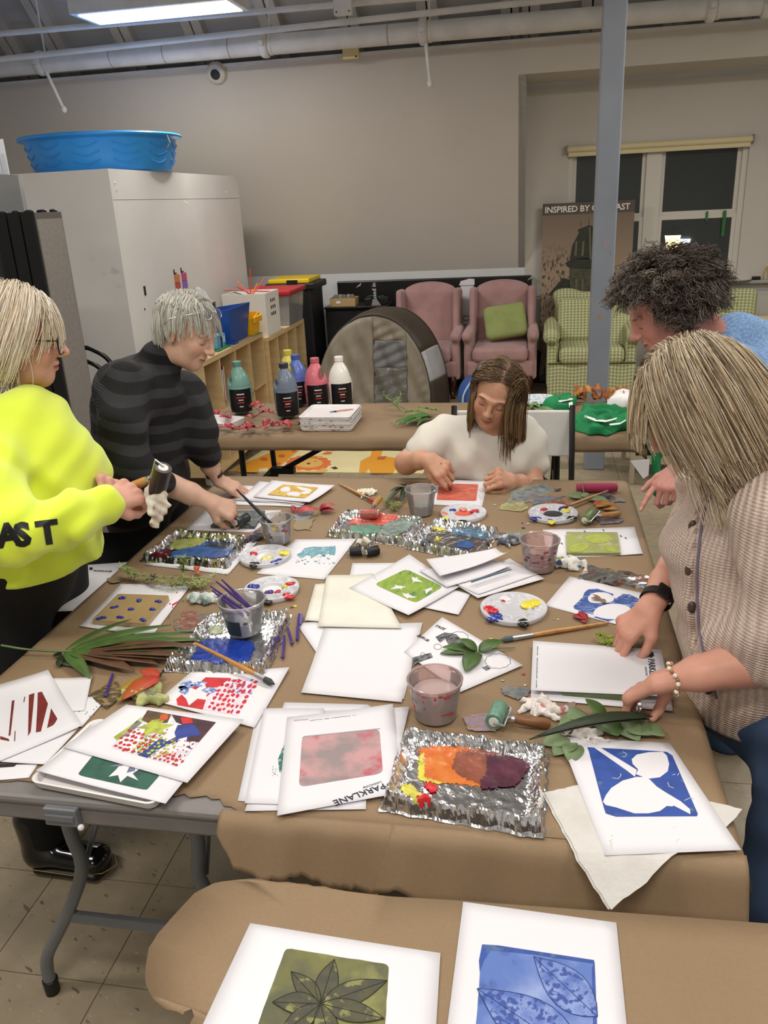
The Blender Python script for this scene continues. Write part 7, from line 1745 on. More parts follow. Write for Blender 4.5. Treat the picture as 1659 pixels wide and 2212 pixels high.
for k,(a,b_,w,m,l1)in enumerate((((140,1405),(283,1338),.012,M_LF,.03),((150,1405),(370,1350),.016,M_LF,.02),((160,1406),(415,1368),.016,M_LF,.03),((180,1406),(445,1382),.014,M_LF,.03),((190,1407),(420,1395),.018,M_LFB,.03),((200,1408),(410,1406),.018,M_LF,.02),((190,1409),(400,1418),.020,M_LFB,.02),((180,1410),(370,1424),.020,M_LFB,.016),((170,1410),(340,1434),.022,M_LFB,.012),((160,1410),(290,1450),.022,M_LFB,.010),((150,1409),(245,1436),.022,M_LF,.010),((140,1408),(195,1465),.018,M_LF,.008),((210,1407),(440,1388),.016,M_LFB,.026))):leaf(MB(),at(*a,ZS0+.014),at(*b_,ZS0+l1),w*1.8,(0,-.1,1),.03,9,.3).build('leaflet',m,pf_,True,solid=.0005)
leaves('maple_leaf','red and yellow maple leaf beside the olive rag',[((345,1462),(262,1512),.045,M_LFR,.02,.016),((340,1465),(256,1490),.03,M_LFY,.012,.006),((345,1460),(300,1450),.03,M_LFR,.014,.02),((348,1462),(252,1517),.03,M_LFY,.006,.004),((345,1462),(352,1452),.012,M_LFD,.02,.03)],cat='leaf')
leaves('ivy_leaf','dark green leaf under the palm frond stem',[((130,1420),(118,1412),.02,M_LFD,.003,.004),((130,1420),(160,1440),.035,M_LFD,.003,.003),((135,1422),(125,1440),.02,M_LFD,.003,.006)])
leaves('leaf_sprig','bunch of broad green leaves above the blue leaf print',[((1310,1560),(1264,1510),.035,M_LF,.01,.05),((1290,1545),(1335,1590),.055,M_LF,.008,.012),((1270,1548),(1205,1575),.040,M_LF2,.004,.02),((1270,1545),(1225,1552),.045,M_LF2,.006,.02),((1350,1570),(1412,1588),.05,M_LF2,.004,.008),((1330,1555),(1380,1600),.055,M_LF2,.003,.006),((1380,1570),(1436,1590),.035,M_LF2,.004,.010),((1230,1600),(1170,1608),.04,M_LF2,.003,.004),((1240,1600),(1195,1632),.045,M_LF2,.003,.003),((1240,1605),(1232,1650),.04,M_LF2,.003,.003)])
blades('grass_blade','long dark strap leaf across the broad leaves',(1410,1556),[(1142,1598,.012),(1160,1590,.02)],.022,M_LFD,ZS0+.022)
leaves('red_flower','dark red dried flower left of the coral tray',[((640,1108),(672,1092),.03,M_RLEAF,.008,.02),((640,1108),(690,1100),.03,M_RLEAF2,.008,.02),((690,1100),(723,1090),.035,M_RLEAF2,.008,.025),((690,1102),(705,1088),.03,M_RLEAF,.008,.03),((636,1105),(630,1092),.02,M_RLEAF,.006,.015),((690,1104),(722,1102),.03,M_RLEAF,.006,.012)],stem=[(668,1119,.003),(690,1108,.006),(700,1102,.012)])
leaves('leaf_sprig','dark drooping leaf sprig next to the clear grey cup',[((872,1052),(832,1090),.022,M_LFD,.03,.012),((872,1052),(842,1062),.02,M_LFD,.03,.03),((874,1054),(866,1085),.02,M_LFD,.03,.008),((872,1050),(858,1046),.018,M_LFD,.03,.05),((874,1052),(884,1062),.018,M_LFD,.03,.02),((874,1050),(880,1044),.012,M_LFD,.03,.05)])
fern('moss_sprig','tangle of mossy green twigs between rag and cup',[[(825,1100,.01),(840,1080,.014),(850,1068,.01)],[(860,1104,.01),(845,1090,.014),(830,1078,.01)],[(835,1106,.006),(850,1096,.012),(862,1086,.01)]],ZS0,mat('moss_green','#7f8a4c',.7),6,.018,12)
random.seed(31)
fern('wispy_plant','wispy pale green plant lying left of the palettes',[[(495,1238,.01),(430,1250,.02),(350,1248,.02),(280,1240,.01)],[(480,1255,.01),(420,1262,.015),(350,1258,.02),(290,1248,.01)],[(392,1245,.01),(394,1225,.03),(398,1205,.06)],[(450,1270,.006),(420,1266,.012),(370,1266,.012)],[(300,1245,.01),(280,1238,.02),(262,1225,.03)]],ZS0,mat('wispy_green','#9aa566',.6,c2='#7f8c4e',scale=20),7,.026,8,rs=.0007)
leaves('marigold','small orange flower head in the wispy plant',[((425,1232),(420,1222),.014,mat('petal_orange','#c4623a',.6),.012,.02),((425,1232),(432,1224),.014,mat('petal_orange',''),.012,.02),((425,1232),(428,1240),.014,mat('petal_orange',''),.012,.014)],cat='flower')
leaves('dark_flower','tiny dark violet flower on the wispy plant',[((330,1245),(336,1241),.012,mat('petal_dark','#3a3442',.6),.022,.028),((330,1245),(322,1242),.012,mat('petal_dark',''),.022,.028),((330,1245),(332,1251),.012,mat('petal_dark',''),.022,.026)],cat='flower')
fern('green_blossom','yellow-green blossom cluster under the watch hand',[[(1335,1385,.006),(1310,1378,.014),(1292,1370,.012)],[(1340,1388,.006),(1362,1380,.014),(1378,1376,.012)],[(1335,1390,.006),(1320,1392,.012),(1300,1388,.01)],[(1345,1390,.006),(1365,1392,.012)]],ZS0+.002,mat('blossom_green','#9aa02e',.6,c2='#5f7a2a',scale=30),9,.02,8)
leaves('leaf_sprig','pair of grey-green leaves by the magenta roll',[((1264,1076),(1225,1070),.05,M_LF2,.006,.008),((1268,1078),(1316,1084),.045,M_LF2,.005,.008),((1262,1074),(1262,1064),.03,M_LF2,.012,.02)],stem=[(1262,1076,.008),(1260,1060,.02),(1257,1042,.04)])
leaves('dark_leaf','dark purple leaf behind the resting brush',[((1290,1075),(1322,1068),.035,mat('leaf_purple','#4a3a40',.5),.004,.01),((1300,1072),(1330,1076),.02,mat('leaf_purple',''),.004,.008)],cat='leaf')
leaves('dry_leaf','curled yellow-brown leaf and red leaf near the olive roller',[((1285,1095),(1330,1088),.04,M_DRY2,.006,.016),((1300,1100),(1335,1100),.03,M_DRY2,.004,.01),((1280,1090),(1312,1086),.03,M_RLEAF2,.006,.01)],cat='leaf')
# magenta roll
mr=thing('tissue_roll','magenta tissue paper roll at the far right table corner','roll',at(1288,1053))
MB().tube([at(1245,1054,ZS0+.016),at(1262,1054,ZS0+.016),at(1318,1053,ZS0+.016),at(1332,1053,ZS0+.016)],[.015,.0165,.016,.0145],18).build('roll',mat('magenta_tissue','#a8385e',.7,c2='#983052',scale=20,bump=.5,bscale=40,dist=.003),mr,2)
MB().tube([at(1332,1053,ZS0+.016),at(1334,1053,ZS0+.016)],[.010,.006],12).build('end_fold',mat('magenta_dark','#7e2444',.7),mr,2)
cpn=thing('paint_tube','small silver paint tube end at the far table edge','paint tube',at(1203,1057));MB().tube([at(1198,1058,ZS0+.006),at(1208,1056,ZS0+.006)],.006,14).build('cap',M_STEEL,cpn,2);MB().tube([at(1209,1056,ZS0+.006),at(1211,1055.5,ZS0+.006)],.004,10).build('tip',M_STEEL,cpn,2)
# clear bag with pressed leaves
pb=thing('plastic_sleeve','clear plastic sleeve holding dark red pressed leaves','sleeve',at(1325,1246))
A,B,C_,D=[at(a,b_,ZS0+.002)for a,b_ in((1268,1220),(1405,1246),(1387,1273),(1246,1250))]
MB().grid(lambda u,w:A.lerp(B,u).lerp(D.lerp(C_,u),w)+Vector((0,0,.008*math.sin(math.pi*u)*math.sin(math.pi*w)+.002*math.sin(u*23+w*9))),16,10).build('film',glassy('sleeve_film',(.95,.95,.95),rough=.12,alpha=.86),pb,True)
for a,b_,w,m in(((1262,1242),(1305,1236),.035,M_RLEAF),((1300,1252),(1350,1262),.014,M_LFB),((1320,1245),(1365,1252),.014,M_LFB),((1330,1234),(1376,1242),.014,M_LFB),((1300,1256),(1335,1266),.012,mat('leaf_purple','')),((1305,1240),(1322,1230),.012,M_LFY)):leaf(MB(),at(*a,ZS0+.001),at(*b_,ZS0+.003),w,(0,0,1),.04,7,.1,2).build('pressed_leaf',m,pb,True,solid=.0004)
leaves('red_leaf','small dark red leaf below the blue oval print',[((1268,1336),(1236,1330),.026,M_RLEAF,.006,.004),((1266,1338),(1250,1320),.02,M_RLEAF,.006,.006),((1262,1338),(1262,1345),.016,M_RLEAF,.005,.004)],cat='leaf')
leaves('brown_leaf','small brown curled leaf on the blue oval print',[((1300,1295),(1276,1292),.012,mat('leaf_tan','#8a6648',.5),.006,.006),((1298,1296),(1280,1284),.01,mat('leaf_tan',''),.006,.008),((1298,1294),(1308,1303),.012,mat('leaf_tan',''),.006,.005)],cat='leaf')
#  people
def D(px_,py_,w):return CAMP+ray(px_,py_)*w
SK0='#c79a86'
def attr_mat(name,rough,sub=0.0,bump=0.0,bs=300,spec=.5,stretch=None,sheen=0):
 t=NT(name,rough);a=t.node('Attribute');a.attribute_name='tint';v=t.mapv(stretch or(1,1,1))
 t.color(t.mix(t.noise(v,40,4,.3,.75),a.outputs['Color'],t.mix(.12,a.outputs['Color'],'#7a2a1c'))if sub else a.outputs['Color']);t.b.inputs['Specular IOR Level'].default_value=spec
 if sub:t.b.inputs['Subsurface Weight'].default_value=sub;t.b.inputs['Subsurface Radius'].default_value=(.010,.004,.002);t.b.inputs['Subsurface Scale'].default_value=.6
 if bump:t.bump(t.noise(v,bs,3),bump,.001)
 return t.m
M_SKIN=attr_mat('skin',.5,.12,.25,220,.4);M_HAIR=attr_mat('hair',.38,spec=.45)
def frame3(f,up=(0,0,1)):
 y=Vector(f).normalized();z=Vector(up);z=(z-y*z.dot(y)).normalized();x=y.cross(z)
 return Matrix(((x.x,y.x,z.x),(x.y,y.y,z.y),(x.z,y.z,z.z)))
def to4(R,c,s=1.0):
 M=(R*s).to_4x4();M.translation=Vector(c);return M
def merge(parts):
 V=[];F=[];K=[];o=0
 for v,f_,k in parts:V.append(v);F.append(f_+o);K.append(k);o+=len(v)
 return np.concatenate(V),np.concatenate(F),np.concatenate(K)
def blob(V,c,r):
 return np.clip(1.6-1.6*(((V-np.array(c))/np.array(r))**2).sum(1),0,1)[:,None]
def head_part(c,R,s,skin,neck_w,hairc,lipc='#a8625a',browc='#7a6250',smile=0.0,age=0.0,lid=1.0):
 Mi=to4(R,c,s).inverted();nk=np.array(Mi@Vector(neck_w));S=SDF((-.095,-.13,min(-.21,nk[2]-.03)),(.095,.135,.14),.0031)
 S.ell((0,-.015,.035),(.074,.094,.083),k=0).ell((0,.028,-.022),(.0595,.062,.084),k=.03).ell((0,.058,-.088),(.028,.026,.024),k=.03)
 for q in(-1,1):
  S.ell((q*.036,.020,-.068),(.024,.042,.030),k=.025).ell((q*.036,.060,-.026),(.022,.020,.022),k=.022)
  S.ell((q*.031,.096,.006),(.017,.014,.011),k=.014,op='sub').ell((q*.031,.0735,.005),(.0138,.0138,.0122),k=.004)
  S.cap((q*.044,.074,.004),(q*.018,.082,.003),.0028,.0024,.004)
  S.ecap((q*.014,.089,.024),(q*.048,.076,.026),(.007,.005),(.005,.004),(0,0,1),.012)
  S.ecap((q*.0745,-.006,.018),(q*.074,.000,-.026),(.017,.006),(.009,.005),(.25*q,1,0),.006).ell((q*.081,.004,.004),(.006,.009,.014),k=.004,op='sub')
 S.cap((0,.086,.020),(0,.104,-.020),.0078,.0098,.012).ell((0,.1065,-.0245),(.0115,.0115,.0105),k=.008)
 for q in(-1,1):S.ell((q*.0115,.095,-.0285),(.008,.010,.0078),k=.005).ell((q*.006,.1,-.0365),(.0034,.005,.003),k=.002,op='sub')
 m=.004*smile
 S.chain([(-.024,.077,-.054+m),(-.010,.088,-.0515),(0,.0895,-.053),(.010,.088,-.0515),(.024,.077,-.054+m)],[.003,.0052,.0048,.0052,.003],.006)
 S.chain([(-.021,.078,-.0585+m),(0,.0875,-.0625),(.021,.078,-.0585+m)],[.003,.0062,.003],.006)
 S.chain([(-.026,.081,-.056+m*1.4),(0,.0945,-.0572),(.026,.081,-.056+m*1.4)],[.0016,.0018,.0016],.002,'sub')
 for q in(-1,1):S.cap((q*.020,.090,-.034),(q*.033,.080,-.056),.0016+.001*age,.0016,.010,'sub')
 S.ecap((0,-.035,-.045),nk,(.052,.055),(.058,.060),(1,0,0),.03)
 V,F=S.mesh();V=smooth_np(V,F,2,.4)
 col=np.tile(np.array([*lin(skin)]),(len(V),1));L=lambda h:np.array(lin(h))
 def paint(mask,h,a=1.0):
  nonlocal col;col=col*(1-mask*a)+L(h)*mask*a
 for q in(-1,1):paint(blob(V,(q*.040,.065,-.025),(.024,.03,.022)),'#c4705f',.35);paint(blob(V,(q*.031,.083,.008),(.019,.014,.014)),'#a06a58',.35);paint(blob(V,(q*.031,.085,-.0035),(.0145,.012,.0026)),'#2e211d',.85 if lid else .0);paint(blob(V,(q*.031,.082,.0262),(.021,.02,.0042)),browc,.8);paint(blob(V,(q*.079,0,0),(.012,.02,.03)),'#b8604e',.3)
 paint(blob(V,(0,.105,-.026),(.014,.014,.012)),'#c06a5a',.35);paint(blob(V,(0,.088,-.0585),(.025,.016,.0085)),lipc,.85);paint(blob(V,(0,.09,-.057),(.024,.012,.0014)),'#5a2c2a',.7)
 # scalp takes the hair colour where hair grows
 d=(V-np.array((0,-.015,.035)))/np.array((.074,.094,.083));d/=np.linalg.norm(d,axis=1)[:,None]+1e-9
 sc=((d[:,2]>.62)|((d[:,1]<.30)&(d[:,2]>-.1))|((d[:,1]<-.15)&(V[:,2]>-.055)))&(np.abs(V[:,0])<.078)&(V[:,2]>-.07)
 if hairc:col[sc]=col[sc]*.25+L(hairc)*.75
 return xf(V,to4(R,c,s)),F,np.hstack([col,np.ones((len(V),1))])
FING=((.030,.088,(.043,.026,.020)),(.010,.093,(.047,.030,.021)),(-.010,.089,(.043,.028,.021)),(-.029,.079,(.033,.021,.018)))
def arm_part(wrist,fdir,back,elbow,skin,curls,thumb,mirror=1,upper=None,nail=None,spread=.10,s=1.0,fr=1.0,er=.042):
 """hand + forearm. canonical: fingers +Y, back of hand +Z, thumb at +X*mirror"""
 R=frame3(fdir,back);M=to4(R,wrist,s);Mi=M.inverted();el=np.array(Mi@Vector(elbow));pts=[el]
 if upper is not None:pts.append(np.array(Mi@Vector(upper)))
 lo=np.minimum.reduce([np.array((-.085,-.03,-.12))]+[p-.07 for p in pts]);hi=np.maximum.reduce([np.array((.085,.215,.06))]+[p+.07 for p in pts])
 S=SDF(lo,hi,.0032 if np.prod(hi-lo)<.02 else .0042)
 S.ecap((0,.008,0),(0,.070,0),(.030,.0155),(.039,.0125),(1,0,0),0)
 nails=[]
 for(fx,fy,ln),cu in zip(FING,curls):
  fx*=mirror;p=np.array((fx,fy-.008,.001));a=0.0;rs=(.0092,.0080,.0071,.0060);S.ell(p+np.array((0,-.002,.003)),(.0098,.011,.0095),k=.008)
  S.cap((fx*.55,.02,.004),p,.0075,.0085,.010)
  sx=fx*spread*8
  for j,L_ in enumerate(ln):
   a+=math.radians(cu[j]);d=np.array((math.sin(sx*.35)*math.cos(a),math.cos(a),-math.sin(a)));q=p+d*L_
   S.cap(p,q,rs[j]*fr,rs[j+1]*fr,.0035 if j else .006);p=q
  up=np.array((0,math.sin(a),math.cos(a)));nails.append((p-d*.004+up*.0055,d))
 tp=[np.array((t[0]*mirror,t[1],t[2]))for t in thumb]
 S.ecap((.012*mirror,.018,-.006),tp[1],(.017,.014),(.012,.012),(0,1,0),.012);S.chain(tp,[.0135,.0118,.0098,.0078],.006)
 d=(tp[-1]-tp[-2]);d/=np.linalg.norm(d);nails.append((tp[-1]+np.array((.004*mirror,0,.005)),d))
 mid=el*.35
 S.ecap((0,.01,0),mid,(.027,.0185),(.035,.031),(1,0,0),.015).ecap(mid,el,(.036,.032),(er,er),(1,0,0),.015)
 if upper is not None:S.cap(el,pts[1],er,er*1.12,.02)
 V,F=S.mesh();V=smooth_np(V,F,1,.45);col=np.tile(np.array([*lin(skin),1.0]),(len(V),1));n_=len(V)
 kn=np.zeros((n_,1))
 for(fx,fy,ln)in FING:kn=np.maximum(kn,blob(V,(fx*mirror,fy-.006,.008),(.011,.014,.012)))
 tipm=np.clip((V[:,1:2]-.10)/.08,0,1)*.25
 col[:,:3]=col[:,:3]*(1-kn*.28-tipm)+np.array(lin('#b4604f'))*(kn*.28+tipm)
 for c_,d_ in nails:
  m_=blob(V,c_,(.0062,.0062,.0062));col[:,:3]=col[:,:3]*(1-m_*.9)+np.array(lin(nail or '#d8a898'))*m_*.9
 return xf(V,M),F,col
FIST=((62,75,45),(66,78,45),(70,80,45),(74,80,45));RELAX=((18,28,18),(22,32,20),(26,34,20),(30,36,22));FLAT=((6,8,6),(4,8,6),(5,8,6),(8,8,6));PINCH=((38,46,25),(45,50,28),(52,56,30),(58,58,30));PRESS=((30,40,20),(32,44,22),(36,46,24),(40,46,24));POINT=((8,10,6),(48,60,30),(58,66,35),(60,66,35))
TH_OPEN=((.024,.016,-.004),(.046,.045,-.014),(.060,.072,-.022),(.066,.096,-.026));TH_CLOSE=((.024,.016,-.006),(.040,.046,-.024),(.038,.072,-.040),(.028,.094,-.050));TH_WRAP=((.024,.016,-.008),(.036,.044,-.030),(.024,.066,-.048),(.006,.078,-.056))
def hair(par,c,R,s,colors,n,L,seed=0,part=0.0,grav=.16,lift=.25,steps=16,vol=.10,colls=(),curl=None,inward=.0,rad=.0011,fringe=None,back=.25,lenf=None,keep=None,wave=.0,spread=.0,facek=1.0,clump=.5,root=.75,gdir=None,clear=None,delay=0):
 rg=np.random.default_rng(seed);C0=np.array((0,-.015,.035));RA=np.array((.074,.094,.083))
 d=rg.normal(size=(n*4,3));d/=np.linalg.norm(d,axis=1)[:,None]
 ok=~((d[:,1]>.40)&(d[:,2]<.60))&(d[:,2]>-.45)&~((d[:,1]>.05)&(d[:,2]<-.05))&(d[:,1]<.80)
 if keep is not None:ok&=keep(d)
 d=d[ok][:n];n=len(d);A=np.array([[R[i][j]for j in range(3)]for i in range(3)]);infl=1.03+vol*rg.random(n)**1.3
 P=C0+d*RA*1.0;sgn=np.where(P[:,0]>part+rg.normal(size=n)*.003,1.0,-1.0)
 g=A.T@np.array((0,0,-1.0));V=np.stack([sgn*.75,np.full(n,-back),np.zeros(n)],1)+g*(.05 if delay else .55)+rg.normal(size=(n,3))*.08
 G=np.tile(g if gdir is None else A.T@(np.array(gdir)/np.linalg.norm(gdir)),(n,1))
 if fringe is not None:
  fm=fringe(d);G[fm]=g;V[fm]=np.stack([sgn[fm]*.45+rg.normal(size=fm.sum())*.15,np.full(fm.sum(),.8),np.full(fm.sum(),.0)],1)
 V-=d*(V*d).sum(1,keepdims=True);V/=np.linalg.norm(V,axis=1)[:,None];V+=d*lift
 Ls=L*(1-.18*rg.random(n))if lenf is None else lenf(d,rg)
 st=Ls/(steps-1)/s;out=[P.copy()];V/=np.linalg.norm(V,axis=1)[:,None];loc=[(np.array(to4(R,c,s).inverted()@Vector(cc)),rr/s)for cc,rr in colls]
 ph=rg.random((n,3))*6.28
 for k in range(1,steps):
  gk=grav*min(1,.5+k/steps)*(.12 if k<=delay else 1);tgt=G
  if inward and k>steps*.6:tgt=tgt+inward*np.stack([-P[:,0]*8,-(P[:,1]+.02)*6,0*P[:,0]],1)
  V=V*(1-gk)+tgt*gk+rg.normal(size=(n,3))*.02+wave*np.sin(ph+k*1.1)
  if spread:V+=spread*(P-np.array((0,-.01,0)))
  if k<=delay+3 and delay:V-=.15*(P-C0)/np.linalg.norm(P-C0,axis=1)[:,None]
  V/=np.linalg.norm(V,axis=1)[:,None]+1e-9;P=P+V*st[:,None]
  for(cc,ra)in[(C0,RA[None,:]*infl[:,None])]+[(np.array((0,.02,-.03)),np.array((.064*facek,.064*(facek*.5+.5),.085*(facek*.5+.5)))[None,:]*(.97+.5*(infl[:,None]-1)))]+[(cc,np.full((1,3),rr)*infl[:,None]**.5)for cc,rr in loc]:
   q=(P-cc)/ra;r_=np.linalg.norm(q,axis=1);ins=r_<1
   if ins.any():
    nn=q/ra;nn/=np.linalg.norm(nn,axis=1)[:,None]+1e-9;P=np.where(ins[:,None],cc+q/np.maximum(r_,1e-6)[:,None]*ra,P);vn=(V*nn).sum(1,keepdims=True);V=np.where(ins[:,None]&(vn<0),V-vn*nn,V)
  out.append(P.copy())
 S=np.stack(out,1)
 if clump:
  gi=rg.choice(n,max(8,n//24),replace=False);near=np.concatenate([np.argmin(((d[i:i+800,None,:]-d[gi][None])**2).sum(2),1)for i in range(0,n,800)]);tt=(np.linspace(0,1,steps)**.8)[None,:,None]*clump*(.6+.4*rg.random((n,1,1)))
  S=S+(S[gi[near]]-S)*tt
 if clear is not None:
  cx0,cx1=clear;bad=((S[:,:,1]>.055)&(S[:,:,0]>cx0)&(S[:,:,0]<cx1)&(S[:,:,2]>-.14)&(S[:,:,2]<.062)).any(1);S,d,ph=S[~bad],d[~bad],ph[~bad];n=len(S)
 if curl:
  amp,turns=curl;t=np.linspace(0,1,steps)[None,:,None];a=ph[:,:1,None]+turns*6.283*t*(1+.3*ph[:,1:2,None]/6.28);e1=np.cross(d,np.array((.3,.5,.8)));e1/=np.linalg.norm(e1,axis=1)[:,None];e2=np.cross(d,e1)
  S=S+amp*np.minimum(1,t*3)*(e1[:,None,:]*np.cos(a)+e2[:,None,:]*np.sin(a))
 W=xf(S.reshape(-1,3),to4(R,c,s)).reshape(n,steps,3);T=np.gradient(W,axis=1);T/=np.linalg.norm(T,axis=2,keepdims=True)+1e-9
 u=np.cross(T,np.array((.31,.52,.79)));u/=np.linalg.norm(u,axis=2,keepdims=True)+1e-9;w=np.cross(T,u);rr=rad*(.55+.45*np.sin(np.linspace(.35,2.95,steps)))[None,:,None]*(.7+.6*rg.random((n,1,1)))
 ring=np.stack([W+rr*(u*math.cos(a)+w*math.sin(a))for a in(0,2.094,4.189)],2).reshape(-1,3)
 base=(np.arange(n)[:,None]*steps+np.arange(steps-1)[None,:]).reshape(-1)*3;F=np.concatenate([np.stack([base+i,base+(i+1)%3,base+3+(i+1)%3,base+3+i],1)for i in range(3)])
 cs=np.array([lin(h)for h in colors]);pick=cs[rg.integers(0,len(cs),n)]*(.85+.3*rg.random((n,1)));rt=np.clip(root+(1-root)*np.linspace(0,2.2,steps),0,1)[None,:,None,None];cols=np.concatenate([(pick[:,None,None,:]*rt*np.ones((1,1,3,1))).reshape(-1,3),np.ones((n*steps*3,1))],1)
 return np_mesh('hair',ring,F,M_HAIR,par,True,cols)
def body_obj(par,parts,chains=(),skin=SK0):
 for ch_ in chains:
  P=np.array([tuple(p)for p in ch_]);S=SDF(P.min(0)-.07,P.max(0)+.07,.012);S.chain(P,[.034]*len(P),.02);V,F=S.mesh();parts.append((V,F,np.tile(np.array([*lin(skin),1.0]),(len(V),1))))
 V,F,K=merge(parts);return np_mesh('body',V,F,M_SKIN,par,True,K)
def garment(name,par,m,lo,hi,prims,res=.008,folds=None,cuts=(),it=1):
 S=SDF(lo,hi,res)
 for pr in prims:
  k=pr[-1]
  if pr[0]=='c':S.chain(pr[1],pr[2],k)
  elif pr[0]=='e':S.ecap(pr[1],pr[2],pr[3],pr[4],pr[5],k)
  elif pr[0]=='l':S.ell(pr[1],pr[2],None,k)
 if folds:S.disp(folds)
 for n_,c_ in cuts:S.half(n_,c_)
 return soft(name,S,m,par,None,it)
def person(label,loc):return thing('person',label,'person',loc)
def specs(par,c,R,s,rim,hw=.026,hh=.019,dy=.099,dz=.004,tilt=.15,r=.0016,square=True,m=None,arm=True):
 g=thing('eyeglasses',par,'glasses',c);T=to4(R,c,s);m=m or mat('glasses_'+rim,rim,.25)
 for q in(-1,1):
  P=[]
  for k in range(20):
   a=6.283*k/20;e=.55 if square else 1.0;x=abs(math.cos(a))**e*math.copysign(1,math.cos(a))*hw;z=abs(math.sin(a))**e*math.copysign(1,math.sin(a))*hh;P.append(T@Vector((q*.031+x,dy-abs(q*.031+x)*.12-z*tilt,dz+z)))
  MB().tube(P+[P[0]],r,6).build('rim',m,g,2);MB().flat(P).build('lens',glassy('lens_clear',(.9,.9,.92),rough=.02,alpha=.96),g)
  if arm:MB().tube([T@Vector((q*(.031+hw),dy-.006,dz+hh*.6)),T@Vector((q*.079,.01,dz+.006)),T@Vector((q*.080,-.02,dz-.006))],r,6).build('temple_arm',m,g,2)
 MB().tube([T@Vector((-.006,dy,dz+.004)),T@Vector((0,dy+.004,dz+.007)),T@Vector((.006,dy,dz+.004))],r,6).build('bridge',m,g,2)
from mathutils.bvhtree import BVHTree
def wrap_on(o,target,off=.0016):
 bm=bmesh.new();bm.from_mesh(o.data);bmesh.ops.triangulate(bm,faces=bm.faces)
 for _ in range(3):bmesh.ops.subdivide_edges(bm,edges=[e for e in bm.edges if e.calc_length()>.006],cuts=1);bmesh.ops.triangulate(bm,faces=bm.faces)
 tm=target.data;bv=BVHTree.FromPolygons([v.co for v in tm.vertices],[p.vertices for p in tm.polygons])
 for v in bm.verts:
  d=(v.co-CAMP).normalized();h,n_,_,_=bv.ray_cast(CAMP,d)
  if h is not None:v.co=h-d*off
 bm.to_mesh(o.data);bm.free()
 # ---- woman in the neon yellow sweatshirt (left, profile)
SK1='#cf9c8a'
p1=person('woman in neon yellow sweatshirt and glasses cleaning a roller at left',(-1.4,1.72,0))
c1=D(36,728,2.08);R1=frame3((.88,.40,-.20),(.22,.1,1));S1=1.08
nk1=D(14,925,2.10)
wN,wF=D(222,1088,1.88),D(210,1035,2.12)
parts=[head_part(c1,R1,S1,SK1,nk1+Vector((-.02,0,-.03)),'#d8c8a0','#9a4a48','#a88a68',age=1)]
parts.append(arm_part(wN,D(318,1050,1.95)-wN,(.1,-.75,.62),D(-5,1150,1.78),SK1,FIST,TH_CLOSE,1,nail='#a01c2c',s=1.0))
parts.append(arm_part(wF,D(300,1062,1.98)-wF,(.1,.55,.8),D(150,1020,2.25),SK1,PINCH,TH_CLOSE,-1,nail='#a01c2c'))
body_obj(p1,parts,[[nk1,D(40,990,2.06),D(-25,985,1.92),D(-5,1150,1.78)],[D(40,990,2.06),D(90,955,2.27),D(150,1020,2.25)]])
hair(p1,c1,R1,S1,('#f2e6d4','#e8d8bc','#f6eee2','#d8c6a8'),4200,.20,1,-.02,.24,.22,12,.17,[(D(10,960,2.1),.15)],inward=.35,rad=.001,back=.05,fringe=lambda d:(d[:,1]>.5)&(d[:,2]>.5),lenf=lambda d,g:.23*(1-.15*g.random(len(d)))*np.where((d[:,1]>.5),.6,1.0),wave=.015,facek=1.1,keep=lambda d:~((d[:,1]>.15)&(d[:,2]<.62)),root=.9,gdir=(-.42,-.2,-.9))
M_NEON=mat('neon_fleece','#dcee3e',.85,c2='#d2e638',scale=5,bump=.2,bscale=700,sheen=.4,dist=.0008)
ch,be,sh1,sh2=D(80,1005,2.08),D(75,1150,2.06),D(-25,990,1.92),D(85,955,2.27)
fold=lambda x,y,z:.007*np.sin((x*1.2+z+y*.5)*30+np.sin(y*17+z*9)*2.2)*np.sin(x*11+y*7+z*5)+.0025*np.sin(x*50-z*64+y*30+np.sin(z*30))+.0045*np.sin((x-z*.5)*78+np.sin(z*37+x*20)*1.8)*np.clip((1.66-y)*8,0,1)*np.clip((1.19-z)*9,0,1)
P=[('e',ch,be,(.185,.135),(.19,.15),(0,1,0),0),('e',ch+Vector((-.02,0,.10)),ch,(.16,.10),(.185,.13),(0,1,0),.04),('e',be,be+Vector((0,0,-.06)),(.19,.15),(.185,.145),(0,1,0),.03),('l',ch+Vector((.06,.02,-.05)),(.08,.15,.085),.05),('c',[nk1+Vector((.0,0,-.01)),ch],[.07,.11],.04),('c',[sh1,D(-20,1080,1.80),D(30,1150,1.74),D(140,1128,1.80),D(205,1098,1.86)],[.085,.078,.070,.056,.044],.03),('c',[sh2,D(130,1060,2.32),D(160,1030,2.26),D(203,1012,2.19)],[.085,.07,.055,.042],.03),('c',[D(205,1098,1.86),D(222,1092,1.875)],[.045,.047],.006),('c',[D(120,1105,1.8),D(150,1085,1.82),D(140,1140,1.79)],[.035,.02,.03],.02)]
sw=garment('sweatshirt',p1,M_NEON,(-1.75,1.15,.84),(-.7,2.4,1.42),P,.0075,fold,[((0,0,-1),(0,0,be.z-.075))])
MB().tube([nk1+Vector((.075*math.cos(a*.33)*1.0+.01,.072*math.sin(a*.33),.038+.016*math.cos(a*.33)*-1))for a in range(20)],.009,8).build('neckband',M_NEON,p1,True)
for t_,(a,b_),w in(('A',(14,1168),.105),('S',(52,1166),.105),('T',(102,1162),.105)):
 o=D(a-18,b_+14,1.68);e=D(a+26,b_+8,1.70);u_=D(a-12,b_-44,1.69);wrap_on(text_mesh(t_,basis(o,e-o,u_-o),.066,M_BLK,'sleeve_letter',p1,ext=0,bold=.0035),sw)
M_BPANT=mat('black_trousers','#0b0b0c',.8)
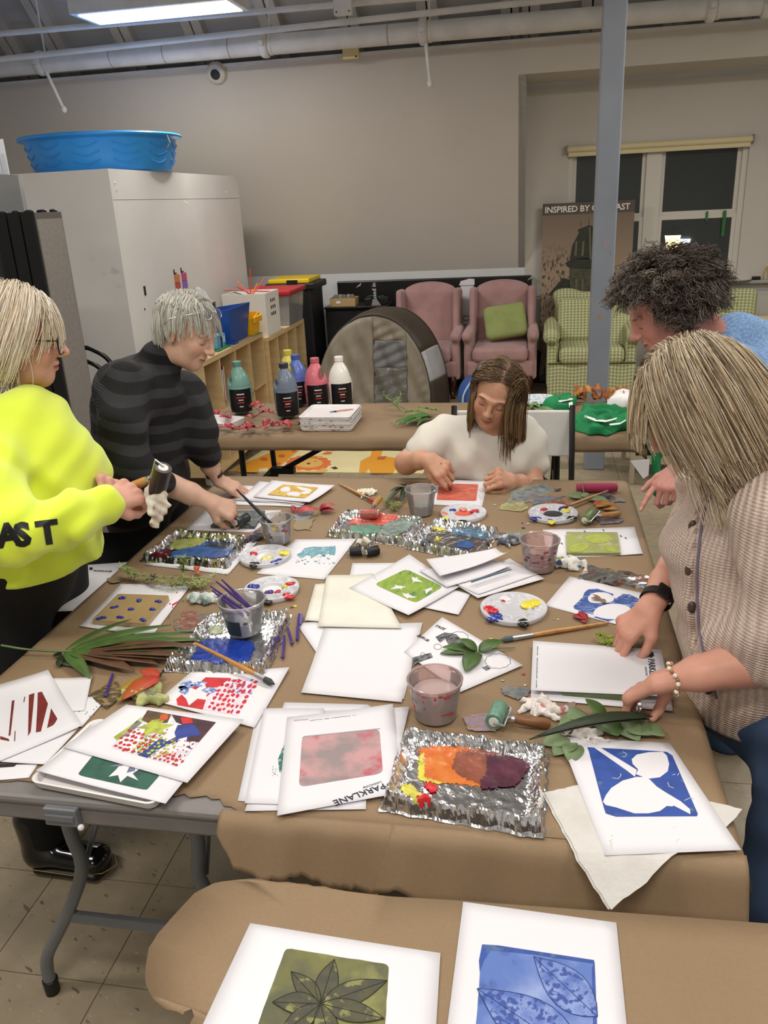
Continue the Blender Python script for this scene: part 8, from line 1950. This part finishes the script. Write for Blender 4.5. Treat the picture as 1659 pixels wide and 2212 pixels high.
garment('trousers',p1,M_BPANT,(-1.75,1.35,-.01),(-1.1,2.2,1.05),[('e',be+Vector((-.03,-.02,-.03)),Vector((-1.345,1.74,.84)),(.18,.14),(.19,.15),(0,1,0),0),('c',[Vector((-1.325,1.66,.85)),Vector((-1.32,1.63,.48)),Vector((-1.33,1.62,.10))],[.115,.085,.065],.03),('c',[Vector((-1.325,1.86,.85)),Vector((-1.36,1.9,.48)),Vector((-1.45,1.9,.10))],[.115,.085,.065],.03)],.012)
specs('black square eyeglasses worn by the woman in neon yellow',c1,R1,S1,'#14161e',.027,.021,.104,-.002,r=.002)
for k,(x,y,ang)in enumerate(((-1.28,1.60,0),(-1.40,1.9,.1))):
 T=Matrix.Translation((x,y,0))@Matrix.Rotation(ang,4,'Z')
 S=SDF((-.14,-.07,.02),(.19,.07,.2),.006);S.ecap((-.06,0,.055),(.11,0,.045),(.042,.04),(.047,.034),(0,1,0),0).cap((-.06,0,.06),(-.065,0,.17),.046,.05,.03).half((0,0,-1),(0,0,.026));sh=soft('ankle_boot',S,mat('black_patent','#0a0a0b',.12,coat=.5),p1,T)
 S=SDF((-.14,-.08,-.005),(.2,.08,.05),.006);S.ecap((-.06,0,.018),(.115,0,.018),(.048,.02),(.052,.02),(0,1,0),0).half((0,0,-1),(0,0,.001)).half((0,0,1),(0,0,.03));soft('sole',S,M_BLK,sh,T)
 for q in(-1,1):MB().tube([T@Vector((-.09,q*.047,.03)),T@Vector((.06,q*.053,.03)),T@Vector((.14,q*.035,.03)),T@Vector((.165,0,.03))],.0012,5).build('welt_stitch',mat('stitch_tan','#a8864a',.6),sh)
 for k2_ in range(4):MB().tube([T@Vector((.0+.02*k2_,-.02,.098-.009*k2_)),T@Vector((.012+.02*k2_,.02,.098-.009*k2_))],.0022,5).build('lace',M_BLK,sh)
 # roller and rag she holds
hd=D(296,1052,1.95)
brayer(D(352,1010,1.89),D(338,1064,1.935),D(324,1034,1.93),D(262,1062,1.97),'brown-black roller with white core held by the woman in yellow',mat('roller_darkbrown','#2a1d1c',.3),M_WOODH,.021,.0105)
S=SDF(D(335,1100,1.93)-Vector((.09,.09,.12)),D(335,1100,1.93)+Vector((.09,.09,.10)),.0032)
S.ecap(D(318,1062,1.93),D(352,1085,1.92),(.022,.008),(.026,.006),(0,.3,1),.012).ecap(D(352,1085,1.92),D(332,1138,1.92),(.022,.006),(.014,.004),(1,0,.3),.012).ecap(D(330,1075,1.91),D(330,1110,1.91),(.02,.006),(.012,.006),(1,.3,0),.012).disp(lambda x,y,z:.0025*np.sin(x*160+z*120)*np.sin(z*140+y*90))
tag(soft('rag',S,ink('rag_held','#d9d3c4','#b7aa98',30,c3='#7a4a48',sc3=26,lo3=.58,hi3=.66),None),'stained white rag hanging from the hands in yellow sleeves','rag')
# ---- woman in the black striped turtleneck
SK2='#d3ab96';p2=person('woman in black striped turtleneck rolling ink onto the dark plate',(-1.42,2.6,0))
c2=D(402,716,2.66);R2=frame3((.88,-.14,-.44),(.42,0,.9));S2=1.0;nk2=D(338,800,2.72)
hR,hL=at(452,1083,.845),at(466,1035,.815)
parts=[head_part(c2,R2,S2,SK2,nk2,'#d0cdc4','#a86a62','#a89a88',age=.6)]
parts.append(arm_part(hR,at(505,1106,.80)-hR,(.1,-.45,.85),D(335,1035,2.58),SK2,PINCH,TH_CLOSE,1,fr=.95))
parts.append(arm_part(hL,at(520,1063,.757)-hL,(.25,-.2,.95),D(428,945,2.80),SK2,FLAT,TH_OPEN,-1,fr=.95))
body_obj(p2,parts,[[nk2,D(312,885,2.72),D(272,838,2.58),D(262,930,2.48),D(335,1035,2.58)],[D(312,885,2.72),D(395,850,2.88),D(428,945,2.80)]])
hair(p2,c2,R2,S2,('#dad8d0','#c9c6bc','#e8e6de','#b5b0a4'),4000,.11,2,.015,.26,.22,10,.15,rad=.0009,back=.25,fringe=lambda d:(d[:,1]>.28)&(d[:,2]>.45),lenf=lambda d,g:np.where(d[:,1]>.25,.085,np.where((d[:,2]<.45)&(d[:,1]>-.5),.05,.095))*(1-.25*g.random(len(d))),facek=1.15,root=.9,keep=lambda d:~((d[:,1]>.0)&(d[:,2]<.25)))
t=NT('striped_black_knit',.9);xyz=t.node('SeparateXYZ');t.L.new(t.tc.outputs['Object'],xyz.inputs[0])
sv=t.math('ADD',xyz.outputs[2],t.math('MULTIPLY',xyz.outputs[0],.25));fr_=t.math('FRACT',t.math('MULTIPLY',sv,1/.058));rib=t.math('SINE',t.math('MULTIPLY',t.math('ADD',xyz.outputs[0],xyz.outputs[1]),900))
bandm=t.math('MULTIPLY',t.math('LESS_THAN',fr_,.45),t.rng(rib,-1,1,.25,1.0));M_STRP=t.color(t.mix(bandm,'#060607','#343439')).bump(rib,.3,.002).m
ch,be,s1,s2=D(312,885,2.72),D(292,1030,2.74),D(272,838,2.58),D(395,850,2.88)
fold=lambda x,y,z:.005*np.sin(z*42+x*20+np.sin(y*20))+.003*np.sin(z*70-y*50)
P=[('e',ch,be,(.18,.135),(.17,.145),(.25,.95,0),0),('l',ch+Vector((-.03,.02,.05)),(.13,.17,.13),.05),('c',[ch+Vector((.03,0,.06)),nk2,D(352,775,2.70)],[.11,.068,.063],.03),('c',[s1,D(262,930,2.48),D(290,1012,2.46),D(350,1042,2.53)],[.085,.068,.058,.040],.03),('c',[s2,D(428,945,2.80),D(428,945,2.80).lerp(hL,.42)],[.08,.066,.05],.03),('e',be,be+Vector((0,0,-.05)),(.17,.145),(.175,.15),(.25,.95,0),.02)]
garment('sweater',p2,M_STRP,(-1.75,1.9,.8),(-.85,3.1,1.5),P,.0078,fold,[((0,0,-1),(0,0,be.z-.06))])
garment('trousers',p2,M_BPANT,(-1.75,2.2,-.01),(-1.05,3.0,1.0),[('e',be+Vector((0,0,-.03)),Vector((-1.40,2.62,.80)),(.17,.14),(.18,.15),(0,1,0),0),('c',[Vector((-1.38,2.5,.82)),Vector((-1.36,2.48,.46)),Vector((-1.36,2.5,.03))],[.12,.085,.07],.03),('c',[Vector((-1.40,2.74,.82)),Vector((-1.42,2.76,.46)),Vector((-1.44,2.76,.03))],[.12,.085,.07],.03)],.012)
specs('thin metal eyeglasses pushed up on the silver-haired head',c2+Vector((0,0,0)),R2@Matrix.Rotation(.60,3,'X'),S2*1.17,'#8f8a84',.017,.014,.098,.035,square=False,r=.0009,m=M_STEEL)
def band(name,label,c,ax,r,w,m,cat='bracelet'):
 R=frame3(ax);T=to4(R,c);b=MB();n_=26;V=[]
 for y,rr in((-w/2,r),(w/2,r),(w/2,r+.002),(-w/2,r+.002)):
  for k in range(n_):a=6.283*k/n_;V.append(T@Vector((rr*1.18*math.cos(a),y,rr*.9*math.sin(a))))
 return b.add(V,[(i*n_+k,i*n_+(k+1)%n_,((i+1)%4)*n_+(k+1)%n_,((i+1)%4)*n_+k)for i in range(4)for k in range(n_)])
e=D(428,945,2.80);w=thing('wrist_watch','thin black watch on the flat left hand of the woman in black','watch',hL);q=hL.lerp(e,.13);band('','',q,e-hL,.0265,.011,M_BLK).build('strap',M_BLK,w,2);MB().box((-.008,-.010,.026),(.008,.010,.030),to4(frame3(e-hL,(.3,-.8,.5)),q)).build('face',M_STEEL,w)
brayer(at(508,1129,ZS0+.030),at(534,1117,ZS0+.030),at(507,1112,ZS0+.040),at(482,1092,ZS0+.078),'slate inked roller in the hand of the woman in black',mat('roller_slate','#33383e',.3),M_WOODH,.0165)
# ---- seated woman in the white t-shirt
SK3='#c59579';p3=person('seated woman in white t-shirt painting a coral square',(-.1,3.12,0))
c3=D(1072,852,2.92);R3=frame3((-.20,-.93,-.30),(.26,-.22,.95));S3=1.03;nk3=D(1072,950,3.02)
wR,wL=D(925,990,2.90),D(1108,1040,2.90);eR_,eL_=D(878,1000,3.02),D(1150,1056,3.04)
parts=[head_part(c3,R3,S3,SK3,nk3,'#5a4632','#a05a52','#4a382a',smile=1.0)]
parts.append(arm_part(wR,D(962,1022,2.86)-wR,(.0,-.75,.66),eR_,SK3,PINCH,TH_CLOSE,1,upper=D(945,932,3.06),er=.041))
parts.append(arm_part(wL,D(1068,1030,2.84)-wL,(.1,-.7,.7),eL_,SK3,FIST,TH_CLOSE,-1,upper=D(1143,955,3.08),er=.041))
body_obj(p3,parts,[[nk3,D(1048,965,3.06),D(978,950,3.07),D(945,950,3.06)],[D(1048,965,3.06),D(1118,950,3.07),D(1143,965,3.08)]])
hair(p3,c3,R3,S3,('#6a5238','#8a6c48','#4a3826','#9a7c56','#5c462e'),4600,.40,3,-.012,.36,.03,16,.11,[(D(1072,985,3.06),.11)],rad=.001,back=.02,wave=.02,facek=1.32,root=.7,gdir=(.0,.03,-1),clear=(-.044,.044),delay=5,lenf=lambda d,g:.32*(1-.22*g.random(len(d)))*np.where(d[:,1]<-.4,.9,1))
M_TEE=mat('white_jersey','#d9d4ca',.85,c2='#d2cdc2',scale=6,bump=.2,bscale=500,dist=.001)
ch,wa,s1,s2=D(1048,965,3.06),D(1048,1060,3.12),D(962,928,3.06),D(1132,930,3.06)
fold=lambda x,y,z:.004*np.sin((x*.7-z)*40+np.sin(x*24))*np.clip((1.03-z)*5,0,1)+.0022*np.sin(x*70+z*50)
P=[('e',ch,wa,(.185,.10),(.165,.105),(1,0,0),0),('e',s1,s2,(.055,.042),(.055,.042),(0,1,0),.06),('l',ch+Vector((-.07,-.045,-.03)),(.08,.065,.07),.05),('l',ch+Vector((.07,-.045,-.03)),(.08,.065,.07),.05),('c',[s1,D(934,950,3.04),D(914,970,3.02)],[.058,.062,.062],.03),('c',[s2,D(1146,960,3.07),D(1150,1000,3.07)],[.058,.060,.062],.03),('c',[nk3+Vector((0,.01,-.045)),ch],[.058,.10],.04),('e',wa,wa+Vector((0,.02,-.3)),(.165,.105),(.17,.12),(1,0,0),.03)]
garment('t_shirt',p3,M_TEE,(-.62,2.75,.44),(.3,3.5,1.2),P,.0075,fold)
MB().tube([nk3+Vector((.062*math.cos(a*.33),-.005+.06*math.sin(a*.33),-.022+.018*math.sin(a*.33)))for a in range(20)],.005,8).build('neckband',M_TEE,p3,True)
M_JEAN=mat('blue_denim','#3c4f6e',.85,c2='#324562',scale=16,stretch=(1,1,.4),bump=.3,bscale=500,dist=.001)
garment('trousers',p3,M_JEAN,(-.5,2.4,-.01),(.25,3.45,.62),[('c',[Vector((-.2,3.2,.52)),Vector((-.22,2.72,.50)),Vector((-.22,2.66,.05))],[.10,.075,.055],.03),('c',[Vector((.0,3.2,.52)),Vector((.02,2.72,.50)),Vector((.02,2.66,.05))],[.10,.075,.055],.03)],.012)
ch3=thing('folding_chair','white and black folding chair under the seated woman','chair',(-.1,3.2,0))
MB().box((-.32,3.0,.42),(.12,3.38,.445),bev=.006).build('seat',M_WHITEP,ch3);MB().box((-.33,3.42,.66),(.15,3.44,.86),bev=.006).build('backrest',M_WHITEP,ch3)
for x in(-.34,.155):MB().tube([(x,2.98,0),(x,3.43,.88)],.012,8).build('leg',M_BT,ch3,2);MB().tube([(x,3.42,0),(x,3.05,.44)],.012,8).build('leg',M_BT,ch3,2)
brush(D(952,1000,2.86),at(969,1050,ZS0+.004),'thin brush in the hand of the seated woman','#5a3a3a','#8a6a6a','#2e2624',.003,None,.012,.012)
# ---- curly-haired woman in blue
SK4='#c98f82';p4_=person('woman with grey curly hair in blue heather top leaning in',(.62,2.45,0))
c4=D(1436,672,2.32);R4=frame3((-.86,-.10,-.48),(-.42,0,.9));S4=1.0;nk4=D(1560,735,2.38)
w4=D(1468,1012,2.40)
body_obj(p4_,[head_part(c4,R4,S4,SK4,nk4,'#4a4440','#a05a55','#5a4a44',age=.5),arm_part(w4,D(1408,1092,2.36)-w4,(-.55,-.75,.1),D(1560,930,2.44),SK4,POINT,TH_OPEN,1)],[[nk4,D(1640,850,2.4),D(1600,820,2.24),D(1560,930,2.44)]])
hair(p4_,c4,R4,S4,('#5a4e46','#6e6258','#3c332d','#857a70','#4a4039'),4200,.13,4,.01,.08,.8,12,.20,curl=(.011,1.9),rad=.0011,back=.15,spread=.7,lenf=lambda d,g:.115*(1-.4*g.random(len(d))))
M_HEATH=mat('blue_heather','#7f9bc0',.9,c2='#5f7ea8',scale=120,detail=4,bump=.2,bscale=500)
s1,s2,be=D(1590,800,2.22),D(1640,760,2.60),D(1720,1050,2.40)
garment('long_sleeve_top',p4_,M_HEATH,(.15,1.85,.72),(1.3,3.0,1.55),[('c',[nk4+Vector((.03,0,-.02)),D(1640,850,2.4)],[.085,.15],.04),('e',D(1640,830,2.4),be,(.18,.12),(.17,.13),(0,1,0),.03),('c',[s1,D(1600,900,2.2),D(1530,950,2.36)],[.075,.065,.045],.03),('c',[s2,D(1700,900,2.62),D(1640,1010,2.6)],[.075,.062,.05],.03),('c',[D(1580,745,2.38),D(1680,790,2.42)],[.08,.12],.05)],.0085,lambda x,y,z:.004*np.sin(z*50+x*30))
garment('jeans',p4_,mat('light_denim','#46628c',.85,c2='#3a5478',scale=20),(.4,2.1,-.01),(1.2,2.9,.95),[('e',be+Vector((0,0,-.02)),Vector((.72,2.5,.72)),(.17,.13),(.17,.13),(0,1,0),0),('c',[Vector((.68,2.4,.74)),Vector((.62,2.36,.4)),Vector((.64,2.38,.02))],[.11,.08,.065],.03),('c',[Vector((.74,2.62,.74)),Vector((.74,2.64,.4)),Vector((.74,2.64,.02))],[.11,.08,.065],.03)],.012)
# ---- woman in the beige cardigan (right foreground)
SK5='#d29a85';p5_=person('blonde woman in beige knit cardigan pressing the letterhead page',(.72,1.5,0))
c5=D(1500,868,1.58);R5=frame3((-.74,-.02,-.66),(-.64,0,.78));S5=1.02;nk5=D(1600,985,1.66)
wF5,wN5=at(1408,1312,.855),at(1432,1470,.845);eF,eN=D(1490,1165,1.98),D(1655,1425,1.50)
body_obj(p5_,[head_part(c5,R5,S5,SK5,nk5,'#b09a72','#b0685c','#a08866'),arm_part(wF5,at(1322,1388,.775)-wF5,(-.25,-.25,.93),eF,SK5,PRESS,((.024,.016,-.006),(.044,.044,-.020),(.050,.074,-.034),(.046,.102,-.044)),-1),arm_part(wN5,at(1345,1512,.768)-wN5,(-.15,.15,.97),eN,SK5,PRESS,TH_WRAP,1,er=.048)],[[nk5,D(1600,1180,1.72),D(1690,1110,1.50),D(1715,1250,1.46),eN],[D(1600,1180,1.72),D(1540,1060,1.98),eF]])
hair(p5_,c5,R5,S5,('#c2ac8c','#d8c8ac','#9c866a','#e6dac4','#846f56','#cdb894'),5800,.30,5,.004,.24,.14,14,.15,[(D(1620,1110,1.62),.12)],inward=.10,rad=.00095,back=.08,wave=.014,facek=1.05,root=.74,gdir=(.5,-.05,-.87),fringe=lambda d:(d[:,1]>.38)&(d[:,2]>.35),lenf=lambda d,g:.265*(1-.16*g.random(len(d)))*np.where(d[:,1]>.38,.50,1.0))
t=NT('beige_rib_knit',.92);xyz=t.node('SeparateXYZ');t.L.new(t.tc.outputs['Object'],xyz.inputs[0])
kc=D(1600,1180,1.72);rb_=t.math('SINE',t.math('MULTIPLY',t.math('ARCTAN2',t.math('SUBTRACT',xyz.outputs[1],kc.y),t.math('SUBTRACT',xyz.outputs[0],kc.x+.03)),110));st_=t.math('SINE',t.math('MULTIPLY',xyz.outputs[2],1100));nn_=t.noise(t.mapv(),260,3,.35,.65)
col=t.mix(nn_,'#d6c3b6','#bfa99c');col=t.mix(t.rng(rb_,.2,-1,0,.45),col,'#9a8478')
M_KNIT=t.color(col).bump(t.math('ADD',rb_,t.math('MULTIPLY',st_,.35)),.55,.004).m
ch,be,sN,sF=D(1600,1180,1.72),D(1625,1420,1.70),D(1690,1110,1.50),D(1540,1060,1.98)
fold=lambda x,y,z:.005*np.sin(z*34+y*16)+.003*np.sin(z*60-x*40)
P=[('e',ch,be,(.19,.135),(.185,.135),(.1,1,0),0),('e',ch,ch+Vector((-.01,0,.09)),(.19,.13),(.15,.10),(.1,1,0),.05),('l',ch+Vector((-.06,-.02,-.02)),(.08,.16,.10),.05),('e',be,be+Vector((0,0,-.075)),(.185,.135),(.185,.14),(.1,1,0),.03),('c',[nk5+Vector((.02,0,-.03)),ch],[.075,.13],.05),('c',[sN,D(1715,1250,1.46),D(1675,1395,1.48),D(1590,1412,1.56)],[.095,.085,.072,.060],.03),('c',[D(1625,1404,1.53),D(1578,1416,1.575)],[.069,.066],.006),('c',[sF,D(1510,1130,2.02),D(1482,1178,1.99)],[.085,.068,.056],.03)]
cdg=garment('cardigan',p5_,M_KNIT,(.05,1.0,.66),(.95,2.2,1.52),P,.0075,fold,[((0,0,-1),(0,0,be.z-.095))])
bvc=BVHTree.FromPolygons([v.co for v in cdg.data.vertices],[p.vertices for p in cdg.data.polygons])
def on_knit(x,y,off=.002):
 d=ray(x,y).normalized();h_=bvc.ray_cast(CAMP,d)[0];return None if h_ is None else h_-d*off
def knit_line(pts,nm,r,m):
 Q=[q for q in(on_knit(p.x,p.y)for p in catmull([(a,b_,0)for a,b_ in pts],8))if q is not None]
 if len(Q)>2:MB().tube(Q,r,8).build(nm,m,p5_,True)
knit_line([(1540,1062),(1522,1100),(1512,1160),(1506,1230),(1506,1300),(1514,1380),(1530,1450),(1548,1510)],'placket_shade_line',.003,mat('placket_shadow','#6f6578',.9))  # dark line puts the shade beside the placket band into colour
knit_line([(1524,1062),(1506,1100),(1496,1160),(1490,1230),(1490,1300),(1498,1380),(1514,1450)],'placket_band',.009,M_KNIT)
for k,(x,y)in enumerate(((1496,1137),(1488,1232),(1494,1312),(1530,1488))):
 q=on_knit(x,y,.006)
 if q:MB().ell(q,(.009,.008,.013),12,8).build('button',mat('horn_button','#4a3a30',.3),p5_,True)
garment('undershirt',p5_,mat('white_cotton','#d8d4d0',.85),(.1,1.1,1.0),(.7,1.9,1.4),[('c',[nk5+Vector((-.03,0,-.04)),ch+Vector((-.045,0,.09))],[.055,.075],.02)],.008)
garment('jeans',p5_,M_JEAN,(.3,1.0,-.01),(1.05,2.0,.95),[('e',be+Vector((.02,0,-.06)),Vector((.60,1.48,.70)),(.175,.14),(.185,.15),(0,1,0),0),('c',[Vector((.56,1.38,.72)),Vector((.50,1.33,.42)),Vector((.53,1.36,.02))],[.125,.09,.07],.03),('c',[Vector((.62,1.6,.72)),Vector((.60,1.62,.42)),Vector((.62,1.62,.02))],[.125,.09,.07],.03)],.010,lambda x,y,z:.004*np.sin(z*60+y*30)*np.clip((z-.4)*4,0,1))
w=thing('wrist_watch','black smart watch with rubber strap on the far wrist','watch',wF5);q=wF5.lerp(eF,.12);band('','',q,eF-wF5,.0285,.022,M_BLK).build('strap',mat('rubber_black','#101012',.45),w,2);MB().box((-.016,-.018,.024),(.016,.018,.034),to4(frame3(eF-wF5,(.5,-.1,.85)),q),bev=.004).build('case',mat('watch_case','#17181b',.2),w)
br=thing('pearl_bracelet','pearl and gold bracelet on the near wrist','bracelet',wN5);q=wN5.lerp(eN,.10);Rb=frame3(eN-wN5)
for k in range(22):a=6.283*k/22;MB().ell(q+Rb@Vector((.034*math.cos(a),.004*math.sin(3*a),.0265*math.sin(a))),(.0046,)*3 if k%2 else(.0036,)*3,10,7).build('pearl' if k%2 else 'gold_bead',mat('pearl','#e6ddd0',.18,coat=.5)if k%2 else mat('gold_bead','#b08a4a',.25,.8),br,True)
rn=thing('finger_ring','silver ring with stone on the near hand','ring',at(1383,1540,.8));fq=at(1380,1528,.79);MB().lathe([(.0088,-.002),(.0102,0),(.0088,.002),(.0082,0)],fq,20,frame3((0,0,1),at(1345,1512,.768)-wN5),close=True).build('hoop',M_STEEL,rn,2);MB().ell(fq+Vector((.0,-.004,.010)),(.004,.004,.003),8,5).build('stone',mat('ring_stone','#e8eef2',.05),rn,True)
